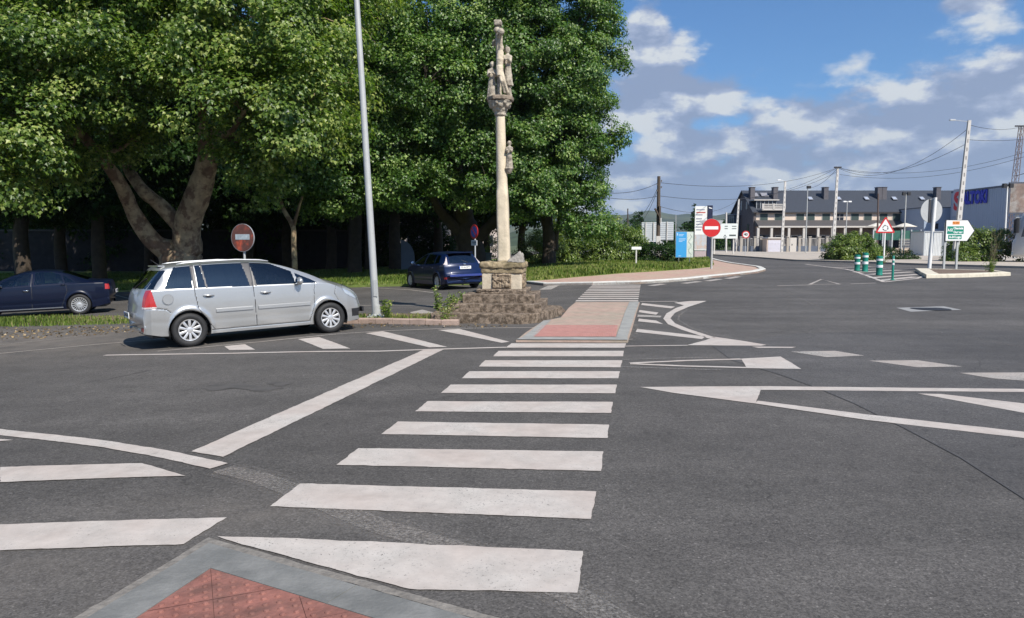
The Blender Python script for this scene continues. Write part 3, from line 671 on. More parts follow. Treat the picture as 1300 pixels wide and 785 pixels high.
# hills on the horizon
def ridge(name, D, prof, base, m, thick):
    v = []; f = []; n = len(prof)
    for k, (frac, zf) in enumerate(((0,0),(.35,.55),(.75,.93),(1.0,1.0),(1.5,.8),(2.2,.2))):
        for i, (px, py) in enumerate(prof):
            p = at(px, py, D); s = (D - thick*(1-frac))/D
            v.append((p.x*(D-thick*(1-frac))/D, D-thick*(1-frac), base+(p.z-base)*zf))
    for k in range(5):
        for i in range(n-1): f.append((k*n+i, k*n+i+1, (k+1)*n+i+1, (k+1)*n+i))
    me = bpy.data.meshes.new(name); me.from_pydata(v, [], f); me.materials.append(m); me.polygons.foreach_set('use_smooth', [True]*len(f))
    o = bpy.data.objects.new(name, me); col.objects.link(o); o['kind'] = 'structure'
hp_ = []
for px in range(-400, 1901, 12):
    y = 276 + 6*math.sin(px*.011+1) + 3*math.sin(px*.037) + 1.6*math.sin(px*.11+2) + random.uniform(-.7,.7) - (5 if px < 830 else 0)*0
    if px > 1000: y += (px-1000)*.02
    hp_.append((px, y))
FOREST = mat('forested_hill', (.045,.065,.035), .95, var=.4, scale=.012, coords='World', alt=(.09,.10,.05), altscale=.004)
ridge('hill', 2600, hp_, -5, FOREST, 900)
hp2 = [(px, 293+3*math.sin(px*.023)+2*math.sin(px*.09+1)+random.uniform(-1.5,1.5)) for px in range(-400, 1901, 7)]
ridge('low_hill', 700, hp2, -3, mat('near_wood', (.035,.055,.022), .95, var=.5, scale=.05, coords='World'), 150)
# ================================================================== TREES AND PLANTS
def unit(a): return a/np.maximum(np.linalg.norm(a, axis=-1, keepdims=True), 1e-9)
def leaf_mesh(name, P, Nb, D, S, tone, m, parent=None, shape='lobed'):
    """one mesh of many small folded leaves: positions, normals, tip directions, sizes"""
    n = len(P); Nn = unit(Nb); T = unit(D - Nn*(D*Nn).sum(1, keepdims=True)); B = np.cross(T, Nn)
    if shape == 'lobed':
        loc = np.array([(0,0,0),(-.52,.42,.10),(-.20,.60,.05),(0,1.0,-.10),(.20,.60,.05),(.52,.42,.10)]); q = np.array([(0,3,2,1),(0,5,4,3)])
    elif shape == 'oval':
        loc = np.array([(0,0,0),(-.26,.45,.06),(0,1.0,-.06),(.26,.45,.06)]); q = np.array([(0,3,2,1)])
    else:
        loc = np.array([(-.5,0,0),(.5,0,0),(.28,.6,.10),(-.28,.6,.10),(0,1.0,.30),(0.02,1.0,.30)]); q = np.array([(0,1,2,3),(3,2,5,4)])
    k = len(loc)
    V = P[:,None,:] + S[:,None,None]*(loc[None,:,0:1]*B[:,None,:] + loc[None,:,1:2]*T[:,None,:] + loc[None,:,2:3]*Nn[:,None,:])
    V = V.reshape(-1, 3).astype(np.float32); F = (np.arange(n)[:,None,None]*k + q[None]).reshape(-1)
    nf = n*len(q)
    me = bpy.data.meshes.new(name); me.vertices.add(len(V)); me.vertices.foreach_set('co', V.ravel())
    me.loops.add(nf*4); me.loops.foreach_set('vertex_index', F.astype(np.int32))
    me.polygons.add(nf); me.polygons.foreach_set('loop_start', np.arange(nf, dtype=np.int32)*4)
    me.update(calc_edges=True); me.materials.append(m)
    at_ = me.attributes.new('tone', 'FLOAT', 'POINT'); at_.data.foreach_set('value', np.repeat(tone, k).astype(np.float32))
    o = bpy.data.objects.new(name, me); col.objects.link(o)
    if parent is not None: o.parent = parent
    return o
def rdir(n): return unit(rng.normal(size=(n, 3)))
def clusters_from(blobs, per_m2=.8, rough=.18, depth=.22):
    C = []; O = []
    for (cx, cy_, cz, rx, ry, rz) in blobs:
        c = np.array([cx, cy_, cz]); r = np.array([rx, ry, rz]); area = 4*math.pi*((rx*ry)**1.6/3+(rx*rz)**1.6/3+(ry*rz)**1.6/3)**(1/1.6)
        n = int(area*per_m2); u = rdir(n); ph = rng.uniform(0, 6, 3)
        k = 1 + rough*(np.sin(u[:,0]*5+ph[0])*np.sin(u[:,1]*5+ph[1]) + .6*np.sin(u[:,2]*9+ph[2]+u[:,0]*6)) - np.abs(rng.normal(0, depth, n))
        p = c + u*r*k[:,None]; keep = np.ones(n, bool)
        for b2 in blobs:
            if b2[:3] == (cx, cy_, cz): continue
            q = np.linalg.norm((p-np.array(b2[:3]))/np.array(b2[3:]), axis=1); keep &= ~((q < .7) & (rng.random(n) < .75))
        C.append(p[keep]); O.append(unit(u/r)[keep])
    return np.concatenate(C), np.concatenate(O)
def crown_leaves(C, O, per=80, size=.17, cr=(.45,.85), zmin=1.9, droop=.5):
    n = len(C); rad = rng.uniform(*cr, n); cnt = (per*(rad/np.mean(rad))**2*rng.uniform(.6,1.3,n)).astype(int)
    idx = np.repeat(np.arange(n), cnt); N = len(idx); u = rdir(N); rr = rng.random(N)**.45
    off = u*rr[:,None]*rad[idx][:,None]*np.array([1,1,.62]); off[:,2] -= .25*(off[:,0]**2+off[:,1]**2)
    P = C[idx] + off; up = np.array([0,0,1.0])
    Nb = unit(off)*.55 + O[idx]*.45 + up*.65 + rdir(N)*.55
    D = O[idx]*.5 + unit(off)*.5 + rdir(N)*.6 - up*droop
    ctone = rng.normal(.46, .15, n)[idx]; tone = np.clip(ctone + rng.normal(0, .24, N), 0, 1)
    S = size*rng.uniform(.65, 1.25, N); k = P[:,2] > zmin + rng.uniform(-.3,.5,N)
    return P[k], Nb[k], D[k], S[k], tone[k]
def limb_path(a, b, n=6, wob=.25, sag=0):
    a = Vector(a); b = Vector(b); L_ = (b-a).length; out = []
    w1 = Vector(rng.normal(0, wob, 3)); w2 = Vector(rng.normal(0, wob*.5, 3))
    for i in range(n+1):
        t = i/n; p = a.lerp(b, t) + w1*math.sin(math.pi*t)*L_*.12 + w2*math.sin(2*math.pi*t)*L_*.1; p.z += sag*math.sin(math.pi*t); out.append(p)
    return out
def tree(name, label, base, trunk, blobs, m=LEAF, rough=.18, depth=.22, bark=BARK, per_m2=.8, per=80, size=.17, group=None, twigs=.25, zmin=1.9, cr=(.45,.85), origin=None, extra=None, cat='tree'):
    """trunk: list of (path, radii) in world space; blobs: ellipsoids of the crown"""
    bx, by = base; bz = h(bx, by); t = thing(name, label, cat, (bx, by, bz), 0, group)
    off = Vector((bx, by, bz)); b = MB(); b.xf = Matrix.Translation(-off)
    ends = []
    for path, rad in trunk:
        # subdivide path smoothly
        P = [Vector(p) for p in path]; rr = list(rad); Q = []; q = []
        for i in range(len(P)-1):
            p0 = P[max(i-1,0)]; p1 = P[i]; p2 = P[i+1]; p3 = P[min(i+2,len(P)-1)]
            for s in range(5):
                u = s/5; Q.append(.5*((2*p1)+(p2-p0)*u+(2*p0-5*p1+4*p2-p3)*u*u+(-p0+3*p1-3*p2+p3)*u**3)); q.append(rr[i]*(1-u)+rr[i+1]*u)
        Q.append(P[-1]); q.append(rr[-1])
        q = [r*(1+random.uniform(-.06,.06)) for r in q]
        b.tube(Q, q, 12); ends.append((Q[-1], q[-1])); ends += [(Q[j], q[j]*.6) for j in range(len(Q)//2, len(Q)-1, 3)]
    C, O = clusters_from(blobs, per_m2, rough, depth)
    ok = C[:,2] > zmin-.2; C, O = C[ok], O[ok]
    # boughs to the middle of each lobe, twigs out to the clusters
    nodes = list(ends)
    for bl in blobs:
        c = Vector(bl[:3]); e, r = min(ends, key=lambda q_: (q_[0]-c).length); pth = limb_path(e, c, 7, .5)
        r0 = min(r, .14); b.tube(pth, [r0*(1-.7*i/7) for i in range(8)], 7); nodes += [(pth[j], r0*(1-.7*j/7)) for j in (3,5,7)]
    sel = rng.random(len(C)) < twigs; NP = np.array([tuple(n_[0]) for n_ in nodes])
    for c in C[sel]:
        j = int(np.argmin(((NP-c)**2).sum(1))); e = nodes[j][0]; dist = (Vector(c)-e).length
        if dist > 9: continue
        pth = limb_path(e, c, 4, .5, .1*dist); r0 = min(nodes[j][1]*.5, .012*dist+.012); b.tube(pth, [r0*(1-.8*i/4)+.004 for i in range(5)], 4, cap=False)
    b.build('trunk', bark, t, smooth=True, fixn=False)
    P, Nb, D, S, tone = crown_leaves(C, O, per, size, cr, zmin)
    o = leaf_mesh('crown', P-np.array(off), Nb, D, S, tone, m, t)
    return t
# --- the big plane tree that forks low, left
def W(px, py, D): return tuple(at(px, py, D))
b0 = (X(231, 30), 30.0)
tree('plane_tree', 'huge old plane tree with a low forked mottled trunk behind the silver car', b0,
 [([(b0[0], 30, h(*b0)-.2), W(230, 345, 30), W(229, 318, 30)], [1.02, .85, .76]),
  ([W(238, 320, 30), W(238, 285, 29.6), W(252, 245, 29), W(263, 203, 28.5), W(262, 150, 28), W(258, 60, 28)], [.58, .53, .46, .37, .30, .20]),
  ([W(222, 322, 30), W(196, 308, 29.5), W(172, 275, 29), W(152, 232, 28), W(120, 190, 27), W(60, 120, 26)], [.52, .36, .29, .24, .19, .11]),
  ([W(236, 296, 29.8), W(205, 262, 29.5), W(178, 238, 29), W(150, 190, 30), W(120, 120, 31)], [.34, .27, .23, .18, .10])],
 [(-12.5,30,13.8,8,6,5.5), (-9,29.5,12.8,4.0,5,5.5), (-20,28.5,11.5,6,5.5,6), (-16.5,25.8,9.4,4.4,3,3.4), (-10.6,25.9,9.8,4.2,2.8,3.2), (-7.7,27,9.4,2.7,3,3.2),
  (-19.2,23.8,6.3,3.4,2,2.5), (-14.6,24.2,8.0,2.2,1.6,1.7), (-8.3,25.0,6.4,2.4,1.7,1.8), (-6.9,26,6.6,1.7,1.7,1.8), (-21,22.8,4.4,2.2,1.4,1.5), (-17.2,23.4,5.3,1.9,1.3,1.4), (-8.9,27.2,4.9,1.7,1.3,1.2), (-12.3,24.6,7.2,1.8,1.2,1.2), (-15.4,23.6,5.2,1.8,1.2,2.2), (-16.6,25,4.0,1.6,1.3,1.4), (-14.0,24.4,6.4,1.4,1.1,1.4), (-13.7,27.4,5.5,1.3,1.0,1.0), (-15.6,27,5.2,1.5,1.2,1.3), (-9.6,28,5.6,1.2,.9,1.0)],
 m=LEAFY, rough=.26, depth=.26, per_m2=1.05, per=165, size=.145, twigs=.16, zmin=2.2, cr=(.45,.95))
# --- slender young tree on the lawn
b0 = G(374, 350); b0 = (X(374, 38), 38.0)
tree('young_tree', 'slender young tree with a thin bent stem on the lawn behind the silver car', b0,
 [([(b0[0],38,h(*b0)-.1), W(373,310,38), W(372,288,38), W(361,268,38), W(352,243,38), W(348,220,38)], [.16,.14,.13,.11,.09,.05]), ([W(372,290,38), W(380,262,38), W(389,235,38)], [.1,.07,.03])],
 [(-12.4,37.5,5.6,2.3,2,1.6), (-10.2,37.5,6.2,2.0,2,1.8), (-11.3,37.5,8.2,2.6,2.4,1.8)], m=LEAF, bark=BARK, per_m2=1.1, per=70, size=.17, zmin=3.2)
# --- middle plane tree behind the blue hatchback
b0 = (X(598, 46), 46.0)
tree('plane_tree', 'large plane tree whose dark forking trunk stands behind the no parking sign', b0,
 [([(b0[0],46,h(*b0)-.1), W(598,318,46), W(594,298,46), W(590,280,46), W(584,250,45), W(575,200,44), W(560,100,43)], [1.0,.85,.80,.62,.5,.4,.2]),
  ([W(603,305,46), W(617,292,45.6), W(636,272,45), W(660,240,44.5), W(690,190,44)], [.42,.34,.28,.22,.12]),
  ([W(590,300,46), W(571,282,45.5), W(555,262,45), W(540,225,44), W(510,160,43)], [.42,.33,.26,.2,.1])],
 [(-3.2,43,12.5,6.0,5.5,6.5), (-6.8,40.5,7.6,4.4,3.6,3.5), (-1.6,40.8,6.3,3.6,2.8,2.5), (-.4,42,10.5,4.2,4.2,4.5), (-8.3,41,12.5,5,4.6,5.5), (-9.6,39.6,5.2,2.8,2.4,2.0), (-4.4,38.6,9.8,3.4,2.4,2.4), (-5.6,39.5,4.9,1.9,1.6,1.3)],
 m=LEAF, bark=BARKD, per_m2=1.05, per=140, size=.155, twigs=.12, zmin=3.0, cr=(.5,.95))
# --- right plane tree whose crown reaches almost to the ground
b0 = (X(697, 45), 45.0)
tree('plane_tree', 'tall plane tree right of the stone cross with foliage hanging almost to the ground', b0,
 [([(b0[0],45,h(*b0)-.1), W(697,300,45), W(694,270,45), W(700,200,44.5), W(697,100,44)], [.42,.38,.34,.28,.16]), ([W(705,318,45), W(706,300,45), W(712,270,44.5)], [.2,.16,.1])],
 [(2.0,43,16.0,3.9,4,4.2), (2.2,42.5,10.8,3.5,3.6,3.6), (2.0,42,6.8,3.2,3.2,3.3), (3.9,43,13.6,1.9,2.4,2.2), (3.7,42.6,8.0,2.0,2.2,1.9), (4.2,43,17.4,1.5,2,1.8), (.2,41.5,12.6,3.0,3,3.2), (3.5,42.5,4.9,1.9,2,1.5), (1.0,40.6,4.2,1.9,1.6,1.5), (4.7,43,15.2,1.0,1.2,.9), (4.9,42.7,7.3,1.1,1.2,1.0), (4.1,42.6,11.0,1.2,1.4,1.1), (5.5,43,14.0,.9,.8,.7), (5.8,43,11.9,.8,.7,.6), (5.6,42.8,7.9,.7,.7,.7), (4.2,42,2.9,1.6,1.2,.9)],
 m=LEAF, bark=BARKD, per_m2=1.3, per=175, size=.140, twigs=.14, zmin=1.7, cr=(.40,.80))
# --- filler plane between the two big ones
b0 = (-10.5, 50.0)
tree('plane_tree', 'plane tree standing in deep shade behind the pale lamp post', b0,
 [([(b0[0],50,-.5), (-10.4,50,3), (-10.0,49.5,7), (-9.5,48,13)], [.5,.42,.36,.15])],
 [(-10.5,46,12.5,5.5,5,6.5), (-12.6,42,9,3.8,3.4,3.4), (-9.8,43,6.2,3.2,2.6,2.3), (-10.6,41.5,13,4,3.5,4)], m=LEAF, bark=BARKD, per_m2=.7, per=70, size=.2, twigs=.08, zmin=3.6, cr=(.5,.95))
# --- rows of trees further into the park: one crown, copied
b0 = (-30.0, 50.0)
back = tree('park_tree', 'park tree in deep shade, leftmost of the row behind the dark blue saloon', b0,
 [([(-30,50,-.9), (-30.1,50,2), (-29.7,50,5), (-30.2,50,11)], [.42,.34,.28,.12]), ([(-30.0,50,2.6), (-31,49.7,4.6), (-32,49.5,8)], [.22,.17,.08])],
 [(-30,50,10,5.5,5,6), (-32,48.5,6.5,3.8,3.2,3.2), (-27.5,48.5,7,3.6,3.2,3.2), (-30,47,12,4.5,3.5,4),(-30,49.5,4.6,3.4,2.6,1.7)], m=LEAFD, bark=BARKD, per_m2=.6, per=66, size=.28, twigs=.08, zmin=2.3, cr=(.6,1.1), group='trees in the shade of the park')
row = [(X(125,47), 47, 1.9, 'shaded park tree with its grey trunk behind the tail of the dark blue saloon'), (X(30,45), 45, .6, 'park tree in deep shade whose trunk rises over the bonnet of the dark blue saloon'),
 (-20.5, 58, 2.6, 'shaded park tree between the old forked plane and the tail of the saloon'), (-14.5, 60, 4.0, 'shaded park tree above the weathered no entry sign'), (-26.5, 62, 5.2, 'shaded park tree deep in the wood above the dark blue saloon'),
 (-6.6, 66, 3.3, 'shaded park tree behind the blue hatchback'), (.8, 58, .4, 'shaded park tree just behind the stone column'), (-38, 58, 1.2, 'shaded park tree at the left edge of the wood'),
 (-10.8, 57, 2.2, 'shaded park tree left of the curved blue board'), (-2.0, 60, 5.0, 'shaded park tree behind the grey container'), (-8.3, 53.5, 1.1, 'shaded park tree right behind the blue hatchback'), (-6, 78, 1.9, 'shaded park tree farthest back behind the hatchback, added to close off the sky'), (-16, 79, .7, 'shaded park tree farthest back above the silver car, added to close off the sky'), (-26, 78, 3.3, 'shaded park tree farthest back left of the silver car, added to close off the sky'), (-37, 77, 5.0, 'shaded park tree farthest back above the dark saloon, added to close off the sky'), (-48, 72, 2.4, 'shaded park tree farthest back at the left edge, added to close off the sky'), (-13.5, 63, 3.1, 'shaded park tree far back left of the hatchback'), (-18.2, 61, .9, 'shaded park tree directly behind the trunk of the slender young tree'),  # farthest-back trees added to shut out sky light behind the park
 (-23, 66, 3.6, 'shaded park tree left of the old forked plane'), (-32, 66, 2.9, 'shaded park tree far back at the left'), (-20, 68, 4.4, 'shaded park tree far back above the silver car'), (-13, 68, .2, 'shaded park tree far back beside the lamp post')]
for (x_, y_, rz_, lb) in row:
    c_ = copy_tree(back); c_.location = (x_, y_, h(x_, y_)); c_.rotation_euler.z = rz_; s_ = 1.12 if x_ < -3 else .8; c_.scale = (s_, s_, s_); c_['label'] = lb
# --- dark hedge added as a dense backdrop, raised to deepen the park's shade
def leafy(name, label, cat, blobs, m, per_m2=3, per=45, size=.09, cr=(.15,.32), zmin=.0, group=None, base=None, shape='oval', stems=True, kind=None):
    bx, by = base or (blobs[0][0], blobs[0][1]); bz = h(bx, by); t = thing(name, label, cat, (bx, by, bz), 0, group)
    if kind: t['kind'] = kind
    C, O = clusters_from([(a, b_, c+bz, d, e, f) for (a, b_, c, d, e, f) in blobs], per_m2, rough=.14, depth=.2)
    C, O = C[C[:,2] > bz+.03], O[C[:,2] > bz+.03]
    P, Nb, D, S, tone = crown_leaves(C, O, per, size, cr, -99, .1); k = P[:,2] > bz+.02
    leaf_mesh('foliage', (P-np.array([bx, by, bz]))[k], Nb[k], D[k], S[k], tone[k], m, t, shape)
    if stems:
        b = MB()
        for bl in blobs:
            for _ in range(2):
                b = MB()
                e = (bl[0]-bx+random.uniform(-.7,.7)*bl[3], bl[1]-by+random.uniform(-.7,.7)*bl[4], bl[2]+random.uniform(.1,.7)*bl[5]); s_ = (bl[0]-bx+random.uniform(-.3,.3)*bl[3], bl[1]-by, -.05)
                b.tube(limb_path(s_, e, 4, .4), [.03,.025,.02,.014,.008], 5); b.build('stem', BARKD, t, smooth=True, fixn=False)
    return t
leafy('hedge', 'tall dark hedge behind the silver car, added as a backdrop to darken the park', 'hedge', [(-62+6.5*k, 68+(k%2)*1.0, 2.6, 4.6, 1.8, 3.6) for k in range(9)], LEAFD, 1.8, 70, .36, (.6,1.0))
leafy('shrub', 'wide bushy shrub at the foot of the tall plane tree by the pavement', 'shrub', [(4.5,50,1.3,2.6,1.8,2.0), (7.2,50.5,1.1,1.9,1.6,1.9), (2.4,49,1.0,2.0,1.5,1.5), (5.9,49,.8,1.8,1.3,1.2)], LEAFB, 3.6, 80, .15, (.3,.55))
leafy('shrub', 'dark low shrub between the wooden pole and the blue information board', 'shrub', [(X(834,49),49,.55,1.3,1.0,.95), (X(850,50),50,.5,.9,.9,.85), (X(818,51),51,.55,.8,.8,1.1)], LEAFD, 4, 80, .14, (.25,.45))
leafy('shrub', 'pale green shrub under the trees right behind the grey container', 'shrub', [(X(627,52),52,1.1,.9,.8,1.5)], LEAFB, 3, 50, .12, (.2,.4))
leafy('bush', 'big rounded yellow green bush beyond the striped bollards', 'bush', [(X(1078,56),56,.85,1.7,1.4,1.25), (X(1096,56),56,.75,1.2,1.2,1.05), (X(1062,56),55.6,.6,.9,1.0,1.0), (X(1084,56),55.2,.45,1.6,1,.8)], LEAFB, 5.0, 90, .15, (.25,.5))
leafy('hedge', 'rough green hedge below the blue warehouse wall beside the lorry', 'hedge', [(X(1232,52),53,.7,1.2,1,1.5), (X(1250,52),52.5,.8,1.4,1,1.75), (X(1270,52),52,.75,1.3,1,1.6), (X(1222,52),52,.3,1.0,.9,.9)], LEAFB, 5.0, 90, .15, (.25,.5))
leafy('hedge', 'low dark hedge in front of the green mesh fence', 'hedge', [(X(1112,57),57.5,.4,1.4,.7,.85), (X(1133,57),57.5,.3,1.2,.7,.7), (X(1154,57),57.6,.25,1.0,.6,.5)], LEAFD, 5.0, 80, .14, (.25,.4))
# --- grass and weeds (uncountable)
def pip(px_, py_, poly):
    ins = np.zeros(len(px_), bool); n = len(poly)
    for i in range(n):
        x0, y0 = poly[i]; x1, y1 = poly[(i+1) % n]
        c = ((y0 > py_) != (y1 > py_)) & (px_ < (x1-x0)*(py_-y0)/(y1-y0+1e-12)+x0); ins ^= c
    return ins
def grass(name, poly, n, hgt, m=DRYG, base=.07, dense=None, width=.02, tone=(.45,.22), label='grass'):
    xs = [p[0] for p in poly]; ys = [p[1] for p in poly]; x = rng.uniform(min(xs), max(xs), n); y = rng.uniform(min(ys), max(ys), n)
    if dense is not None: k = rng.random(n) < dense(x, y); x, y = x[k], y[k]
    k = pip(x, y, poly); x, y = x[k], y[k]; n = len(x)
    pat = .5+.25*np.sin(x*.9+np.sin(y*.7)*2)+.25*np.sin(y*1.3+x*.4)
    S = rng.uniform(hgt[0], hgt[1], n)*(.55+.9*pat); P = np.stack([x, y, hz(x, y)+base-.01], 1)
    a = rng.uniform(0, 6.28, n); lean = rng.uniform(.05, .45, n)
    D = np.stack([np.cos(a)*lean, np.sin(a)*lean, np.ones(n)], 1); a2 = rng.uniform(0, 6.28, n); Nb = np.stack([np.cos(a2), np.sin(a2), np.full(n, .25)], 1)
    # blades: narrow in B, tall in T
    Nn = unit(Nb); T = unit(D - Nn*(D*Nn).sum(1, keepdims=True)); B = np.cross(T, Nn); w = width*rng.uniform(.6, 1.4, n)
    V = np.stack([P-B*w[:,None], P+B*w[:,None], P+T*(S*.6)[:,None]+B*(w*.5)[:,None], P+T*S[:,None]+Nn*(S*.25)[:,None], P+T*(S*.6)[:,None]-B*(w*.5)[:,None]], 1)
    tn = np.clip(rng.normal(tone[0], tone[1], n)+(.5-pat)*.4, 0, 1)
    me = bpy.data.meshes.new(name); me.vertices.add(n*5); me.vertices.foreach_set('co', V.astype(np.float32).ravel())
    me.loops.add(n*5); me.loops.foreach_set('vertex_index', np.arange(n*5, dtype=np.int32)); me.polygons.add(n); me.polygons.foreach_set('loop_start', np.arange(n, dtype=np.int32)*5)
    me.update(calc_edges=True); me.materials.append(m); q = me.attributes.new('tone', 'FLOAT', 'POINT'); q.data.foreach_set('value', np.repeat(tn, 5).astype(np.float32))
    o = bpy.data.objects.new(name, me); col.objects.link(o); return tag(o, label, 'grass', kind='stuff')
lf = lawn_front
fade = lambda x, y: np.clip(1.25-(y-30)/45, .15, 1)
grass('grass', lf[:9] + [(1.5,60),(-45,60)], 170000, (.07,.19), base=.08, width=.022, dense=fade, tone=(.40,.2), label='short sunlit grass of the park lawn left of the stone cross')
grass('grass', lf[8:] + [(11,62),(-1,60)], 120000, (.07,.22), base=.08, width=.022, dense=lambda x, y: np.clip(1.4-(y-30)/40, .25, 1), tone=(.58,.24), label='tall seeding grass on the lawn right of the stone cross')
vg = GP((-120,426),(0,415.5),(80,414),(165,411.5),(240,408),(300,403),(300,400),(165,402),(0,403.5),(-120,405))
grass('grass', vg, 17000, (.03,.13), base=.01, width=.014, tone=(.42,.24), label='rough grass on the verge in front of the dark blue saloon')
grass('grass', GP((432,408),(520,409),(572,409),(590,403),(572,400),(480,400),(432,400)), 2000, (.03,.13), base=.02, width=.012, tone=(.5,.25), label='patchy grass on the verge around the pale lamp post')
# fallen leaves and dry litter along the verge edge
def litter(name, label, poly, n, cols):
    xs = [p[0] for p in poly]; ys = [p[1] for p in poly]; x = rng.uniform(min(xs), max(xs), n); y = rng.uniform(min(ys), max(ys), n); k = pip(x, y, poly); x, y = x[k], y[k]; n = len(x)
    P = np.stack([x, y, hz(x, y)+.012], 1); Nb = np.array([0,0,1.0])+rng.normal(0,.35,(n,3)); D = rng.normal(size=(n,3))
    o = leaf_mesh(name, P, Nb, D, rng.uniform(.03,.08,n), rng.random(n), cols); return tag(o, label, 'leaf litter', kind='stuff')
DRYL = leaf_mat('dry_leaf', (.07,.045,.02), (.20,.13,.06), (.38,.28,.14), .1)
litter('leaf_litter', 'dry fallen leaves along the dusty edge of the verge', GP((-60,424),(0,417),(165,415),(175,422),(90,428),(0,434)), 900, DRYL)
litter('leaf_litter', 'dry fallen leaves at the foot of the kerb under the stone steps', GP((430,412),(650,413),(650,417),(430,417)), 260, DRYL)
def weed(label, px, py, hgt, spread, n=14, flowers=True, D=None, group=None, m=LEAFB, dry=False, base=.03):
    x0, y0 = G(px, py); z0 = h(x0, y0)+base-.02; t = thing('weed', label, 'weed', (x0, y0, z0), 0, group); b = MB(); P = []; Dd = []; F = []
    for i in range(n):
        a = random.uniform(0, 6.28); L_ = hgt*random.uniform(.55, 1.05); r = spread*random.uniform(.2, 1)
        e = Vector((math.cos(a)*r, math.sin(a)*r, L_)); st_ = Vector((math.cos(a)*r*.15, math.sin(a)*r*.15, 0)); pth = limb_path(st_, e, 6, .35)
        b.tube(pth, [.006-.0007*k for k in range(7)], 4, cap=False)
        for k in range(1, 7):
            for _ in range(5 if not dry else 2): P.append(pth[k]+Vector(rng.normal(0, .022, 3))); Dd.append(Vector((rng.normal(), rng.normal(), .3)))
        if flowers: F.append(pth[-1])
        for _ in range(2):
            q = pth[random.randint(2,5)]; e2 = q+Vector((rng.normal(0,.1*hgt), rng.normal(0,.1*hgt), .18*hgt)); b.tube([q, e2], [.004,.002], 4, cap=False)
            if flowers: F.append(e2)
            P.append(e2); Dd.append(Vector((rng.normal(), rng.normal(), .5)))
    b.build('stem', mat('weed_stem', (.10,.13,.04) , .8) if not dry else mat('dry_stem', (.25,.20,.12), .9), t, fixn=False)
    P = np.array([tuple(p) for p in P]); Dd = np.array([tuple(p) for p in Dd]); N = len(P)
    leaf_mesh('foliage', P, rdir(N)+np.array([0,0,.8]), Dd, rng.uniform(.04,.09,N)*(.8 if dry else 1.0), np.clip(rng.normal(.55,.2,N),0,1), m, t, 'oval')
    if F:
        F = np.array([tuple(p) for p in F]*3); N = len(F)
        leaf_mesh('blossom', F+rng.normal(0,.008,(N,3)), rdir(N), rdir(N), rng.uniform(.012,.028,N), rng.random(N), leaf_mat('blossom_yellow', (.5,.42,.08), (.65,.6,.2), (.75,.72,.5), .2), t, 'oval')
    return t
weed('leafy green weed with yellow flowers growing against the pale lamp post', 492, 407, .45, .18, 11)
weed('tall thin flowering weed between the lamp post and the stone steps', 556, 406, .75, .14, 9)
weed('straggly weed growing over the left end of the stone steps', 572, 408, .62, .22, 7)
weed('brown and green weed at the lower left corner of the stone steps', 566, 412, .38, .22, 20, dry=True, base=.02)
weed('low weed on the verge kerb left of the stone steps', 580, 402, .55, .3, 18)
weed('tall spindly weed growing on the traffic island kerb', 1259, 349.5, 2.1, .42, 13, flowers=False, base=.15, dry=True)
weed('leafy weed at the foot of the spindly stems on the traffic island', 1258, 349.8, .6, .35, 14, flowers=False, base=.15)
weed('dry weed at the foot of the roundabout warning sign', 1122, 336, .5, .5, 22, flowers=False, base=.1, dry=True)
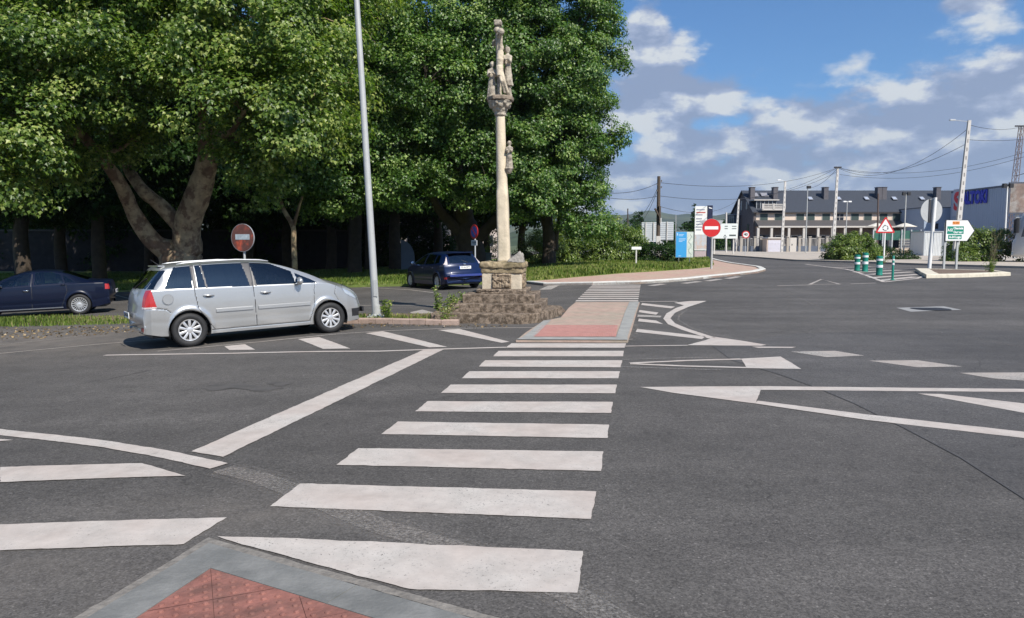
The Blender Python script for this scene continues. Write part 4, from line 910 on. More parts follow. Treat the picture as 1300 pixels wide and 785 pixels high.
# ================================================================== CARS
def interp(pts, x):
    xs = [p[0] for p in pts]; ys = [p[1] for p in pts]; return np.interp(x, xs, ys)
def smooth_poly(pts, it=2):
    """Chaikin corner cutting, ends kept"""
    P = [np.array(p, float) for p in pts]
    for _ in range(it):
        Q = [P[0]]
        for i in range(len(P)-1): Q += [P[i]*.75+P[i+1]*.25, P[i]*.25+P[i+1]*.75]
        Q.append(P[-1]); P = Q
    return np.array(P)
def car(name, label, spec, loc, rz, paint, group=None, res=1.0):
    t = thing(name, label, 'car', loc, rz, group); S = spec; L_ = S['L']
    # stations along the centre-line profile, tail to nose
    prof = smooth_poly(S['top'], 2); seg = np.r_[0, np.cumsum(np.hypot(*np.diff(prof, axis=0).T))]
    NS = int(430*res); s = np.linspace(0, seg[-1], NS); xs = np.interp(s, seg, prof[:,0]); zt = np.interp(s, seg, prof[:,1])
    belt = interp(S['belt'], xs); W = interp(S['W'], xs); yr = np.minimum(interp(S['yr'], xs), W-.01); crown = interp(S['crown'], xs)
    zb = interp(S['sill'], xs)
    zc = zt-crown; zs = np.minimum(belt, zc-.012); zs = np.maximum(zs, zb+.02)
    zc = np.maximum(zc, zs+.006)
    NL, NU, NC = int(64*res), int(40*res), int(34*res)
    rows_y = []; rows_z = []; typ = []
    for i in range(NL+1):                       # lower body side
        q = i/NL; z = zb+(zs-zb)*q
        bul = 1 - .055*(1-q)**2.2*1.0 - .030*q**3 - .018*np.exp(-((q-.30)/.06)**2)*S.get('groove', .4)
        rows_y.append(W*bul); rows_z.append(z); typ.append(0)
    ys0 = rows_y[-1]
    for i in range(1, NU+1):                    # side glass band
        q = i/NU; y = ys0+(yr-ys0)*q + .018*np.sin(math.pi*q); z = zs+(zc-zs)*q
        rows_y.append(y); rows_z.append(z); typ.append(1)
    for i in range(1, NC+1):                    # roof, bonnet, screens: across to the centre line
        q = i/NC; a = q*math.pi/2; ex = .62
        y = yr*(1-q); z = zc+(zt-zc)*(1-(1-q)**2.6)
        rows_y.append(y); rows_z.append(z); typ.append(2)
    Y = np.array(rows_y); Zz = np.array(rows_z); typ = np.array(typ); nr = len(typ); Xs = np.tile(xs, (nr, 1))
    # soften the roof-rail corner
    for _ in range(3):
        k = np.arange(NL+NU-4, NL+NU+5); Yk = Y.copy(); Zk = Zz.copy()
        Y[k] = .25*Yk[k-1]+.5*Yk[k]+.25*Yk[k+1]; Zz[k] = .25*Zk[k-1]+.5*Zk[k]+.25*Zk[k+1]
    X0, Z0 = Xs.copy(), Zz.copy()
    # plan-view bow of tail and nose
    tb, nb = S['bow']
    ft = np.clip(1-Xs/.9, 0, 1)**1.3; Xs = Xs + tb*ft*(np.abs(Y)/S['W0'])**3
    fn = np.clip(1-(L_-Xs)/1.3, 0, 1)**1.2; Xs = Xs - nb*fn*(np.abs(Y)/S['W0'])**2.6
    # wheel-arch lips and bumper bulge
    R_a = S['Ra']
    lip = np.zeros_like(Y)
    for wx in S['wx']:
        r = np.hypot(X0-wx, Z0-S['wr']); lip += .022*np.exp(-((r-R_a-.03)/.04)**2)*(typ[:,None] == 0)
    Y = Y+lip
    for sm in S['seams']:                       # shallow grooves along the panel gaps
        for i in range(len(sm)-1):
            a = np.array(sm[i]); c = np.array(sm[i+1]); d = c-a; l2 = (d**2).sum()
            u = np.clip(((X0-a[0])*d[0]+(Z0-a[1])*d[1])/l2, 0, 1); dist = np.hypot(X0-a[0]-u*d[0], Z0-a[1]-u*d[1])
            Y -= .006*(dist < .008)*(typ[:,None] < 2)
    # both sides
    Vh = np.stack([Xs, -Y, Zz], -1)              # right side (y<0)
    Vm = np.stack([Xs, Y, Zz], -1)[::-1][1:]
    V = np.concatenate([Vh, Vm]); T = np.r_[typ, typ[::-1][1:]]; XX = np.concatenate([X0, X0[::-1][1:]]); ZZ = np.concatenate([Z0, Z0[::-1][1:]])
    nR = len(T)
    # snap to arch circle
    for wx in S['wx']:
        dx = V[:,:,0]-wx; dz = V[:,:,2]-S['wr']; r = np.hypot(dx, dz); k = (np.abs(r-R_a) < .013) & (T[:,None] == 0) & (r > .1)
        f = np.where(k, R_a/np.maximum(r, .01), 1); V[:,:,0] = wx+dx*f; V[:,:,2] = S['wr']+dz*f
    idx = np.arange(nR)[:,None]*NS + np.arange(NS)[None]
    q = np.stack([idx[:-1,:-1], idx[:-1,1:], idx[1:,1:], idx[1:,:-1]], -1).reshape(-1, 4)
    VC = V.reshape(-1, 3)[q].mean(1); XC = XX.reshape(-1)[q].mean(1); ZC = ZZ.reshape(-1)[q].mean(1)
    rowf = np.repeat(np.arange(nR-1), NS-1); TC = T[rowf+((rowf+1 < nR).astype(int))*0]; TC = np.where((rowf >= nR//2), T[rowf+1], T[rowf])
    TC = np.maximum(T[rowf], T[np.minimum(rowf+1, nR-1)]) 
    side = np.where(VC[:,1] < 0, -1, 1)
    cls = np.zeros(len(q), int)                 # 0 body
    for wx in S['wx']:
        r = np.hypot(VC[:,0]-wx, VC[:,2]-S['wr']); cls[(r < R_a-.001) & (TC == 0)] = -1
    parts = {}
    def region(k, mask): cls[mask & (cls >= 0)] = k
    regs = S['regions']; names = [None]
    for i, (nm, matl, fn_, off) in enumerate(regs):
        names.append((nm, matl, off)); region(i+1, fn_(XC, VC, ZC, TC, side))
    for sm in S['seams']:
        for i in range(len(sm)-1):
            a = np.array(sm[i]); c = np.array(sm[i+1]); d = c-a; l2 = (d**2).sum()
            u = np.clip(((XC-a[0])*d[0]+(ZC-a[1])*d[1])/l2, 0, 1); dist = np.hypot(XC-a[0]-u*d[0], ZC-a[1]-u*d[1])
            cls[(dist < .0055) & (TC < 2) & (cls == 0)] = 99
    VV = V.reshape(-1, 3)
    def sub(nm, mask, mats_, mi=None, off=0):
        if not mask.any(): return None
        fq = q[mask]; used, inv = np.unique(fq, return_inverse=True); fq = inv.reshape(-1, 4); vv = VV[used].copy()
        me = bpy.data.meshes.new(nm); me.from_pydata(vv.tolist(), [], fq.tolist())
        for m_ in mats_: me.materials.append(m_)
        if mi is not None: me.polygons.foreach_set('material_index', mi[mask].astype(np.int32))
        bm = bmesh.new(); bm.from_mesh(me); bmesh.ops.remove_doubles(bm, verts=bm.verts, dist=.0004); bmesh.ops.dissolve_degenerate(bm, dist=.0002, edges=bm.edges)
        if off:
            bm.normal_update()
            for v in bm.verts: v.co += v.normal*off
        bm.to_mesh(me); bm.free(); me.polygons.foreach_set('use_smooth', [True]*len(me.polygons))
        o = bpy.data.objects.new(nm, me); col.objects.link(o); o.parent = t; return o
    mi = (cls == 99).astype(int)
    sub('body', (cls == 0) | (cls == 99), [paint, PLASTIC], mi)
    done = {}
    for i, (nm, matl, off) in enumerate(names[1:], 1):
        for sd in ((-1, 1) if nm in ('window', 'quarter_window', 'headlight', 'tail_light', 'door_window', 'fog_lamp', 'pillar_trim', 'rear_side_glass') else (0,)):
            k = (cls == i) & ((side == sd) if sd else True)
            o = sub(nm, k, [matl], None, off)
    # end caps (bumper faces)
    for e, nm in ((0, 'rear_bumper'), (NS-1, 'front_bumper')):
        ring = VV.reshape(nR, NS, 3)[:, e]; half = nR//2; vs = []; fs = []; K = 9
        push = -.035 if e == 0 else .035
        for k in range(K):                      # slices from outline towards the middle height
            u = k/(K-1); c = ring.copy(); c[:,1] *= (1-.97*u); zc_ = (ring[0,2]+ring[half,2])/2; c[:,2] = zc_+(ring[:,2]-zc_)*(1-.9*u); c[:,0] += push*math.sin(u*math.pi/2); vs += c.tolist()
        for k in range(K-1):
            for j in range(nR-1): fs.append((k*nR+j, k*nR+j+1, (k+1)*nR+j+1, (k+1)*nR+j))
            fs.append((k*nR+nR-1, k*nR, (k+1)*nR, (k+1)*nR+nR-1))
        b = MB(); b.add(vs, fs); b.build(nm, paint if nm != 'front_bumper' or not S.get('black_nose') else paint, t, smooth=True)
    # underside, arch liners
    b = MB(); w0 = S['W0']
    b.box(.25, L_-.25, -w0+.2, w0-.2, .20, .34)
    for wx in S['wx']:
        n = 20
        for sd in (-1, 1):
            v = []; f = []
            for i in range(n+1):
                a = math.pi*1.25*i/n - math.pi*.125; x = wx+(R_a-.001)*math.cos(a); z = S['wr']+(R_a-.001)*math.sin(a); v += [(x, sd*(interp(S['W'], x)-.004), z), (x, sd*.45, z)]
            for i in range(n): f.append((2*i, 2*i+2, 2*i+3, 2*i+1))
            m0 = len(v); v.append((wx, sd*.45, S['wr'])); f += [(2*i+1, 2*i+3, m0) for i in range(n)]
            b.add(v, f)
    for sd in (-1, 1):                          # inner floor skin keeps daylight out of the shell
        b.box(S['wx'][0]+R_a, S['wx'][1]-R_a, sd*(w0-.10)-.01, sd*(w0-.10)+.01, .2, .8)
    b.build('underbody', PLASTIC, t, fixn=False)
    # cabin: floor, seats, dash
    b = MB(); cx0, cx1 = S['cabin']; bz = S['beltz']
    b.box(cx0, cx1+.2, -w0+.16, w0-.16, .38, .46); b.box(cx1-.05, cx1+.35, -w0+.16, w0-.16, .6, bz-.06); b.box(cx0-.25, cx0+.05, -w0+.2, w0-.2, .5, bz-.1)
    b.build('cabin', PLASTIC, t)
    seatm = mat('seat_cloth', (.06,.06,.065), .9)
    for sx in S['seats']:
        for sy in (-.36, .36):
            b = MB(); b.bbox(sx-.05, sx+.48, sy-.24, sy+.24, .46, .66, .03)
            pr = [(sx-.08,.62),(sx+.06,.62),(sx-.10,bz+.14),(sx-.20,bz+.14)]; b.prism(pr, sy-.23, sy+.23); b.bbox(sx-.22, sx-.12, sy-.13, sy+.13, bz+.17, bz+.36, .02); b.build('seat', seatm, t)
    b = MB(); ring = [(cx1-.12, -.36*-1+.18*math.cos(a), bz-.02+.18*math.sin(a)) for a in [2*math.pi*k/16 for k in range(17)]]; b.tube(ring, .014, 6, cap=False); b.tube([(cx1-.12,.36,bz-.02),(cx1+.1,.36,bz-.08)], .03, 8); b.build('steering_wheel', PLASTIC, t)
    # wheels
    for wx in S['wx']:
        for sd in (-1, 1):
            wt = bpy.data.objects.new('wheel', None); col.objects.link(wt); wt.parent = t; wt.location = (wx, sd*(w0-.125), S['wr']); wt.rotation_euler = (0, 0, 0 if sd < 0 else math.pi)
            r = S['wr']; rr = S['rim']
            b = MB(); b.lathe([(rr-.006,-.085),(rr+.012,-.104),(r-.05,-.110),(r-.015,-.095),(r,-.07),(r,.07),(r-.015,.095),(r-.05,.11),(rr,.10)], 44, axis='y', cap=False); b.build('tyre', BLACK, wt, smooth=True, fixn=True, angle=R(40))
            b = MB(); b.lathe([(rr-.006,-.086),(rr-.010,-.092),(rr-.022,-.090),(rr-.028,-.070),(rr-.05,.05)], 44, axis='y', cap=False)
            ns = S['spokes']; sw = S['spoke_w']
            for k in range(ns):
                a = 2*math.pi*(k+.5)/ns; ca, sa = math.cos(a), math.sin(a); v = []
                for (rad_, hw, y0, y1) in ((.045, sw[0], -.080, -.045), ((rr-.03)*.6, (sw[0]+sw[1])/2, -.088, -.060), (rr-.020, sw[1], -.086, -.060)):
                    for s1, yy in ((-1,y0+.004),(-.55,y0),(.55,y0),(1,y0+.004),(1,y1),(-1,y1)): v.append((rad_*ca-s1*hw*sa, yy, rad_*sa+s1*hw*ca))
                f = []
                for g in range(2):
                    for j in range(6): f.append((g*6+j, g*6+(j+1)%6, g*6+6+(j+1)%6, g*6+6+j))
                b.add(v, f)
            b.lathe([(.0,-.086),(.035,-.086),(.058,-.080),(.064,-.06)], 20, axis='y', cap=False); b.build('rim', S['rimmat'], wt, smooth=True, angle=R(35))
            b = MB(); b.lathe([(.0,-.028),(rr-.04,-.028)], 28, axis='y', cap=False); b.lathe([(.0,-.034),(.13,-.034),(.13,-.028)], 24, axis='y', cap=False); b.build('brake_disc', mat('brake', (.06,.06,.06), .5, metal=.6), wt)
    return t
def inpoly(x, z, poly): return pip(np.asarray(x), np.asarray(z), poly)
SILVER = mat('silver_paint', (.47, .475, .47), .30, metal=.6, coat=.8, var=.03, scale=2)
NAVY = mat('dark_navy_paint', (.003, .006, .021), .3, spec=.25, coat=.35)
DBLUE = mat('blue_paint', (.002, .010, .050), .32, metal=.1, spec=.3, coat=.5)
WCAR = mat('white_paint', (.7,.7,.7), .35, coat=.6)
ALLOY = mat('alloy', (.62,.62,.62), .35, metal=.6)
GL = glass_mat('tinted_glass', (.16,.19,.24)); GLF = glass_mat('clear_glass', (.50,.58,.60)); GLD = glass_mat('privacy_glass', (.05,.055,.07), gl=.35)
TAILM = mat('tail_lens', (.42,.02,.02), .15, coat=1); TAILW = mat('clear_lens', (.62,.55,.54), .15, coat=1); HEADM = mat('head_lens', (.50,.54,.58), .12, metal=.4, coat=1)
# ---- the silver people carrier
def zq(P, z0=1.05, k=.88): return [(x, z if z < z0 else z0+(z-z0)*k) for x, z in P]
MPV = dict(L=4.467, W0=.90, wr=.312, wx=(.86, 3.563), Ra=.365, rim=.208, spokes=10, spoke_w=(.017,.026), rimmat=ALLOY, groove=.2,
 top=zq([(.03,.50),(.0,.56),(.0,.62),(.02,.70),(.05,.92),(.12,1.10),(.30,1.34),(.42,1.50),(.47,1.555),(.60,1.59),(1.0,1.63),(1.8,1.645),(2.35,1.615),(2.75,1.50),(3.2,1.30),(3.55,1.135),(3.75,1.065),(4.05,.97),(4.27,.86),(4.38,.74),(4.44,.60),(4.467,.46),(4.46,.42)]),
 belt=[(0,1.07),(1,1.055),(2.5,1.035),(3.4,1.03),(3.8,1.0),(4.46,.7)], W=[(0,.80),(.12,.86),(.4,.885),(1,.90),(3.2,.90),(3.9,.885),(4.2,.84),(4.46,.74)],
 yr=[(0,.74),(.3,.66),(1,.655),(1.8,.645),(2.4,.635),(3.0,.68),(3.5,.76),(4.0,.74),(4.3,.66),(4.46,.55)], crown=[(0,.03),(.3,.055),(1,.06),(2,.055),(2.4,.05),(3.3,.045),(3.8,.05),(4.46,.03)],
 sill=[(0,.30),(.3,.24),(.7,.215),(3.8,.215),(4.2,.20),(4.46,.22)], bow=(.16,.40), cabin=(.9,2.75), beltz=1.03, seats=(1.45,2.35))
tl = [(-.02,.78),(-.02,1.09),(.16,1.075),(.235,.775)]
def mpv_win(a, zl=1.075, zh=1.525): return a
MPV['seams'] = [[(.99,1.50),(.99,.95),(1.03,.70),(1.18,.46),(1.30,.29)], [(2.06,1.53),(2.05,1.0),(2.08,.29)], [(3.30,1.05),(3.26,.90),(3.24,.60),(3.12,.29)], [(1.25,.285),(3.12,.285)],
 [(.06,.745),(.235,.745),(.42,.72),(.50,.66)], [(3.90,1.00),(3.84,.80),(3.95,.66)]]
_g = [lambda x,V,z,T,s: (T==1)&inpoly(x,z,zq([(.40,1.085),(.96,1.075),(.965,1.54),(.68,1.525)])),
      lambda x,V,z,T,s: (T==1)&inpoly(x,z,zq([(1.04,1.075),(1.185,1.073),(1.14,1.548),(1.04,1.545)])),
      lambda x,V,z,T,s: (T==1)&inpoly(x,z,zq([(1.215,1.073),(1.99,1.060),(1.90,1.562),(1.17,1.55)])),
      lambda x,V,z,T,s: (T==1)&inpoly(x,z,zq([(2.12,1.060),(2.88,1.052),(2.84,1.33),(2.45,1.515),(2.05,1.56)])),
      lambda x,V,z,T,s: (T==1)&inpoly(x,z,zq([(2.93,1.050),(3.36,1.045),(2.90,1.29)]))]
MPV['regions'] = [('window', GLD, _g[0], 0), ('window', GLD, _g[1], 0), ('window', GLD, _g[2], 0), ('window', GL, _g[3], 0), ('window', GLD, _g[4], 0),
 ('pillar_trim', mat('dull_black', (.045,.045,.05), .45), lambda x,V,z,T,s: (T==1)&inpoly(x,z,zq([(1.99,1.055),(2.12,1.055),(2.05,1.57),(1.90,1.57)])), 0),
 ('pillar_trim', MATS['dull_black'], lambda x,V,z,T,s: (T==1)&inpoly(x,z,zq([(.965,1.07),(1.035,1.07),(1.035,1.56),(.97,1.555)])), 0),
 ('pillar_trim', MATS['dull_black'], lambda x,V,z,T,s: (T==1)&inpoly(x,z,zq([(1.185,1.07),(1.215,1.07),(1.17,1.56),(1.14,1.56)])), 0),
 ('rear_window', GLD, lambda x,V,z,T,s: (T==2)&(V[:,2]>1.10)&(V[:,2]<1.42)&(x<.47)&(np.abs(V[:,1])<.66), 0),
 ('rear_side_glass', GLD, lambda x,V,z,T,s: (T==1)&inpoly(x,z,zq([(.0,1.10),(.23,1.10),(.53,1.47),(.0,1.47)])), 0),
 ('windscreen', GLF, lambda x,V,z,T,s: (T==2)&(x>2.50)&(x<3.50)&(np.abs(V[:,1])<interp([(2.4,.60),(3.5,.72)],x)), 0),
 ('tail_light', TAILM, lambda x,V,z,T,s: (T<2)&inpoly(x,z,tl)&(np.abs(V[:,1])>.62), .006),
 ('tail_light', TAILW, lambda x,V,z,T,s: (T<2)&inpoly(x,z,zq([(-.02,.745),(-.02,.778),(.235,.773),(.24,.745)]))&(np.abs(V[:,1])>.62), .006),
 ('headlight', HEADM, lambda x,V,z,T,s: (np.abs(V[:,1])>.36)&inpoly(x,z,zq([(4.0,.985),(4.12,.80),(4.40,.66),(4.46,.74),(4.30,.87),(4.1,.965)])), .006),
 ('lower_grille', PLASTIC, lambda x,V,z,T,s: (x>4.30)&(V[:,2]>.30)&(V[:,2]<.46), .003)]
MPV['seams'] = [zq(s_) for s_ in MPV['seams']]
pr_ = G(244.5, 440.5); pf_ = G(420, 423)
def park(spec, p_rear, p_front, side):
    a = math.atan2(p_front[1]-p_rear[1], p_front[0]-p_rear[0]); mid = Vector(((p_rear[0]+p_front[0])/2, (p_rear[1]+p_front[1])/2))
    wm = sum(spec['wx'])/2; lat = side*(spec['W0']-.03); fwd = Vector((math.cos(a), math.sin(a))); lt = Vector((-fwd.y, fwd.x))
    o = mid - fwd*wm - lt*lat; return (o.x, o.y), a
(o_, a_) = park(MPV, pr_, pf_, -1)
zr, zf = h(*pr_), h(*pf_)
mpv = car('people_carrier', 'silver people carrier parked in front of the trees', MPV, (*o_, (zr+zf)/2), a_, SILVER)
def place_on_ground(o, spec, a):
    # sit all four wheels on the sloping road
    fwd = Vector((math.cos(a), math.sin(a))); lt = Vector((-fwd.y, fwd.x)); P = []
    for wx in spec['wx']:
        for sd in (-1, 1):
            p = Vector(o.location[:2])+fwd*wx+lt*sd*(spec['W0']-.125); P.append(h(p.x, p.y))
    zr_, zf_ = (P[0]+P[1])/2, (P[2]+P[3])/2; wb = spec['wx'][1]-spec['wx'][0]; pitch = math.atan2(zf_-zr_, wb); roll = math.atan2((P[1]+P[3]-P[0]-P[2])/2, 2*(spec['W0']-.125))
    o.rotation_mode = 'XYZ'; o.rotation_euler = (roll, -pitch, a); o.location.z = zr_ - math.tan(pitch)*spec['wx'][0]
place_on_ground(mpv, MPV, a_)
def handle(t, x, z, y, sd, m, L_=.19):
    b = MB(); yy = sd*y; b.tube([(x-L_/2, yy, z), (x-L_/2+.03, yy+sd*.028, z+.006), (x+L_/2-.03, yy+sd*.028, z+.006), (x+L_/2, yy, z)], [.012,.016,.016,.012], 8)
    b.build('door_handle', m, t, smooth=True, fixn=False)
    b = MB(); b.ball((x, yy-sd*.004, z-.012), .05, 14, 8, (1.2,.22,.6)); b.build('handle_cup', mat('recess', (.20,.20,.21), .5), t, smooth=True)
def mirror(t, x, z, y, sd, m):
    b = MB(); b.tube([(x, sd*(y-.02), z-.05), (x+.02, sd*(y+.08), z-.03)], [.03,.022], 8); b.ball((x-.01, sd*(y+.14), z+.01), .1, 16, 10, (.62,1.0,.80)); o = b.build('wing_mirror', m, t, smooth=True)
    b = MB(); b.ball((x-.075, sd*(y+.14), z+.01), .075, 14, 8, (.10,1,.8)); b.build('mirror_glass', mat('mirror', (.6,.65,.7), .05, metal=1), o, smooth=True)
def plate(t, x, z, m=None, rot=0, txt='2841 DKN', w=.52):
    b = MB(); b.bbox(-w/2, w/2, -.006, .006, -.055, .055, .003); o = b.build('number_plate', WHITE, t); o.location = (x, 0, z); o.rotation_euler = (rot, 0, -math.pi/2)
    text('plate_text', txt, .085, PLASTIC, o, Matrix.Translation((0.01,-.008,0)) @ FACE, bold=.001, width=.40, depth=.001)
    b = MB(); b.box(-w/2, -w/2+.04, -.0075, -.006, -.052, .052); b.build('plate_strip', BLUE, o)
for sd in (-1, 1):
    handle(mpv, 1.22, .925, .888, sd, SILVER); handle(mpv, 2.27, .915, .890, sd, SILVER)
    mirror(mpv, 2.93, 1.09, .84, sd, SILVER)
    b = MB()                                    # rubbing strips on the doors
    for x0, x1 in ((1.32, 2.03), (2.10, 3.16)):
        v = []; y = sd*.893; 
        b.add([(x0,y-sd*.02,.60),(x0+.02,y+sd*.014,.61),(x1-.02,y+sd*.014,.61),(x1,y-sd*.02,.60),(x0,y-sd*.02,.68),(x0+.02,y+sd*.014,.665),(x1-.02,y+sd*.014,.665),(x1,y-sd*.02,.68)], [(0,3,2,1),(4,5,6,7),(1,2,6,5),(0,1,5,4),(2,3,7,6)])
    b.build('door_moulding', SILVER, mpv)
    rail = [(x, 1.05+(z-1.05)*.88-.018) for x, z in [(.74,1.590),(.84,1.61),(1.1,1.630),(1.8,1.645),(2.25,1.618),(2.42,1.585)]]
    b = MB(); b.tube([(x, sd*.665, z+.012) for x, z in rail], [.008,.013,.014,.014,.013,.008], 8); b.build('roof_rail', mat('rail_metal', (.6,.61,.62), .4, metal=.3), mpv, smooth=True, fixn=False)
    b = MB(); b.bbox(4.335, 4.375, sd*.60-.10, sd*.60+.10, .375, .48, .01); b.build('fog_lamp', PLASTIC, mpv)
b = MB(); b.lathe([(.0,-.0),(.085,-.0),(.088,.004),(.095,.004)], 28, (0,0,0), axis='y', cap=False); fc = b.build('fuel_flap', SILVER, mpv); fc.location = (.52, -.893, .90)
b = MB(); ringp = [(.52+.088*math.cos(a), -.889, .90+.088*math.sin(a)) for a in [2*math.pi*k/28 for k in range(29)]]; b.tube(ringp, .003, 4, cap=False); b.build('fuel_flap_gap', MATS['recess'], mpv, fixn=False)
plate(mpv, -.045, .62)
b = MB(); b.bbox(.46,.58,-.50,.50,1.488,1.510,.008); b.build('spoiler', SILVER, mpv)
b = MB(); b.tube([(.60,.05,1.50),(.56,.05,1.52),(.44,.05,1.62)], [.012,.008,.004], 6); b.build('aerial', PLASTIC, mpv)
b = MB(); b.tube([(.11,0,1.10),(.22,-.20,1.22),(.28,-.36,1.28)], .010, 5); b.build('rear_wiper', PLASTIC, mpv)
b = MB(); b.bbox(.10,.16,-.72,-.50,.33,.40,.01); b.build('bumper_reflector', mat('amber_red', (.35,.03,.02), .3), mpv)

# ---- the dark blue saloon, left
SAL = dict(L=4.43, W0=.87, wr=.315, wx=(.93, 3.525), Ra=.345, rim=.225, spokes=18, spoke_w=(.010,.010), rimmat=ALLOY,
 top=[(.05,.52),(.0,.60),(.01,.72),(.03,.90),(.07,1.00),(.14,1.035),(.40,1.045),(.62,1.06),(.95,1.19),(1.30,1.34),(1.65,1.405),(2.1,1.415),(2.45,1.365),(2.9,1.19),(3.25,1.02),(3.45,.97),(3.9,.88),(4.2,.77),(4.36,.66),(4.43,.52),(4.42,.42)],
 belt=[(0,.93),(.6,.95),(1.5,.935),(2.5,.905),(3.4,.89),(4.4,.62)], W=[(0,.72),(.12,.80),(.4,.845),(1,.87),(3.2,.87),(3.9,.85),(4.2,.78),(4.43,.66)],
 yr=[(0,.66),(.5,.66),(.9,.60),(1.3,.575),(2,.57),(2.4,.57),(2.9,.63),(3.4,.70),(4.0,.66),(4.43,.5)], crown=[(0,.03),(.6,.035),(1.3,.05),(2.2,.05),(2.6,.045),(3.4,.035),(4.43,.03)],
 sill=[(0,.30),(.4,.22),(.8,.19),(3.9,.19),(4.43,.22)], bow=(.20,.42), cabin=(1.2,2.7), beltz=.90, seats=(1.55,2.35))
SAL['seams'] = [[(1.25,.93),(1.22,.75),(1.33,.45),(1.40,.27)], [(2.12,1.37),(2.14,.9),(2.16,.27)], [(3.17,.90),(3.18,.6),(3.10,.27)]]
SAL['regions'] = [('window', GLF, lambda x,V,z,T,s: (T==1)&inpoly(x,z,[(1.30,.985),(2.07,.955),(2.05,1.325),(1.62,1.325),(1.38,1.23)]), 0),
 ('window', GL, lambda x,V,z,T,s: (T==1)&inpoly(x,z,[(1.02,.995),(1.27,.985),(1.34,1.21),(1.22,1.16)]), 0),
 ('window', GLF, lambda x,V,z,T,s: (T==1)&inpoly(x,z,[(2.20,.952),(3.10,.93),(3.02,1.00),(2.5,1.27),(2.17,1.325)]), 0),
 ('rear_window', GL, lambda x,V,z,T,s: (T==2)&(x>.68)&(x<1.36)&(np.abs(V[:,1])<interp([(.6,.60),(1.4,.52)],x)), 0),
 ('windscreen', GLF, lambda x,V,z,T,s: (T==2)&(x>2.52)&(x<3.28)&(np.abs(V[:,1])<interp([(2.5,.53),(3.3,.64)],x)), 0),
 ('tail_light', TAILM, lambda x,V,z,T,s: (T<2)&(x<.10)&(z>.74)&(z<.90)&(np.abs(V[:,1])>.25), .004),
 ('headlight', HEADM, lambda x,V,z,T,s: (np.abs(V[:,1])>.34)&inpoly(x,z,[(4.0,.80),(4.15,.62),(4.4,.55),(4.42,.62),(4.2,.78)]), .004)]
pr_ = G(102, 399.6); rr_ = R(180+22)
fwd = Vector((math.cos(rr_), math.sin(rr_)))
pf_ = (pr_[0]+fwd.x*2.6, pr_[1]+fwd.y*2.6); (o_, a_) = park(SAL, pr_, pf_, 1)
sal = car('saloon_car', 'dark navy saloon with many spoked alloy wheels parked beyond the left verge', SAL, (*o_, h(*pr_)), a_, NAVY, res=.75); place_on_ground(sal, SAL, a_)
chrome = mat('chrome', (.75,.75,.76), .12, metal=1)
for sd in (-1, 1):
    handle(sal, 2.28, .80, .868, sd, chrome, .17); handle(sal, 1.32, .93, .840, sd, NAVY, .12); mirror(sal, 2.95, .98, .80, sd, NAVY)
    b = MB(); b.bbox(1.35, 3.1, sd*.872-.006, sd*.872+.006, .24, .27, .003); b.build('sill_strip', mat('sill_chrome', (.3,.3,.32), .3, metal=.8), sal)
plate(sal, -.03, .66, txt='1967 DRB')
# ---- the blue hatchback, seen from behind
HAT = dict(L=4.34, W0=.90, wr=.32, wx=(.83, 3.47), Ra=.355, rim=.215, spokes=7, spoke_w=(.030,.042), rimmat=ALLOY,
 top=[(.07,.50),(.0,.56),(.0,.62),(.05,.66),(.09,.80),(.12,.98),(.30,1.20),(.50,1.40),(.58,1.44),(.9,1.475),(1.5,1.495),(2.1,1.48),(2.5,1.40),(3.0,1.20),(3.45,1.01),(3.9,.93),(4.15,.82),(4.30,.66),(4.34,.5),(4.33,.42)],
 belt=[(0,1.0),(1,.97),(2.5,.935),(3.4,.93),(4.3,.66)], W=[(0,.80),(.15,.86),(.5,.895),(1,.90),(3.2,.90),(3.9,.87),(4.34,.70)],
 yr=[(0,.70),(.15,.70),(.5,.60),(1,.60),(2,.60),(2.5,.61),(3.3,.72),(4,.70),(4.34,.5)], crown=[(0,.02),(.12,.03),(.5,.045),(1.5,.05),(2.5,.045),(4.34,.03)],
 sill=[(0,.28),(.4,.22),(.8,.20),(3.9,.20),(4.34,.22)], bow=(.15,.38), cabin=(.9,2.6), beltz=.94, seats=(1.45,2.3))
HAT['seams'] = [[(1.02,1.0),(1.0,.75),(1.15,.45),(1.2,.28)], [(1.98,1.42),(2.0,.9),(2.02,.28)], [(3.1,.93),(3.12,.6),(3.05,.28)]]
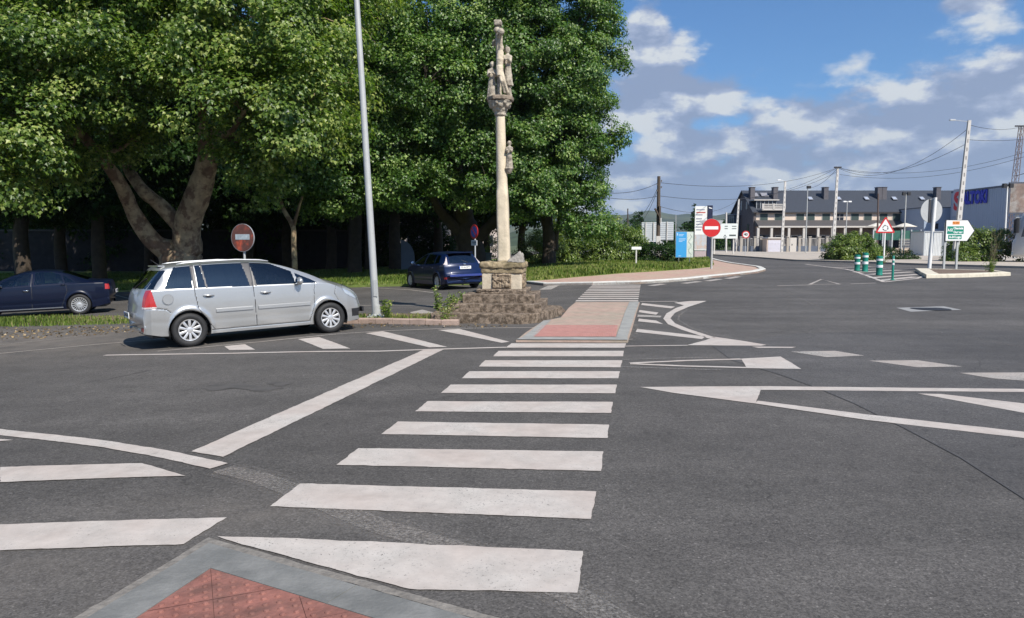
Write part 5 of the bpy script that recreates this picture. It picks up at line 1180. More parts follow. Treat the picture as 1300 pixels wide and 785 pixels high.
HAT['regions'] = [('window', GLF, lambda x,V,z,T,s: (T==1)&inpoly(x,z,[(1.10,1.00),(1.93,.985),(1.91,1.40),(1.15,1.38)]), 0),
 ('window', GLD, lambda x,V,z,T,s: (T==1)&inpoly(x,z,[(.66,1.06),(1.03,1.01),(1.06,1.37),(.80,1.34)]), 0),
 ('window', GLF, lambda x,V,z,T,s: (T==1)&inpoly(x,z,[(2.05,.985),(3.05,.97),(2.9,1.08),(2.4,1.34),(2.03,1.40)]), 0),
 ('rear_window', GLD, lambda x,V,z,T,s: (T==2)&(V[:,2]>1.03)&(V[:,2]<1.385)&(x<.55)&(np.abs(V[:,1])<interp([(.1,.60),(.5,.52)],x)), 0),
 ('windscreen', GLF, lambda x,V,z,T,s: (T==2)&(x>2.5)&(x<3.4)&(np.abs(V[:,1])<.60), 0),
 ('tail_light', TAILW, lambda x,V,z,T,s: (T==1)&inpoly(x,z,[(.08,.98),(.20,.99),(.52,1.39),(.36,1.36)]), .006),
 ('tail_light', TAILM, lambda x,V,z,T,s: (T<2)&inpoly(x,z,[(.0,.42),(.16,.42),(.16,.50),(.0,.50)])&(np.abs(V[:,1])>.5), .006),
 ('headlight', HEADM, lambda x,V,z,T,s: (np.abs(V[:,1])>.34)&inpoly(x,z,[(3.9,.86),(4.05,.68),(4.3,.6),(4.33,.68),(4.15,.82)]), .004)]
pr_ = G(555, 368.2); aa = R(121); fwd = Vector((math.cos(aa), math.sin(aa))); pf_ = (pr_[0]+fwd.x*2.64, pr_[1]+fwd.y*2.64)
(o_, a_) = park(HAT, pr_, pf_, 1)
hat = car('hatchback', 'blue hatchback seen from behind at the edge of the lawn', HAT, (*o_, h(*pr_)), a_, DBLUE, res=.6); place_on_ground(hat, HAT, a_)
plate(hat, .065, .86, txt='7318 FPT')
for sd in (-1, 1): handle(hat, 1.2, .88, .890, sd, DBLUE); handle(hat, 2.18, .87, .892, sd, DBLUE); mirror(hat, 2.95, 1.03, .83, sd, DBLUE)
b = MB(); b.tube([(.16,-.18,1.045),(.33,.2,1.20)], .012, 5); b.build('rear_wiper', PLASTIC, hat)
b = MB(); b.bbox(-.02,.03,-.70,.70,.52,.60,.01); b.build('bumper_strip', mat('bumper_shine', (.03,.05,.22), .2, coat=1), hat)
b = MB(); b.ball((.085,0,.985), .05, 14, 6, (.2,1.3,.55)); b.build('badge', chrome, hat, smooth=True)
b = MB(); b.bbox(.42,.62,-.55,.55,1.43,1.455,.008); b.build('spoiler', DBLUE, hat)
# ================================================================== THE STONE CROSS
def rough_block(name, poly, z0, z1, m, parent, cell=.045, amp=.02, off=(0,0,0), rnd=.03):
    """weathered masonry: an outline extruded, finely divided and pushed about"""
    bm = bmesh.new(); vs = [bm.verts.new((p[0], p[1], z0)) for p in poly]; f = bm.faces.new(vs)
    r = bmesh.ops.extrude_face_region(bm, geom=[f]); bmesh.ops.translate(bm, verts=[v for v in r['geom'] if isinstance(v, bmesh.types.BMVert)], vec=(0,0,z1-z0))
    bmesh.ops.recalc_face_normals(bm, faces=bm.faces)
    bmesh.ops.bevel(bm, geom=[e for e in bm.edges if e.calc_face_angle(0) > .3], offset=rnd, segments=2, affect='EDGES', profile=.6)
    xs = [p[0] for p in poly]; ys = [p[1] for p in poly]
    for ax, lo, hi in ((0,min(xs),max(xs)),(1,min(ys),max(ys)),(2,z0,z1)):
        n = int((hi-lo)/cell)
        for k in range(1, n+1):
            c = [0,0,0]; c[ax] = lo+(hi-lo)*k/(n+1); nn = [0,0,0]; nn[ax] = 1
            bmesh.ops.bisect_plane(bm, geom=bm.verts[:]+bm.edges[:]+bm.faces[:], plane_co=c, plane_no=nn)
    bm.normal_update()
    from mathutils import noise as nz
    o3 = Vector((random.random()*50, 3, 7))
    for v in bm.verts:
        if name == 'step' and abs(((v.co.x+z0*3.1)/.52) % 1 - .5) < .035 and v.co.z > z0+.03: v.co.z -= .006; v.co.y += .02 if v.co.y < 0 else 0
        d = nz.noise(v.co*3.5+o3)*amp*1.3 + nz.noise(v.co*11+o3)*amp*.8 + nz.noise(v.co*28+o3)*amp*.5; v.co += v.normal*d
    me = bpy.data.meshes.new(name); bm.to_mesh(me); bm.free(); me.materials.append(m); me.polygons.foreach_set('use_smooth', [True]*len(me.polygons))
    o = bpy.data.objects.new(name, me); col.objects.link(o); o.parent = parent; o.location = off; return o
def remeshed(b, name, m, parent, vox=.018, noisea=.008, smooth_it=2):
    from mathutils import noise as nz
    o = b.build(name, m, None, fixn=True); md = o.modifiers.new('r', 'REMESH'); md.mode = 'VOXEL'; md.voxel_size = vox
    sm = o.modifiers.new('s', 'SMOOTH'); sm.iterations = smooth_it; sm.factor = .5
    bpy.context.view_layer.update(); dg = bpy.context.evaluated_depsgraph_get(); me = bpy.data.meshes.new_from_object(o.evaluated_get(dg)); bpy.data.objects.remove(o)
    bm = bmesh.new(); bm.from_mesh(me); bm.normal_update()
    for v in bm.verts: v.co += v.normal*(nz.noise(v.co*14)*noisea + nz.noise(v.co*40)*noisea*.5)
    bm.to_mesh(me); bm.free(); me.materials.clear(); me.materials.append(m); me.polygons.foreach_set('use_smooth', [True]*len(me.polygons))
    o = bpy.data.objects.new(name, me); col.objects.link(o); o.parent = parent; return o
mx_, my_ = X(640, 18.4), 18.4; mz_ = h(mx_, 17.5)
cr = thing('stone_cross', 'tall weathered stone wayside cross on a carved pedestal with three broad steps', 'monument', (mx_, my_, mz_), R(-7))
def sq(x0, x1, y0, y1, c=.0): return [(x0,y0),(x1,y0),(x1,y1),(x0,y1)]
rough_block('step', [(-1.45,-1.72),(.62,-1.80),(.98,-1.45),(1.42,.35),(1.35,.75),(-1.2,.75),(-1.5,-.5)], -.06, .215, STONE_OLD, cr, .04, .009, rnd=.016)
rough_block('step', sq(-1.08,1.02,-1.36,.75), .19, .405, STONE_OLD, cr, .04, .009, rnd=.016)
rough_block('step', sq(-.86,.84,-1.0,.72), .385, .60, STONE_OLD, cr, .035, .009, rnd=.016)
rough_block('plinth', sq(-.60,.60,-.66,.6), .58, .70, STONE_OLD, cr, .04, .016)
rough_block('pedestal', sq(-.475,.475,-.475,.475), .69, 1.09, STONE, cr, .05, .006, rnd=.012)
rough_block('pedestal_cornice', sq(-.525,.525,-.525,.525), 1.20, 1.345, mat('mossy_stone', (.33,.26,.16), .95, var=.4, scale=9, bump=.8, bscale=20, alt=(.16,.13,.07), altscale=5), cr, .035, .026, rnd=.035)
rough_block('pedestal_moulding', sq(-.50,.50,-.50,.50), 1.07, 1.21, MATS['mossy_stone'], cr, .04, .014, rnd=.03)
# carved relief on the pedestal's front
from mathutils import noise as nz_
def relief(name, w, hh, parent, loc, rz, dep=.055):
    n, m_ = 46, 40; v = []; f = []
    for i in range(n+1):
        for j in range(m_+1):
            x = -w/2+w*i/n; z = hh*j/m_; e = min(1, min(i, n-i)/3)*min(1, min(j, m_-j)/3)
            d = abs(nz_.noise(Vector((x*7, 3, z*7))))*1.5 + abs(nz_.noise(Vector((x*17, 9, z*17))))*.7 + .25; d = min(d, 1.1)
            v.append((x, -dep*d*(.3+.7*e), z))
    for i in range(n):
        for j in range(m_): a = i*(m_+1)+j; f.append((a, a+m_+1, a+m_+2, a+1))
    b = MB(); b.add(v, f); bb = MB(); b.box(-w/2, w/2, -.015, .02, 0, hh); o = b.build(name, mat('carved_stone', (.30,.235,.165), .95, var=.4, scale=16, bump=.7, bscale=30, alt=(.14,.105,.07), altscale=9), parent, smooth=True, fixn=False); o.location = loc; o.rotation_euler = (0,0,rz); return o
relief('carved_relief', .46, .35, cr, (.0,-.477,.715), 0); relief('carved_relief', .50, .35, cr, (.477,0,.715), R(90))
# column: chamfered below, round above, leaning very slightly
LEAN = Matrix.Shear('XY', 4, (-.018, 0)) if False else Matrix.Identity(4)
colm = bpy.data.objects.new('column', None)
def leanx(z): return -.026*(z-1.35)
def loft(secs, n=28):
    b = MB(); v = []
    for (z, w, p) in secs:                      # superellipse section: p=2 round, large p square
        for k in range(n):
            a = 2*math.pi*(k+.5)/n; c, s = math.cos(a), math.sin(a); r = (abs(c)**p+abs(s)**p)**(-1/p); wob = 1+.015*math.sin(z*7+k)+random.uniform(-.006,.006)
            v.append((leanx(z)+w*r*c*wob, w*r*s*wob, z))
    f = [tuple(range(n-1,-1,-1)), tuple((len(secs)-1)*n+k for k in range(n))]
    for i in range(len(secs)-1):
        for k in range(n): j = (k+1) % n; f.append((i*n+k, i*n+j, (i+1)*n+j, (i+1)*n+k))
    b.add(v, f); return b
secs = [(1.33,.165,5),(1.40,.150,6)]+[(1.40+k*.12,.150-.0008*k,6) for k in range(1,14)]+[(3.06,.143,3),(3.12,.138,2.1)]+[(3.12+k*.12,.136-.0018*k,2) for k in range(1,15)]+[(4.86,.11,2)]
COLST = mat('column_stone', (.62,.53,.39), .85, var=.12, scale=5, bump=.4, bscale=25, alt=(.46,.40,.28), altscale=3.0, altlo=.5, althi=.72)
co = loft(secs).build('column', COLST, cr, smooth=True, fixn=False)
cap = loft([(4.84,.115,2),(4.88,.15,2),(4.92,.14,2),(4.97,.155,2.2),(5.06,.20,2.5),(5.14,.25,3),(5.20,.275,4)]); lx = leanx(5.1)
for k in range(8):
    a = k*math.pi/4+.2; cap.ball((lx+.20*math.cos(a), .20*math.sin(a), 5.09), .07, 10, 8); cap.ball((lx+.25*math.cos(a+.39), .25*math.sin(a+.39), 5.15), .05, 8, 6); cap.ball((lx+.15*math.cos(a+.39), .15*math.sin(a+.39), 5.0), .045, 8, 6)
remeshed(cap, 'capital', STONE_GREY, cr, .014, .008)
rough_block('abacus', [(lx+.34*math.cos(a), .34*math.sin(a)) for a in [math.pi/8+k*math.pi/4 for k in range(8)]], 5.20, 5.31, mat('abacus_stone', (.25,.20,.15), .95, var=.4, scale=10, bump=.6), cr, .04, .01)
lx2 = leanx(5.8)
def robe(b, x, y, z, hgt, wd, dirx=0, diry=-1, armf=True, lean_=0):
    s_ = hgt/1.0; folds = 14
    v = []; n = 28; secs = [(0,.30),(.05,.29),(.25,.245),(.5,.20),(.62,.19),(.74,.215),(.82,.20),(.86,.10),(.90,.065)]
    for (t, r) in secs:
        for k in range(n):
            a = 2*math.pi*k/n; rr = r*wd*s_*(1+.09*math.sin(folds*a/2+t*3)*(1-t)); v.append((x+lean_*t*hgt+rr*math.cos(a), y+rr*.8*math.sin(a), z+t*hgt))
    f = [tuple(range(n-1,-1,-1)), tuple((len(secs)-1)*n+k for k in range(n))]
    for i in range(len(secs)-1):
        for k in range(n): j = (k+1) % n; f.append((i*n+k, i*n+j, (i+1)*n+j, (i+1)*n+k))
    b.add(v, f); hx = x+lean_*hgt; b.ball((hx, y-.01, z+.965*hgt), .078*s_, 14, 10, (.9,1,1.2)); b.ball((hx, y+.015, z+.97*hgt), .088*s_, 14, 10, (1,1,1.1))
    if armf:
        for sd in (-1, 1): b.tube([(hx+sd*.19*wd*s_, y, z+.80*hgt), (hx+sd*.2*wd*s_, y-.10*s_, z+.62*hgt), (hx+sd*.03, y-.19*s_, z+.70*hgt)], [.06*s_,.05*s_,.035*s_], 10)
# cross with knobbed ends, set edge-on to the road
b = MB(); yaw = R(74); ca_, sa_ = math.cos(yaw), math.sin(yaw)
b.tube([(lx2+.0,0,5.28),(lx2-.03,0,7.0)], .062, 10); b.box(lx2-.12, lx2+.06, -.09, .09, 6.97, 7.10)
p_ = Vector((lx2-.02,0,6.72)); dv_ = Vector((ca_, -sa_, 0)); b.tube([p_-dv_*.52, p_+dv_*.42], .055, 10)
b.ball(tuple(p_-dv_*.55+Vector((0,0,0))), .085, 12, 8); b.ball(tuple(p_+dv_*.45), .085, 12, 8); b.ball((lx2-.06,-.10,6.86), .06, 10, 8)
remeshed(b, 'cross', STONE_GREY, cr, .016, .006)
b = MB()                                        # the crucified figure
b.ball((lx2+.07,-.16,6.42), .072, 12, 10, (.9,1,1.2)); b.tube([(lx2+.05,-.14,6.34),(lx2+.04,-.17,6.15),(lx2+.03,-.15,5.95)], [.08,.09,.08], 12); b.tube([(lx2+.03,-.16,5.98),(lx2+.04,-.20,5.75)], [.095,.08], 12)
for sd in (-1, 1): b.tube([(lx2+.05,-.14,6.32), tuple(p_+dv_*(.25*sd-.02)+Vector((.03,-.05,-.10))), tuple(p_+dv_*(.40*sd-.03))], [.06,.045,.035], 8)
for q in (0, .05): b.tube([(lx2+.03+q,-.17,5.85),(lx2+.10+q,-.26,5.62),(lx2+.16+q*1.5,-.16,5.36)], [.055,.045,.032], 9)
remeshed(b, 'crucified_figure', STONE, cr, .012, .006)
b = MB(); robe(b, lx2-.175, -.05, 5.29, .80, .52, lean_=.02); remeshed(b, 'robed_figure', STONE_GREY, cr, .015, .008)
b = MB(); robe(b, lx2+.225, -.02, 5.55, .88, .44, lean_=-.03); b.tube([(lx2+.20,0,5.6),(lx2+.25,0,5.29)], .07, 9); b.tube([(lx2+.06,.02,6.0),(lx2+.30,-.06,5.30)], .030, 8); remeshed(b, 'climbing_figure', STONE_GREY, cr, .015, .008)
b = MB(); l3 = leanx(3.8); robe(b, l3+.20, -.06, 3.60, .62, .50); b.lathe([(.0,-.13),(.05,-.12),(.10,-.02),(.12,.0)], 14, (l3+.19,-.05,3.60)); b.tube([(l3+.1,0,3.55),(l3+.2,-.05,3.58)], .05, 8); remeshed(b, 'niche_saint', STONE_GREY, cr, .014, .007)
b = MB(); v = [( .12,-.50,0),(.52,-.48,0),(.53,-.1,0),(.14,-.08,0),(.22,-.40,.12),(.44,-.38,.27),(.50,-.22,.22),(.26,-.16,.12)]; b.add([(x, y, z+1.34) for x, y, z in v], [(3,2,1,0),(4,5,6,7),(0,1,5,4),(1,2,6,5),(2,3,7,6),(3,0,4,7)]); remeshed(b, 'broken_stone', mat('pale_broken_stone', (.28,.26,.23), .9, var=.3, scale=10, bump=.6), cr, .02, .02, 1)

# ================================================================== LAMP POSTS, POLES, SIGNS
def pole_thing(name, label, cat, base, top, r0, r1, m, group=None, flange=True, n=16):
    t = thing(name, label, cat, (base[0], base[1], h(*base)), 0, group); o = Vector((base[0], base[1], h(*base))); b = MB(); tp = Vector(top)-o
    b.tube([Vector((0,0,-.15)), tp*.5, tp], [r0, (r0+r1)/2, r1], n); b.build('post', m, t, smooth=True, fixn=False, angle=R(50))
    return t, tp
gb = G(478, 404.8); tp_ = at(449.3, -60, gb[1])
lamp, tp = pole_thing('street_lamp', 'tall pale steel lamp post rising from the verge next to the silver car', 'street lamp', gb, (tp_.x-.08, gb[1], 10.2), .092, .055, GALV)
b = MB(); b.bbox(-.19,.19,-.19,.19,.045,.075,.005); b.lathe([(.13,.075),(.10,.12),(.095,.30),(.093,.34)], 18); 
for sx in (-.14,.14):
    for sy in (-.14,.14): b.tube([(sx,sy,.06),(sx,sy,.12)], .014, 6)
b.build('base_plate', GALV, lamp)
b = MB(); b.bbox(-.05,.05,-.102,-.088,.55,.95,.004); b.build('inspection_hatch', GALV, lamp)
b = MB(); b.tube([tp, tp+Vector((-.1,.3,.35)), tp+Vector((-.2,1.4,.55))], [.05,.04,.03], 10); b.build('arm', GALV, lamp, smooth=True, fixn=False)
b = MB(); q = tp+Vector((-.22,1.7,.55)); b.bbox(q.x-.14,q.x+.14,q.y-.32,q.y+.32,q.z-.05,q.z+.06,.02); b.build('lantern', GREYPAINT, lamp)
def disc(b, r, y0, y1, n=40): b.lathe([(0,y0),(r-.006,y0),(r,y0+.004),(r,y1)], n, axis='y')
def sign_thing(name, label, base, zc, face_yaw, group=None, post_r=.03, post_top=None, post_m=GALV):
    t = thing(name, label, 'road sign', (base[0], base[1], h(*base)), face_yaw, group); z0 = h(*base)
    b = MB(); b.tube([(0,.045,-.1),(0,.045,(post_top or zc)-z0)], post_r, 14); b.build('post', post_m, t, smooth=True, fixn=False, angle=R(50)); return t, zc-z0
# weathered no entry sign behind the silver car
gb = (X(308.5,19.6), 19.6); t, zc = sign_thing('no_entry_sign', 'faded rusty no entry sign rising behind the silver car', gb, Z(302,19.6), R(-20))
b = MB(); disc(b, .355, -.012, .012); b.build('plate', mat('faded_red', (.115,.045,.035), .7, var=.35, scale=6, alt=(.42,.07,.03), altscale=2.6, altlo=.52, althi=.66), t).location = (0,0,zc)
b = MB(); b.bbox(-.225,.225,-.018,-.0125,-.07,.07,.001); b.build('bar', mat('faded_white', (.36,.41,.44), .7, var=.3, scale=12), t).location = (0,0,zc+.02)
b = MB(); b.lathe([(.355,-.014),(.362,-.014),(.362,.016),(.355,.016)], 40, axis='y', cap=False); b.build('rim', SIGNBACK, t).location = (0,0,zc)
b = MB(); b.box(-.05,.05,.012,.04,-.2,.2); b.build('bracket', GALV, t).location = (0,0,zc)
# no parking sign behind the hatchback
gb = (X(602,31.5), 31.5); t, zc = sign_thing('no_parking_sign', 'round no parking sign on a thin post behind the blue hatchback', gb, Z(294.5,31.5), R(-55), post_top=Z(289,31.5), post_m=GREYPAINT)
b = MB(); disc(b, .30, -.012, .010); b.build('plate', RED, t).location = (0,0,zc)
b = MB(); b.lathe([(0,-.016),(.225,-.016),(.225,-.0125)], 36, axis='y'); b.build('field', BLUE, t).location = (0,0,zc)
b = MB(); b.mi = 0; b.xf = Matrix.Rotation(R(45),4,'Y'); b.box(-.235,.235,-.020,-.0165,-.028,.028); b.build('slash', RED, t).location = (0,0,zc)
b = MB(); b.bbox(-.22,.22,-.012,.01,-.11,.11,.003); p = b.build('supplementary_plate', WHITE, t); p.location = (0,0,zc-.46)
b = MB(); b.box(-.15,.15,-.0135,-.012,.01,.05); b.box(-.12,.12,-.0135,-.012,-.06,-.03); b.build('legend', BLACK, p)
# red no entry sign by the curved pavement, triangle of another sign behind it
gb = (X(904,38), 38.0); t, zc = sign_thing('no_entry_sign', 'bright red no entry sign with white bar at the tip of the curved pavement', gb, Z(289.5,38), R(-4), post_r=.055, post_top=Z(289.5,38)+.35, post_m=GALV)
b = MB(); disc(b, .455, -.012, .012, 56); b.build('plate', RED, t).location = (-.05,0,zc)
b = MB(); b.bbox(-.335,.335,-.017,-.0125,-.078,.078,.001); b.build('bar', WHITE, t).location = (-.05,0,zc)
b = MB(); b.lathe([(.452,-.0135),(.462,-.0135),(.462,.016),(.452,.016)], 56, axis='y', cap=False); b.build('rim', SIGNBACK, t).location = (-.05,0,zc)
b = MB(); b.prism([(-.60,.30),(.60,.30),(.06,-.62),(-.06,-.62)], .10, .115); p = b.build('yield_plate', SIGNBACK, t); p.location = (-.03,0,zc+.08)
b = MB(); b.box(-.45,.45,.085,.10,.14,.18); b.box(-.25,.25,.085,.10,-.22,-.18); b.build('rail', GREYPAINT, p)
# speed limit sign
gb = (X(946.5,72), 72.0); t, zc = sign_thing('speed_limit_sign', 'small round red ringed speed limit sign in front of the stone house', gb, Z(298,72), R(-6), post_top=Z(295,72), post_m=GREYPAINT)
b = MB(); disc(b, .36, -.012, .01); b.build('plate', RED, t).location = (0,0,zc)
b = MB(); b.lathe([(0,-.016),(.27,-.016),(.27,-.0125)], 36, axis='y'); b.build('field', WHITE, t).location = (0,0,zc)
text('numerals', '40', .34, BLACK, t, Matrix.Translation((0,-.020,zc)) @ FACE, bold=.012, depth=.002)
# roundabout warning triangle
gb = G(1122, 334.2); D_ = gb[1]; t, _ = sign_thing('warning_sign', 'red bordered triangular roundabout warning sign beyond the striped bollards', gb, Z(296,D_), R(-8), post_r=.055, post_top=Z(296,D_)+.6, post_m=WHITE)
z0 = Z(296.0,D_)-h(*gb); S_ = .66
tri = lambda s, zc_: [(-s,zc_-s*.577),(s,zc_-s*.577),(0,zc_+s*1.155)]
b = MB(); 
def rtri(s, cz, r=.06):
    P = tri(s, cz); out = []
    for i in range(3):
        p = Vector(P[i]); a = Vector(P[i-1]); c = Vector(P[(i+1)%3]); da = (a-p).normalized(); dc = (c-p).normalized()
        for u in (0,.25,.5,.75,1): q = p+(da*(1-u)+dc*u)*r*1.7*(1-.25*math.sin(math.pi*u)); out.append(tuple(q))
    return out
b.prism(rtri(S_, z0+.38), -.012, .012); b.build('plate', RED, t)
b = MB(); b.prism(rtri(S_*.76, z0+.385, .03), -.017, -.0125); b.build('field', WHITE, t)
b = MB()
for k in range(3):
    a0 = R(90+120*k+18); a1 = R(90+120*k+95); pts = [(.165*math.cos(a0+(a1-a0)*i/8), -.0195, z0+.34+.165*math.sin(a0+(a1-a0)*i/8)) for i in range(9)]
    v = []; 
    for i in range(9):
        a = a0+(a1-a0)*i/8; v += [(.145*math.cos(a), -.0185, z0+.34+.145*math.sin(a)), (.19*math.cos(a), -.0185, z0+.34+.19*math.sin(a))]
    b.add(v, [(2*i,2*i+1,2*i+3,2*i+2) for i in range(8)])
    e = a0; c_ = (.1675*math.cos(e), z0+.34+.1675*math.sin(e)); tx_ = (math.sin(e), -math.cos(e)); nx_ = (math.cos(e), math.sin(e))
    b.add([(c_[0]+nx_[0]*.06,-.0185,c_[1]+nx_[1]*.06),(c_[0]-nx_[0]*.06,-.0185,c_[1]-nx_[1]*.06),(c_[0]+tx_[0]*.10,-.0185,c_[1]+tx_[1]*.10)], [(0,1,2)])
b.build('symbol', BLACK, t)
# big round sign seen from the back, on the island
gb = (X(1181,38.5), 38.5); D_ = 38.5; t = thing('round_sign', 'large round sign seen from its grey back on a thick white post', 'road sign', (gb[0], gb[1], h(*gb)), R(8)); zc = Z(268,D_)-h(*gb)
b = MB(); b.tube([(0,-.0,-.1),(.16,-.0,zc+.68)], [.095,.085], 16); b.build('post', WHITE, t, smooth=True, fixn=False, angle=R(50))
b = MB(); b.lathe([(0,.13),(.60,.13),(.61,.135),(.61,.155),(.60,.16)], 56, axis='y'); b.build('plate', mat('grey_back', (.42,.43,.43), .55, var=.08, scale=4), t).location = (.08,0,zc)
b = MB(); b.box(-.05,.05,.09,.128,-.59,.59); b.build('rail', mat('dark_rail', (.05,.05,.055), .5), t).location = (-.04,0,zc)
# direction sign
D_ = 38.0; xl, xr = X(1200,D_), X(1217,D_); t = thing('direction_sign', 'white arrow shaped direction sign with green panels on two legs on the island', 'road sign', ((xl+xr)/2, D_, h((xl+xr)/2, D_)), R(6)); z0 = h((xl+xr)/2, D_); hw = (xr-xl)/2
for sx in (-hw, hw):
    b = MB(); b.bbox(sx-.055, sx+.055, .03, .10, -.1, Z(283,D_)-z0, .005); b.build('leg', GALV, t)
za, zb_ = Z(306.5,D_)-z0, Z(279.3,D_)-z0; x0_ = X(1198.5,D_)-(xl+xr)/2; x1_ = X(1228.5,D_)-(xl+xr)/2; x2_ = X(1238.5,D_)-(xl+xr)/2; zm = (za+zb_)/2
b = MB(); b.prism([(x0_,za),(x1_,za),(x2_,zm),(x1_,zb_),(x0_,zb_)], -.02, .02); b.build('board', mat('sign_frame', (.05,.055,.06), .5), t)
b = MB(); d_ = .028; b.prism([(x0_+d_,za+d_),(x1_-d_*.6,za+d_),(x2_-d_*1.7,zm),(x1_-d_*.6,zb_-d_),(x0_+d_,zb_-d_)], -.025, -.0205); brd = b.build('face', WHITE, t)
def panel(nm, xa, xb, z_a, z_b, m, yy=-.030): b = MB(); b.box(xa, xb, yy, yy+.0045, z_a, z_b); return b.build(nm, m, t)
w_ = x1_-x0_; hh_ = zb_-za
pz = lambda v: zb_-hh_*v
SG = mat('sign_green', (.005,.22,.15), .4); SO = mat('sign_orange', (.80,.28,.06), .45)
panel('orange_panel', x0_+.30*w_, x0_+.62*w_, pz(.22), pz(.07), SO); panel('green_panel', x0_+.07*w_, x0_+.82*w_, pz(.66), pz(.30), SG); panel('green_panel', x0_+.13*w_, x0_+.74*w_, pz(.90), pz(.70), SG)
text('legend', 'N-547', .13, BLACK, t, Matrix.Translation((x0_+.46*w_,-.032,pz(.145))) @ FACE, depth=.001)
text('legend', 'A-52', .19, WHITE, t, Matrix.Translation((x0_+.205*w_,-.032,pz(.48))) @ FACE, bold=.006, depth=.001, width=.24*w_)
text('legend', 'Chantada', .15, WHITE, t, Matrix.Translation((x0_+.57*w_,-.032,pz(.395))) @ FACE, bold=.006, depth=.001, width=.44*w_)
text('legend', 'Ourense', .15, WHITE, t, Matrix.Translation((x0_+.57*w_,-.032,pz(.575))) @ FACE, bold=.006, depth=.001, width=.42*w_)
text('legend', 'A-54 Lugo', .16, WHITE, t, Matrix.Translation((x0_+.435*w_,-.032,pz(.805))) @ FACE, bold=.006, depth=.001, width=.54*w_)
# bollards
def bollard(label, px, py, hgt, r, thin=False):
    g_ = G(px, py); t = thing('bollard', label, 'bollard', (g_[0], g_[1], h(*g_)), 0, 'green and white bollards on the hatched island tip')
    b = MB()
    if thin: b.lathe([(.10,0),(.10,.02),(r,.04),(r,hgt-.02),(r*.7,hgt),(0,hgt)], 18)
    else: b.lathe([(r*1.08,0),(r*1.08,.04),(r,.06),(r,hgt*.36),(r*1.04,hgt*.38),(r*1.04,hgt*.56),(r,hgt*.58),(r,hgt*.72),(r*1.04,hgt*.74),(r*1.06,hgt*.90),(r*1.0,hgt*.985),(r*.8,hgt),(0,hgt)], 22)
    b.build('body', GREENP, t, smooth=True, angle=R(35))
    bands = ((.62,.70),(.80,.86)) if thin else ((.40,.535),(.755,.86))
    for a, c in bands:
        k = 1.0 if thin else 1.05; b = MB(); b.lathe([(r*k+.0005,a*hgt),(r*k+.004,a*hgt+.004),(r*k+.004,c*hgt-.004),(r*k+.0005,c*hgt)], 22, cap=False); b.build('band', REFL, t, smooth=True, angle=R(35))
    return t
bollard('leftmost and farthest of the three thick green and white bollards', 1088, 343.8, .80, .13)
bollard('middle one of the three thick green and white bollards', 1098, 345.2, .93, .13)
bollard('rightmost and nearest of the three thick green and white bollards', 1116, 349.6, .86, .135)
bollard('thin green and white flexible post right of the thick bollards', 1133, 355.8, 1.0, .045, True)
# information board
D_ = 45.0; x0_, x1_ = X(858,D_), X(880,D_); gx = (x0_+x1_)/2; t = thing('information_board', 'blue information board with a pale map panel at its right', 'board', (gx, D_, h(gx, D_)), R(-3)); z0 = h(gx, D_); za, zb_ = Z(327,D_)-z0, Z(294.5,D_)-z0; hw = (x1_-x0_)/2
for sx in (-.62*hw, .62*hw): b = MB(); b.tube([(sx,.05,-.1),(sx,.05,zb_-.1)], .03, 10); b.build('leg', GALV, t, smooth=True, fixn=False)
b = MB(); b.bbox(-hw,hw,-.015,.02,za,zb_,.003); b.build('board', mat('board_frame', (.6,.62,.63), .4), t)
b = MB(); b.box(-hw+.01,hw*.24,-.019,-.0155,za+.01,zb_-.01); b.build('blue_panel', mat('sky_blue', (.05,.33,.68), .4), t)
b = MB(); b.box(hw*.26,hw-.01,-.019,-.0155,za+.01,zb_-.01); b.build('map_panel', mat('map_paper', (.62,.66,.60), .5, var=.1, scale=6, alt=(.50,.58,.52), altscale=5), t)
b = MB(); b.box(-hw+.05,-hw+.12,-.021,-.0195,zb_-.22,zb_-.08)
for k, (a, w_) in enumerate(((.14,.40),(.22,.34),(.40,.55),(.48,.48),(.56,.30),(1.42,.20))): b.box(-hw+.17,-hw+.17+w_*.75,-.021,-.0195,zb_-a-.035,zb_-a)
b.build('print', mat('pale_print', (.45,.62,.80), .5), t)
b = MB()
for k in range(9): a = (hw*.62+.10*math.sin(k*1.7), -.021, zb_-.15-k*.15); c = (hw*.62+.10*math.sin((k+1)*1.7), -.021, zb_-.15-(k+1)*.15); b.tube([a, c], .012, 5)
b.build('map_lines', mat('map_ink', (.25,.30,.28), .6), t)
# small white board on a post in the grass
D_ = 44.0; gx = X(808,D_); t = thing('notice_post', 'little white board on a low post in the tall grass', 'sign', (gx, D_, h(gx, D_)), R(4)); z0 = h(gx, D_)
b = MB(); b.bbox(-.04,.04,-.0,.07,-.1,Z(316,D_)-z0,.005); b.build('post', CONCPOLE, t); b = MB(); b.bbox(-.29,.29,-.03,-.002,Z(317,D_)-z0,Z(313.5,D_)-z0,.004); b.build('board', WHITE, t)
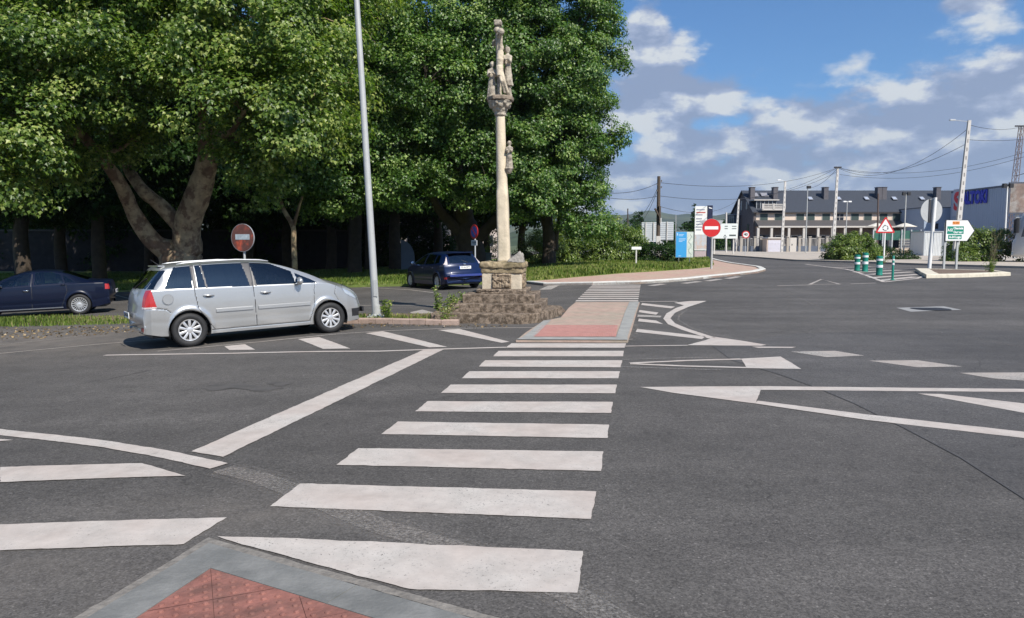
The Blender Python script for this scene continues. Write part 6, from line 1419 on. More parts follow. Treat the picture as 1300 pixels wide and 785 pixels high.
# totem with the list of firms
D_ = 60.0; x0_, x1_, x2_ = X(881.5,D_), X(897,D_), X(903.5,D_); t = thing('totem_sign', 'tall white sign panel of small print with a dark blue column', 'sign', (x0_, D_, h(x0_, D_)), R(-3)); z0 = h(x0_, D_); w1, w2 = x1_-x0_, x2_-x0_
b = MB(); b.bbox(0,w1,0,.12,Z(318,D_)-z0,Z(262,D_)-z0,.01); b.build('panel', WHITE, t)
b = MB(); b.bbox(w1+.01,w2,-.05,.25,-.1,Z(261,D_)-z0,.01); b.build('column', mat('navy_column', (.02,.025,.06), .4), t)
b = MB(); b.bbox(.02,w1-.02,.01,.11,.0,Z(319,D_)-z0,.01); b.build('plinth', mat('pinkish_panel', (.45,.36,.37), .6), t)
b = MB()
for k, (yy, wd) in enumerate(((266.5,.8),(270,.78),(273,.6),(278,.55),(281.5,.6),(285,.55),(288.5,.62),(292,.5))): b.box(.10,.10+wd*(w1-.15),-.004,-.0005,Z(yy+.7,D_)-z0,Z(yy-.7,D_)-z0)
b.build('print', mat('grey_print', (.25,.26,.33), .6), t)
b = MB(); b.box(.12,w1-.15,-.006,-.0042,Z(270.8,D_)-z0,Z(269.2,D_)-z0); b.build('red_print', mat('red_print', (.5,.12,.10), .6), t)
b = MB(); b.box(.02,w1-.02,-.003,-.0005,Z(317,D_)-z0,Z(298,D_)-z0); b.build('photo_panel', mat('photo_print', (.50,.52,.55), .6, alt=(.55,.42,.36), altscale=2.5), t)
b = MB(); b.prism([(w1+.10,Z(264.5,D_)-z0),(w2-.05,Z(265.5,D_)-z0),(w2-.05,Z(264.6,D_)-z0),(w1+.10,Z(263,D_)-z0)], -.056, -.0505); b.build('mark', WHITE, t)
# white advertising board
D_ = 78.0; x0_, x1_ = X(903,D_), X(936,D_); t = thing('advert_board', 'white advertising board with a small diamond behind the red no entry sign', 'billboard', (x0_, D_, h(x0_, D_))); z0 = h(x0_, D_); w1 = x1_-x0_
b = MB(); b.bbox(0,w1,0,.08,Z(303,D_)-z0,Z(284,D_)-z0,.01); b.build('panel', mat('advert_white', (.66,.70,.68), .5), t)
for sx in (.35, w1-.35): b = MB(); b.bbox(sx-.07,sx+.07,.085,.2,-.1,Z(285,D_)-z0,.01); b.build('post', CONCPOLE, t)
b = MB(); b.prism([(w1*.52,1.9+.25),(w1*.58,1.9),(w1*.52,1.9-.25),(w1*.46,1.9)], -.005, -.0005); b.box(w1*.68,w1*.94,-.005,-.0005,Z(300,D_)-z0,Z(298,D_)-z0)
for k in range(4): b.box(w1*(.5 if k < 2 else .78),w1*(.62 if k < 2 else .95),-.005,-.0005,Z(288+(k%2)*3,D_)-z0,Z(287+(k%2)*3,D_)-z0)
b.build('print', mat('dark_print', (.06,.08,.08), .6), t)
b = MB(); b.prism([(w1*.52,1.9+.13),(w1*.55,1.9),(w1*.52,1.9-.13),(w1*.49,1.9)], -.008, -.0055); b.build('diamond_centre', MATS['advert_white'], t)
# two billboards seen from behind
def backboard(label, pxa, pxb, ya, yb, D_, n):
    x0_, x1_ = X(pxa,D_), X(pxb,D_); t = thing('billboard', label, 'billboard', (x0_, D_, h(x0_, D_)), 0); z0 = h(x0_, D_); w1 = x1_-x0_
    b = MB(); b.bbox(0,w1,.08,.14,Z(yb,D_)-z0,Z(ya,D_)-z0,.01); b.build('panel', mat('panel_back', (.50,.53,.55), .6, var=.06, scale=2), t)
    b = MB(); 
    for k in range(9): z = Z(yb,D_)-z0+(Z(ya,D_)-Z(yb,D_))*(k+.5)/9; b.box(.02,w1-.02,.05,.078,z-.012,z+.012)
    b.build('rail', GREYPAINT, t)
    for k in range(n): sx = w1*(k+.5)/n; b = MB(); b.bbox(sx-.05,sx+.05,-.05,.05,-.1,Z(ya,D_)-z0+.02,.005); b.build('post', CONCPOLE, t)
backboard('pale billboard seen from behind just left of the wooden pole', 814.5, 834.5, 282.5, 306, 80, 2)
backboard('pale billboard seen from behind just right of the wooden pole', 838, 855, 282, 305, 80.5, 1)
# wooden pole
gb = (X(835.5,52), 52.0); t, tp = pole_thing('utility_pole', 'dark weathered wooden utility pole in front of the pale billboards', 'utility pole', gb, tuple(at(836.5,224,52)), .15, .11, WOOD)
z0 = h(*gb); b = MB(); b.tube([(.0,-.15,Z(275,52)-z0),(-.30,-.2,Z(265,52)-z0)], .07, 6); b.tube([(.05,-.17,Z(283,52)-z0),(.03,-.17,Z(262,52)-z0)], .09, 6); b.build('stub', WOOD, t, fixn=False)
b = MB(); b.bbox(.06,.16,-.24,-.14,Z(284,52)-z0,Z(277,52)-z0,.01); b.build('meter_box', mat('box_grey', (.6,.6,.6), .5), t)
b = MB(); b.bbox(-.19,.12,-.26,-.16,-.1,Z(300,52)-z0,.01); b.build('concrete_splint', CONCPOLE, t)
b = MB()
for k in range(4): b.lathe([(.0,-.07),(.05,-.05),(.03,0),(.05,.05),(0,.07)], 10, (-.14 if k%2 else .14, -.08, Z(230+k*4,52)-z0))
b.build('insulator', mat('insulator', (.12,.09,.07), .3), t)
# concrete poles
def concpole(label, px, py_top, pxb, D_, w0, w1, group='concrete utility poles along the street'):
    gb = (X(pxb,D_), D_); z0 = h(*gb); tpz = Z(py_top,D_)-z0; dx = X(px,D_)-gb[0]; t = thing('utility_pole', label, 'utility pole', (gb[0], D_, z0), 0, group)
    b = MB(); v = []; 
    for q, w in ((0,w0),(1,w1)):
        z = -.1+(tpz+.1)*q; x = dx*q; v += [(x-w/2,-w*.35,z),(x+w/2,-w*.35,z),(x+w/2,w*.35,z),(x-w/2,w*.35,z)]
    b.add(v, [(3,2,1,0),(4,5,6,7),(0,1,5,4),(1,2,6,5),(2,3,7,6),(3,0,4,7)]); b.build('shaft', CONCPOLE, t)
    n = int(tpz/.55); b = MB()
    for k in range(n-1):
        q0 = (k+.35)/n; q1 = (k+.78)/n; w = w0+(w1-w0)*q0; x = dx*(q0+q1)/2; b.box(x-w*.17,x+w*.17,-w*.35-.004,-w*.35-.001+.0,q0*tpz,q1*tpz)
        
    b.build('recess', mat('recess_shadow_grey', (.26,.25,.24), .9), t)
    return t, Vector((gb[0]+dx, D_, z0+tpz))
p3, P3 = concpole('tallest pale concrete pole, rising behind the direction sign', 1222.5, 153, 1212.5, 52, .36, .20)
b = MB(); b.tube([(P3.x-p3.location.x,0,P3.z-p3.location.z-.1),(P3.x-p3.location.x-1.0,.0,P3.z-p3.location.z+.02)], .02, 6); b.bbox(P3.x-p3.location.x-1.35,P3.x-p3.location.x-.95,-.07,.07,P3.z-p3.location.z-.02,P3.z-p3.location.z+.07,.02); b.build('lamp_arm', GREYPAINT, p3)
p2, P2 = concpole('concrete pole with dark crosshead beside the round green bush', 1060, 213, 1057.5, 78, .34, .2)
b = MB(); b.bbox(P2.x-p2.location.x-.35,P2.x-p2.location.x+.35,-.12,.12,P2.z-p2.location.z-.05,P2.z-p2.location.z+.1,.01); b.build('crosshead', WIRE, p2)
p4, P4 = concpole('pale concrete pole with a thin lamp arm in front of the terraced houses', 994.5, 230, 992.5, 92, .30, .22)
b = MB(); b.tube([(P4.x-p4.location.x,0,P4.z-p4.location.z-.05),(P4.x-p4.location.x-.7,-.2,P4.z-p4.location.z+.1)], .025, 6); b.bbox(P4.x-p4.location.x-1.05,P4.x-p4.location.x-.6,-.28,-.1,P4.z-p4.location.z+.06,P4.z-p4.location.z+.15,.02); b.build('lamp_arm', WHITE, p4)
p5, P5 = concpole('short bare concrete pole at the left gable of the terraced houses', 936.5, 253, 934, 98, .30, .2)
def streetlamp(label, px, ytop, D_, m, kind):
    gb = (X(px,D_), D_); z0 = h(*gb); zt = Z(ytop,D_)-z0; t = thing('street_lamp', label, 'street lamp', (gb[0], D_, z0), 0, 'street lamps by the terraced houses')
    b = MB(); b.tube([(0,0,-.1),(0,0,zt)], [.075,.05], 10); b.build('post', m, t, smooth=True, fixn=False, angle=R(50)); b = MB()
    if kind == 'tilt': b.bbox(-.1,.35,-.15,.15,zt-.05,zt+.25,.04)
    if kind == 'two': b.bbox(-.5,-.12,-.12,.12,zt-.08,zt+.06,.03); b.bbox(.12,.5,-.12,.12,zt-.08,zt+.06,.03); b.tube([(-.3,0,zt),(.3,0,zt)], .03, 6)
    if kind == 'flood': b.bbox(-.38,-.08,-.15,.1,zt-.1,zt+.22,.02); b.bbox(.08,.38,-.15,.1,zt-.1,zt+.22,.02); b.tube([(-.25,0,zt-.05),(.25,0,zt-.05)], .03, 6)
    b.build('lantern', PLASTIC if kind != 'two' else WHITE, t); return t, Vector((gb[0], D_, z0+zt))
_, PL1 = streetlamp('street lamp with a single tilted dark head before the terraced houses', 1023, 239, 86, GALV, 'tilt')
streetlamp('short street lamp with two white heads right of the dark crosshead pole', 1073.5, 256, 90, GALV, 'two')
streetlamp('street lamp with two dark floodlights behind the warning sign', 1147.5, 247, 72, GALV, 'flood')
streetlamp('street lamp with dark floodlights in front of the warehouse billboard', 1275, 237, 56, WHITE, 'flood')
# lattice mast
D_ = 75.0; gb = (X(1279,D_), D_); z0 = h(*gb); zt = Z(161,D_)-z0; dx = X(1288,D_)-gb[0]; t = thing('lattice_mast', 'brown lattice mast rising above the warehouse at the right edge', 'mast', (gb[0], D_, z0)); b = MB(); n = 22
for k in range(n+1):
    q = k/n; w = .30*(1-q)+.15*q; x = dx*q; z = q*zt; c = [(x-w,-w,z),(x+w,-w,z),(x+w,w,z),(x-w,w,z)]
    if k: 
        for i in range(4): b.tube([pc[i], c[i]], .035, 5, cap=False); b.tube([pc[i], c[(i+1)%4]], .018, 4, cap=False)
    pc = c
b.build('lattice', mat('rust_steel', (.20,.15,.14), .8), t, fixn=False)
b = MB(); b.bbox(dx-.6,dx+.8,-.1,.1,zt,zt+.12,.01); b.build('crossarm', WIRE, t); P6 = Vector((gb[0]+dx, D_, z0+zt))
b = MB(); zz = Z(221,D_)-z0; b.tube([(dx*.55,0,zz-.2),(dx*.55+1.0,-.3,zz+.1)], .03, 6); b.bbox(dx*.55+.9,dx*.55+1.3,-.45,-.15,zz,zz+.2,.02); b.build('lamp_arm', PLASTIC, t)
# far thin poles
pole_thing('utility_pole', 'thin distant pole beyond the shrubs left of the wooden pole', 'utility pole', (X(797,110),110.), tuple(at(797,265,110)), .12, .08, WOOD)
pole_thing('utility_pole', 'thin grey distant pole between the blue board and the white totem', 'utility pole', (X(858,100),100.), tuple(at(858,273,100)), .06, .05, GALV)
pole_thing('utility_pole', 'brown slim pole standing before the roof right of the round bush', 'utility pole', (X(1114,80),80.), tuple(at(1115,246,80)), .10, .08, mat('brown_pole', (.10,.07,.06), .8))
pole_thing('utility_pole', 'short pale post behind the white advertising board', 'utility pole', (X(922,90),90.), tuple(at(922,270,90)), .12, .10, CONCPOLE)
# cables
ncab = 0
def cable(label, p, q, sag, r=.016):
    p = Vector(p); q = Vector(q); n = 26; b = MB(); pts = []
    for k in range(n+1): t_ = k/n; s = p.lerp(q, t_)-p; s.z -= 4*sag*t_*(1-t_); pts.append(s)
    b.tube(pts, r, 5, cap=False); o = b.build('power_cable', WIRE, None, fixn=False); o.location = p; tag(o, label, 'cable', 'overhead cables'); return o
P1 = Vector(at(836.5,232,52))
cable('upper of the two cables from the tallest concrete pole to the lattice mast', P3+Vector((0,0,-.3)), P6, .3)
cable('lower of the two cables running right from the tallest concrete pole', P3+Vector((0,0,-1.3)), at(1345,168,62), .3)
cable('highest sagging cable between the crosshead pole and the tallest concrete pole', P2, P3+Vector((0,0,-.5)), 1.8)
cable('second sagging cable between the crosshead pole and the tallest concrete pole', P2+Vector((.2,0,0)), P3+Vector((0,0,-1.5)), 1.2)
cable('cable from the crosshead pole passing high behind the tallest pole to the right', P2+Vector((.2,0,-.1)), at(1340,180,70), 1.4)
cable('lowest cable from the crosshead pole passing behind the tallest pole', P2+Vector((.2,0,-.7)), at(1340,186,66), 1.3)
cable('upper cable between the wooden pole and the crosshead pole', P1, P2, .9)
cable('lower cable between the wooden pole and the crosshead pole', P1+Vector((0,0,-.9)), P2+Vector((-.2,0,-.5)), 1.2)
cable('cable from the top of the wooden pole into the trees', P1, at(770,245,46), .25)
cable('cable from the wooden pole slanting down to the thin distant pole', P1+Vector((0,0,-.2)), at(797,270,110), 1.6)
cable('second cable from the wooden pole slanting down to the thin distant pole', P1+Vector((-.1,0,-.6)), at(797,276,110), 1.8)
cable('cable from the lower part of the wooden pole into the trees', P1+Vector((0,0,-.9)), at(765,250,46), .2)
cable('cable from the crosshead pole down to the pole at the left gable', P2, P5, .7)
cable('short cable from the crosshead pole to the tilted street lamp', P2, PL1, .5)
cable('cable from the gable pole running low to the wooden pole', P5, P1+Vector((0,0,-1.6)), 1.0)

# ================================================================== BUILDINGS
CREAM = mat('cream_render', (.66,.54,.44), .85, var=.08, scale=.8); SLATE = mat('slate_roof', (.035,.042,.056), .7, var=.18, scale=5, bump=.3, bscale=14)
DSTONE = mat('dark_house_stone', (.115,.10,.10), .9, var=.3, scale=3, bump=.3, bscale=6); SHUT = mat('green_shutter', (.035,.06,.055), .6); WFR = mat('white_trim', (.52,.49,.45), .6); DKG = mat('dark_glazing', (.03,.035,.045), .12)
D0 = 102.0; hx0, hx1 = X(959,D0), X(959,D0)+41; z0 = .70; t = thing('terraced_houses', 'long terrace of cream houses under one dark slate roof with a stone gable', 'house row', (hx0, D0, z0)); LH = hx1-hx0
ze, zr_ = Z(268,D0)-z0, Z(242,D0+5)-z0
b = MB(); b.box(.0,LH,0,10,-.2,ze-.05); wl = b.build('wall', CREAM, t)
b = MB(); b.prism([(-.02,-.2),(10.02,-.2),(10.02,ze),(5,zr_-.05),(-.02,ze)], -.35, -.005, plane='yz'); b.build('gable_wall', DSTONE, t)
b = MB(); b.prism([(-.28,ze-.12),(5,zr_),(10.28,ze-.12),(10.28,ze-.26),(5,zr_-.2),(-.28,ze-.26)], -.6, LH+.3, plane='yz'); roof = b.build('roof', SLATE, t)
b = MB(); b.box(-.5,LH+.2,-.36,-.285,ze-.30,ze-.16); b.build('gutter', mat('dark_gutter', (.04,.035,.035), .5), roof)
slope = (zr_-ze)/5
def onroof(x, f): y = -.3+5.3*f; return Vector((x, y, ze+ (zr_-ze)*f*1.0))
for px in (953, 982, 1045.5, 1113, 1119, 1187): 
    x = X(px,D0+3)-hx0; p = onroof(x, .62); b = MB(); b.bbox(p.x-.32,p.x+.32,p.y-.3,p.y+.6,p.z-.8,zr_+.25,.02); b.box(p.x-.38,p.x+.38,p.y-.36,p.y+.66,zr_+.255,zr_+.32); b.build('chimney', mat('chimney_slate', (.10,.095,.105), .8, var=.15, scale=4), roof)
def skylight(px, f, w=.6, l=.8, pm=None):
    x = X(px,D0+2)-hx0; a = math.atan(slope); b = MB(); b.bbox(-w/2,w/2,-l/2,l/2,-.02,.07,.01); o = b.build('skylight', mat('skylight_frame', (.25,.25,.27), .4), roof); p = onroof(x, f); o.location = (p.x, p.y, p.z+.10); o.rotation_euler = (a,0,0)
    b = MB(); b.box(-w/2+.06,w/2-.06,-l/2+.06,l/2-.06,.072,.08); b.build('pane', pm or mat('skylight_pane', (.80,.84,.88), .08, metal=.6), o)
for px in (1029, 1065, 1100.5, 1136, 1171): skylight(px, .56)
skylight(960.5,.74,1.0,1.0,MATS['skylight_frame']); skylight(973.5,.74,1.0,1.0,MATS['skylight_frame'])
xw = [968.7,987.4,1014.6,1028,1047.4,1064.6,1083.9,1100.3,1120,1136.6,1154,1171,1189,1205]
for px in xw:
    x = X(px,D0)-hx0; zc = Z(276,D0)-z0; f = MB(); f.box(x-.62,x+.62,-.05,-.004,zc-.50,zc-.44); f.box(x-.58,x-.52,-.045,-.004,zc-.44,zc+.48); f.box(x+.52,x+.58,-.045,-.004,zc-.44,zc+.48); f.box(x-.58,x+.58,-.045,-.004,zc+.48,zc+.54); w_ = f.build('window', WFR if px not in (1064.6,) else WFR, t)
    b = MB(); b.box(x-.518,x+.518,-.03,-.006,zc-.438,zc+.478); b.build('shutter', SHUT if px != 1064.6 else DKG, w_)
    if px == 1064.6: b = MB(); b.box(x-.03,x+.03,-.04,-.031,zc-.43,zc+.47); b.box(x-.5,x+.5,-.04,-.031,zc,zc+.05); b.build('mullion', WFR, w_)
# string course, porch roof, porch
zp1, zp0 = Z(279.6,D0)-z0, Z(287,D0-1.3)-z0
b = MB(); b.prism([(-.005,zp1),(-1.7,zp0),(-1.7,zp0-.06),(-.005,zp0-.06)], -.2, LH, plane='yz'); b.build('porch_roof', mat('porch_slate', (.07,.065,.065), .7, var=.15, scale=5), t)
b = MB(); b.box(-.2,LH,-1.78,-1.705,zp0-.22,zp0-.02); b.build('fascia', WFR, t)
for k, px in enumerate((962, 979, 1001, 1020, 1038, 1056, 1072, 1092, 1110, 1130, 1150, 1168, 1190)):
    x = X(px,D0-1.6)-hx0; b = MB(); b.bbox(x-.16,x+.16,-1.70,-1.40,-.2,zp0-.225,.02); b.build('porch_pillar', WFR, t)
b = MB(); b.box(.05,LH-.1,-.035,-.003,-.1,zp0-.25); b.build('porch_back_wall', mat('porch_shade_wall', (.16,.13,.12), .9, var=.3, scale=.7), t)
for k, px in enumerate((970, 990, 1010, 1030, 1046, 1064, 1082, 1100, 1120, 1140, 1160, 1180)):
    x = X(px,D0)-hx0; b = MB(); b.box(x-.7,x+.7,-.06,-.037,.0,2.3); d_ = b.build('door' if k%2 else 'ground_window', WFR if k%3 else DKG, t); b = MB(); b.box(x-.6,x+.6,-.075,-.062,.1,2.2); b.build('pane', DKG, d_)
# dormer with balcony at the left end
xa, xb = X(964,D0)-hx0, X(993,D0)-hx0
b = MB(); b.box(xa,xb,-.75,2.2,Z(267.5,D0)-z0,Z(266,D0)-z0); b.build('balcony_floor', WFR, t)
b = MB(); zb0, zb1 = Z(266,D0)-z0, Z(259.5,D0)-z0
b.box(xa,xb,-.75,-.63,zb1-.10,zb1); b.box(xa,xb,-.74,-.64,zb0,zb0+.08)
n = 30
for k in range(n+1): x = xa+.05+(xb-xa-.1)*k/n; b.lathe([(.025,zb0+.08),(.055,zb0+.25),(.025,zb0+.45),(.03,zb1-.10)], 8, (x,-.69,0), cap=False)
for x in (xa+.08, (xa+xb)/2, xb-.08): b.box(x-.10,x+.10,-.80,-.60,zb0,zb1+.06)
b.build('balustrade', WFR, t)
xa, xb = X(957,D0)-hx0, X(986,D0)-hx0; zd0, zd1 = Z(266,D0)-z0, Z(254.5,D0)-z0
b = MB(); b.box(xa+.4,xb,.6,3.4,zd0,zd1-.02); b.build('dormer', DKG, t)
b = MB(); b.box(xa,xb+.3,.3,3.8,zd1,zd1+.14); b.build('dormer_roof', WFR, t)
b = MB()
for k in range(6): x = xa+.4+(xb-xa-.4)*k/5; b.box(x-.05,x+.05,.53,.598,zd0,zd1-.02)
b.build('mullion', mat('dormer_frame', (.30,.32,.33), .5), t)
# gable windows and a blue glazed bay
b = MB()
for (y, z, w, hh_) in ((3.0,ze+1.0,.7,1.3),(5.4,ze+1.0,.7,1.3),(2.2,ze-2.4,.9,1.3)): b.box(-.40,-.352,y-w/2,y+w/2,z-hh_/2,z+hh_/2)
b.build('gable_window', DKG, t)
b = MB(); b.bbox(-1.3,-.352,5.8,9.6,2.2,5.2,.03); g_ = b.build('glazed_bay', mat('bay_glass', (.05,.08,.12), .1), t)
b = MB()
for k in range(5): y = 5.8+3.8*k/4; b.box(-1.34,-1.301,y-.05,y+.05,2.2,5.2)
for z in (2.2,3.4,5.1): b.box(-1.345,-1.302,5.8,9.6,z,z+.08)
b.box(-1.5,-.352,5.6,9.8,5.2,5.35); b.build('bay_frame', mat('bay_frame', (.13,.16,.22), .5), g_)
# garden wall, railings, garage in front
Df = 96.0; gx0, gx1 = X(938,Df), X(1056,Df); t = thing('garden_wall', 'low blue grey garden wall with cream pillars in front of the terraced houses', 'wall', (gx0, Df, .7)); LW = gx1-gx0
b = MB(); b.box(0,LW,0,.2,-.2,Z(312.5,Df)-.7); b.build('base_wall', mat('blue_grey_wall', (.10,.12,.16), .85, var=.1, scale=1), t)
zt1 = Z(300.5,Df)-.7
for px in (941,950,958.5,966,1000,1015,1028,1040,1050):
    x = X(px,Df)-gx0; b = MB(); b.bbox(x-.16,x+.16,-.06,.26,-.2,zt1-.1,.02); b.bbox(x-.22,x+.22,-.12,.32,zt1-.095,zt1,.03); b.build('pillar', mat('cast_pillar', (.36,.33,.29), .85, var=.1, scale=4), t)
b = MB()
for k in range(70): x = LW*k/69; b.box(x-.025,x+.025,.08,.12,Z(312.5,Df)-.7,Z(303,Df)-.7)
b.box(0,LW,.07,.13,Z(303.4,Df)-.7,Z(302.5,Df)-.7); b.build('railing', mat('grey_railing', (.32,.31,.30), .7), t)
Dg = 94.0; xa, xb = X(973.5,Dg), X(993,Dg); t = thing('garage', 'small garage with a wide white door in the garden wall', 'garage', (xa, Dg, .7)); w1 = xb-xa; zt1 = Z(301.5,Dg)-.7
b = MB(); b.bbox(0,w1,0,1.7,-.2,zt1-.15,.02); b.build('wall', CREAM, t); b = MB(); b.bbox(-.12,w1+.12,-.15,1.75,zt1-.15,zt1,.03); b.build('roof', WFR, t)
b = MB(); b.box(.14,w1-.14,-.04,-.002,-.1,zt1-.35)
for k in range(8): b.box(.14,w1-.14,-.055,-.041,.05+k*.16,.09+k*.16)
b.build('door', mat('lilac_white', (.58,.57,.64), .5), t)
t = thing('gate', 'white metal gate panel beside the dark framed doorway in the garden wall', 'gate', (X(1003,Dg), Dg, .7)); b = MB(); b.bbox(0,X(1011,Dg)-X(1003,Dg),0,.06,0,Z(302,Dg)-.7,.01); b.build('panel', WFR, t); b = MB(); b.box(.2,.3,-.02,-.001,.9,1.1); b.build('latch', PLASTIC, t)
# warehouse, its long side in shade
wx0 = 55.3; t = thing('warehouse', 'large blue grey warehouse with a red and blue name sign on its long wall', 'warehouse', (wx0, 60, .7)); zt1 = Z(244,93)-.7
WB = mat('blue_cladding', (.34,.41,.51), .6, var=.04, scale=.6)
b = MB(); b.box(0,34,0,35,-.3,zt1); b.build('wall', WB, t)
b = MB(); b.box(-.08,34,-.08,35.05,zt1+.003,zt1+.22); b.build('coping', mat('coping', (.10,.12,.16), .6), t)
b = MB()
for k in range(88): y = .2+k*.4; b.box(-.022,-.001,y-.03,y+.03,0,zt1-.02)
b.build('cladding_rib', WB, t, fixn=False)
NX = Matrix.Rotation(-math.pi/2, 4, 'Z') @ FACE   # lettering on the wall that faces -X
yS = (lambda px: wx0*FPX/(px-650)-60)
zc = Z(251.5,90)-.7
b = MB(); ya, yb = yS(1217.2), yS(1206.0); b.box(-.10,-.024,ya,yb,zc-2.0,zc+1.3); b.build('logo_panel', mat('logo_panel', (.42,.45,.52), .5), t)
text('logo_letter', 'S', 3.0, mat('logo_red', (.60,.03,.04), .4), t, Matrix.Translation((-.13,(ya+yb)/2,zc-.3)) @ NX, bold=.11, depth=.03, width=1.35)
text('name_lettering', 'ALTOKI', 2.0, mat('logo_blue', (.02,.03,.42), .4), t, Matrix.Translation((-.13,(yS(1217.5)+yS(1249.5))/2,zc)) @ NX, bold=.10, depth=.04, width=abs(yS(1217.5)-yS(1249.5)))
xa = X(1172,96); t = thing('warehouse_annex', 'low pale blue annex between the terraced houses and the warehouse', 'building', (xa, 96, .7)); b = MB(); b.box(0,7,0,7,-.3,Z(264,96)-.7); b.build('wall', WB, t); b = MB(); b.box(-.1,7,-.1,7,Z(264,96)-.695,Z(263,96)-.7); b.build('coping', MATS['coping'], t)
b = MB(); b.box(.9,1.8,-.04,-.002,3.0,3.7); b.build('window', DKG, t)
# container, green fence, parasols
Dc = 70.0; xa, xb = X(1172.5,Dc), X(1207,Dc); t = thing('shipping_container', 'whitish corrugated container behind the big round sign', 'container', (xa, Dc, .58)); w1 = xb-xa; zt1 = Z(293.5,Dc)-.58; b = MB()
n = 36; v = []; f = []
for k in range(n+1):
    x = w1*k/n; y = -.04 if (k//1)%2 else 0
    v += [(x,y,.12),(x,y,zt1-.1)]
for k in range(n): f.append((2*k,2*k+2,2*k+3,2*k+1))
b.add(v, f); b.box(0,w1,.01,2.3,.1,zt1-.08); b.build('side', mat('container_white', (.60,.62,.62), .5, var=.06, scale=1), t, fixn=False)
b = MB(); b.box(-.05,w1+.05,-.08,2.35,zt1-.1,zt1); b.box(-.05,w1+.05,-.08,2.35,0,.12); 
for x in (-.05, w1*.68, w1-.06): b.box(x,x+.11,-.085,-.045,.12,zt1-.1)
b.build('frame', mat('container_frame', (.30,.33,.36), .5), t)
b = MB(); b.box(xa-X(1180,Dc)+1.0, w1+.02,.01,.02,.01,.02); 
Dn = 74.0; xa, xb = X(1108,Dn), X(1168,Dn); t = thing('mesh_fence', 'green screened fence on pale posts behind the warning sign', 'fence', (xa, Dn, .62)); w1 = xb-xa; zt1 = Z(293,Dn)-.62
b = MB(); b.box(0,w1,0,.02,Z(305,Dn)-.62,zt1); b.build('screen', mat('green_screen', (.03,.12,.09), .8, var=.15, scale=3), t)
b = MB(); b.box(0,w1,.03,.18,-.1,.75); b.build('low_wall', CREAM, t)
for k in range(6): x = w1*k/5; b = MB(); b.bbox(x-.06,x+.06,-.09,-.005,-.1,zt1+.1,.01); b.build('post', GREYPAINT, t)
b = MB()
for k in range(6): z = .8+k*.16; b.box(w1*.55,w1,-.02,-.003,z,z+.05)
b.build('slat', WFR, t)
for (px, D_, lb) in ((1148,84,'cream garden parasol right of the warning sign'),(1112,88,'cream garden parasol half hidden by the warning sign')):
    x = X(px,D_); t = thing('garden_parasol', lb, 'parasol', (x, D_, .7), 0, 'cream garden parasols'); zt1 = Z(283,D_)-.7; b = MB(); b.lathe([(.0,zt1),(.5,zt1-.16),(1.25,zt1-.44),(1.25,zt1-.46),(.5,zt1-.19),(0,zt1-.04)], 8, cap=False); b.build('canopy', mat('parasol_cloth', (.62,.58,.50), .9), t); b = MB(); b.tube([(0,0,-.1),(0,0,zt1-.03)], .03, 8); b.build('pole', WFR, t)
# picture billboard by the warehouse
D_ = 60.0; xa = X(1277,D_); t = thing('picture_billboard', 'large brown picture billboard behind the lorry at the right edge', 'billboard', (xa, D_, .6), R(-12)); w1 = 4.2; za, zb_ = Z(272,D_)-.6, Z(231.5,D_)-.6
b = MB(); b.bbox(0,w1,0,.15,za,zb_,.01); b.build('panel', mat('billboard_frame', (.08,.09,.12), .5), t)
b = MB(); b.box(.12,w1-.12,-.01,-.002,za+.12,zb_-.12); b.build('picture', mat('billboard_picture', (.22,.16,.13), .6, var=.4, scale=1.2, alt=(.34,.31,.28), altscale=.8, altlo=.45, althi=.55), t)
for x in (.8, 3.2): b = MB(); b.bbox(x-.12,x+.12,.16,.4,-.2,zb_,.01); b.build('post', GREYPAINT, t)
# lorry entering from the right
D_ = 50.0; xa = X(1285,D_)+.66; D_ = 51.06; t = thing('lorry', 'white lorry cut off by the right edge', 'lorry', (xa, D_, h(xa, D_)), R(-32))
TW = mat('lorry_white', (.62,.64,.66), .35, coat=.6)
b = MB(); pr = [(.06,.42),(.0,.6),(.0,1.35),(.10,1.45),(.32,2.55),(.45,2.95),(.75,3.35),(2.3,3.42),(2.3,.85),(1.95,.85),(1.85,.42)]
b.prism(pr, -1.22, 1.22); cabm = b.build('cab', TW, t)
bm = bmesh.new(); bm.from_mesh(cabm.data); bmesh.ops.bevel(bm, geom=bm.edges[:], offset=.07, segments=3, affect='EDGES'); bm.to_mesh(cabm.data); bm.free(); cabm.data.polygons.foreach_set('use_smooth', [True]*len(cabm.data.polygons))
b = MB(); b.add([(.085,-1.05,1.50),(.085,1.05,1.50),(.325,1.0,2.62),(.325,-1.0,2.62)], [(0,1,2,3)]); b.build('windscreen', DKG, t).location = (-.012,0,0)
b = MB(); b.prism([(.42,1.62),(1.45,1.62),(1.45,2.55),(.60,2.55)], -1.232, -1.221); b.build('side_window', DKG, t)
b = MB(); b.bbox(-.04,.10,-1.1,1.1,.75,1.25,.02); b.build('grille', PLASTIC, t)
for sd in (-1, 1):
    b = MB(); b.bbox(-.03,.14,sd*1.0-.17,sd*1.0+.17,.52,.72,.03); b.build('headlight', HEADM, t)
    b = MB(); b.bbox(.10,.30,sd*1.42-.12,sd*1.42+.12,1.85,2.75,.05); b.tube([(.35,sd*1.2,2.7),(.2,sd*1.42,2.72)], .03, 6); b.build('wing_mirror', PLASTIC, t)
b = MB(); b.bbox(.7,2.2,-1.0,1.0,3.40,3.95,.12); b.build('air_deflector', TW, t)
b = MB(); b.box(2.0,13.5,-.45,.45,.75,1.0); b.box(2.4,3.6,-1.2,1.2,.45,.95); b.build('chassis', PLASTIC, t)
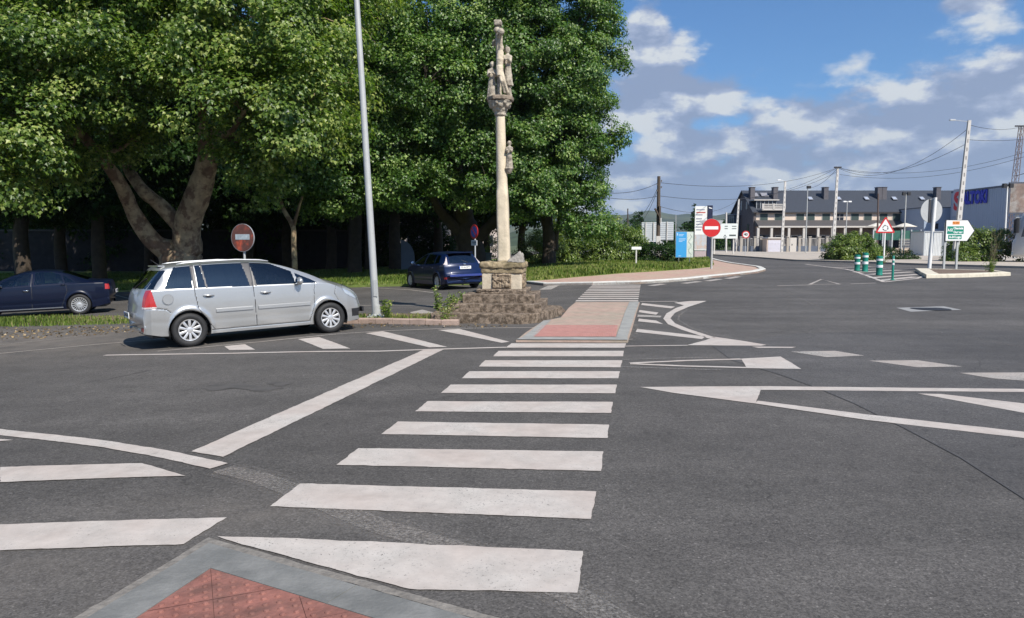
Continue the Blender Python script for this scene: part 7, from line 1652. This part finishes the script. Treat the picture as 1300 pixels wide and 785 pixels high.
b = MB(); b.bbox(3.1,13.6,-1.25,1.25,1.15,3.9,.04); b.build('trailer_box', TW, t)
for (x, n2) in ((1.35,0),(4.2,0),(9.5,0),(10.9,0)):
    for sd in (-1, 1):
        wt = bpy.data.objects.new('wheel', None); col.objects.link(wt); wt.parent = t; wt.location = (x, sd*1.08, .5); wt.rotation_euler = (0,0,0 if sd < 0 else math.pi)
        b = MB(); b.lathe([(.27,-.13),(.30,-.15),(.46,-.15),(.50,-.11),(.50,.13),(.46,.15),(.3,.15)], 32, axis='y', cap=False); b.build('tyre', BLACK, wt, smooth=True, angle=R(40))
        b = MB(); b.lathe([(0,-.08),(.09,-.10),(.12,-.05),(.24,-.04),(.275,-.13),(.27,.1)], 24, axis='y', cap=False); b.build('rim', GALV, wt, smooth=True, angle=R(40))
t.scale = (1.1,1.1,1.1)
# pale building glimpsed behind the trees
D_ = 92.0; xa = X(470,D_); t = thing('park_building', 'pale pinkish building glimpsed between the trunks behind the blue hatchback', 'building', (xa, D_, 0)); b = MB(); b.box(0,16.5,0,9,-.4,8.5); b.build('wall', mat('pale_pink_render', (.58,.50,.46), .85, var=.08, scale=.7), t)
b = MB(); b.prism([(-.5,8.4),(4.5,10.4),(9.5,8.4),(9.5,8.25),(-.5,8.25)], -.4, 16.9, plane='yz'); b.build('roof', mat('tile_roof', (.25,.11,.07), .85, var=.2, scale=4), t)
for k in range(5):
    for z in (1.4, 4.6): b = MB(); x = 1.8+k*3.2; b.box(x-.55,x+.55,-.04,-.003,z,z+1.5); w_ = b.build('window', WFR, t); b = MB(); b.box(x-.45,x+.45,-.055,-.042,z+.1,z+1.4); b.build('pane', DKG, w_)
# grey waste container and curved panel in the shade
D_ = 46.0; xa, xb = X(603.5,D_), X(624,D_); t = thing('waste_container', 'dull grey green container with a flat lid under the trees', 'container', (xa, D_, h(xa, D_))); w1 = xb-xa; zt1 = Z(321,D_)-h(xa,D_)
GG = mat('grey_green', (.07,.09,.09), .6, var=.1, scale=3); b = MB(); b.prism([(.06,.12),(w1-.06,.12),(w1,zt1-.12),(0,zt1-.12)], 0, .8); b.build('bin', GG, t); b = MB(); b.bbox(-.04,w1+.04,-.05,.85,zt1-.115,zt1,.02); b.build('lid', GG, t)
for x in (.15, w1-.15): b = MB(); b.tube([(x,.0,.07),(x,.06,.07)], .07, 10); b.build('caster', PLASTIC, t)
pole_thing('thin_post', 'thin dark post rising behind the grey green container', 'post', (X(611,47),47.), tuple(at(611,298,47)), .05, .04, mat('dark_post', (.04,.04,.045), .6))
D_ = 52.0; xa, xb = X(509,D_), X(526,D_); t = thing('curved_board', 'dull blue board with a rounded shoulder standing in the shade left of the hatchback', 'board', (xa, D_, h(xa, D_))); w1 = xb-xa; zt1 = Z(305,D_)-h(xa,D_)
b = MB(); pr = [(0,-.1),(w1,-.1),(w1,zt1*.45)]+[(w1*math.cos(a), zt1*.45+zt1*.55*math.sin(a)) for a in [k*math.pi/20 for k in range(1,10)]]+[(0,zt1)]; b.prism(pr, 0, .06); b.build('board', mat('dull_blue', (.16,.20,.27), .7, var=.1, scale=2), t)
b = MB(); b.bbox(0,.08,.062,.14,-.1,zt1,.01); b.build('brace', GREYPAINT, t)
# white car parked far off behind the wooden pole
wc = car('parked_car', 'small white car parked far off behind the wooden pole', HAT, (X(846,84), 84, h(X(846,84),84)), R(178), WCAR, res=.3)
# trees and greenery far off
for k, (px, D_, w_, hh_, lb) in enumerate(((803,140,4,6,'dark green tree far off just right of the park trees'),(818,150,3,5,'low dark tree far off behind the pale billboards'),(868,150,5,6.0,'round dark tree far off above the blue information board'),(893,160,4,7,'dark tree far off behind the white totem'),(912,150,6,6.5,'dark tree far off above the white advertising board'),(930,140,3.5,6,'dark tree far off left of the stone gable'))):
    x = X(px,D_); tree('distant_tree', lb, (x, D_), [([(x,D_,.5),(x,D_,hh_*.6)], [.2,.1])], [(x,D_,hh_*.55+.6,w_,3,hh_*.42),(x+w_*.4,D_,hh_*.4+.6,w_*.6,2,hh_*.3)], m=LEAFD, bark=BARKD, per_m2=.35, per=26, size=.5, twigs=0, zmin=.5, cr=(.5,1.0), group='trees far down the road')
for k, px in enumerate((806, 812, 881)):
    D_ = 170; x = X(px,D_); hh_ = 8+k; lb = ('narrow conifer far off, left one of the pair beyond the shrubs','narrow conifer far off, right one of the pair beyond the shrubs','narrow conifer far off beside the white totem')[k]
    tree('distant_conifer', lb, (x, D_), [([(x,D_,.5),(x,D_,hh_)], [.15,.04])], [(x,D_,hh_*.35,1.5,1.5,hh_*.35),(x,D_,hh_*.65,.9,.9,hh_*.32),(x,D_,hh_*.9,.45,.45,hh_*.22)], m=LEAFD, bark=BARKD, per_m2=1.2, per=24, size=.4, twigs=0, zmin=.5, cr=(.3,.5), group='conifers far down the road')
leafy('hedge', 'dark hedge far off along the road behind the pale billboards', 'hedge', [(X(p_,120),120,.8,5,2,2.0) for p_ in (790,822,855,888)], LEAFD, .8, 30, .35, (.4,.9))

t = thing('backdrop_wall', 'long wall behind the park trees, added as a near black backdrop for their deep shade', 'wall', (-120,66.2,-.8)); b = MB(); b.box(0,106,0,.4,-.3,3.7); b.build('wall', mat('shade_dark_wall', (.026,.024,.026), .95, var=.4, scale=2), t)  # solid backdrop added behind the trees, their deep shade put into its colour
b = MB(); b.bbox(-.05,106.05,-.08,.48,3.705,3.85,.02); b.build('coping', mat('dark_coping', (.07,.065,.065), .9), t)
# ================================================================== THE AIR
b = MB(); b.box(-5200,5200,-5200,5200,-7,420); hm = bpy.data.materials.new('haze'); hm.use_nodes = True; nt = hm.node_tree
for n in list(nt.nodes): nt.nodes.remove(n)
o_ = nt.nodes.new('ShaderNodeOutputMaterial'); v_ = nt.nodes.new('ShaderNodeVolumePrincipled'); v_.inputs['Density'].default_value = .00012; v_.inputs['Color'].default_value = (.72,.85,1,1); v_.inputs['Anisotropy'].default_value = .3
nt.links.new(v_.outputs[0], o_.inputs['Volume']); o = b.build('haze', hm); tag(o, 'thin bluish air between the road and the far hills', 'haze', kind='stuff')
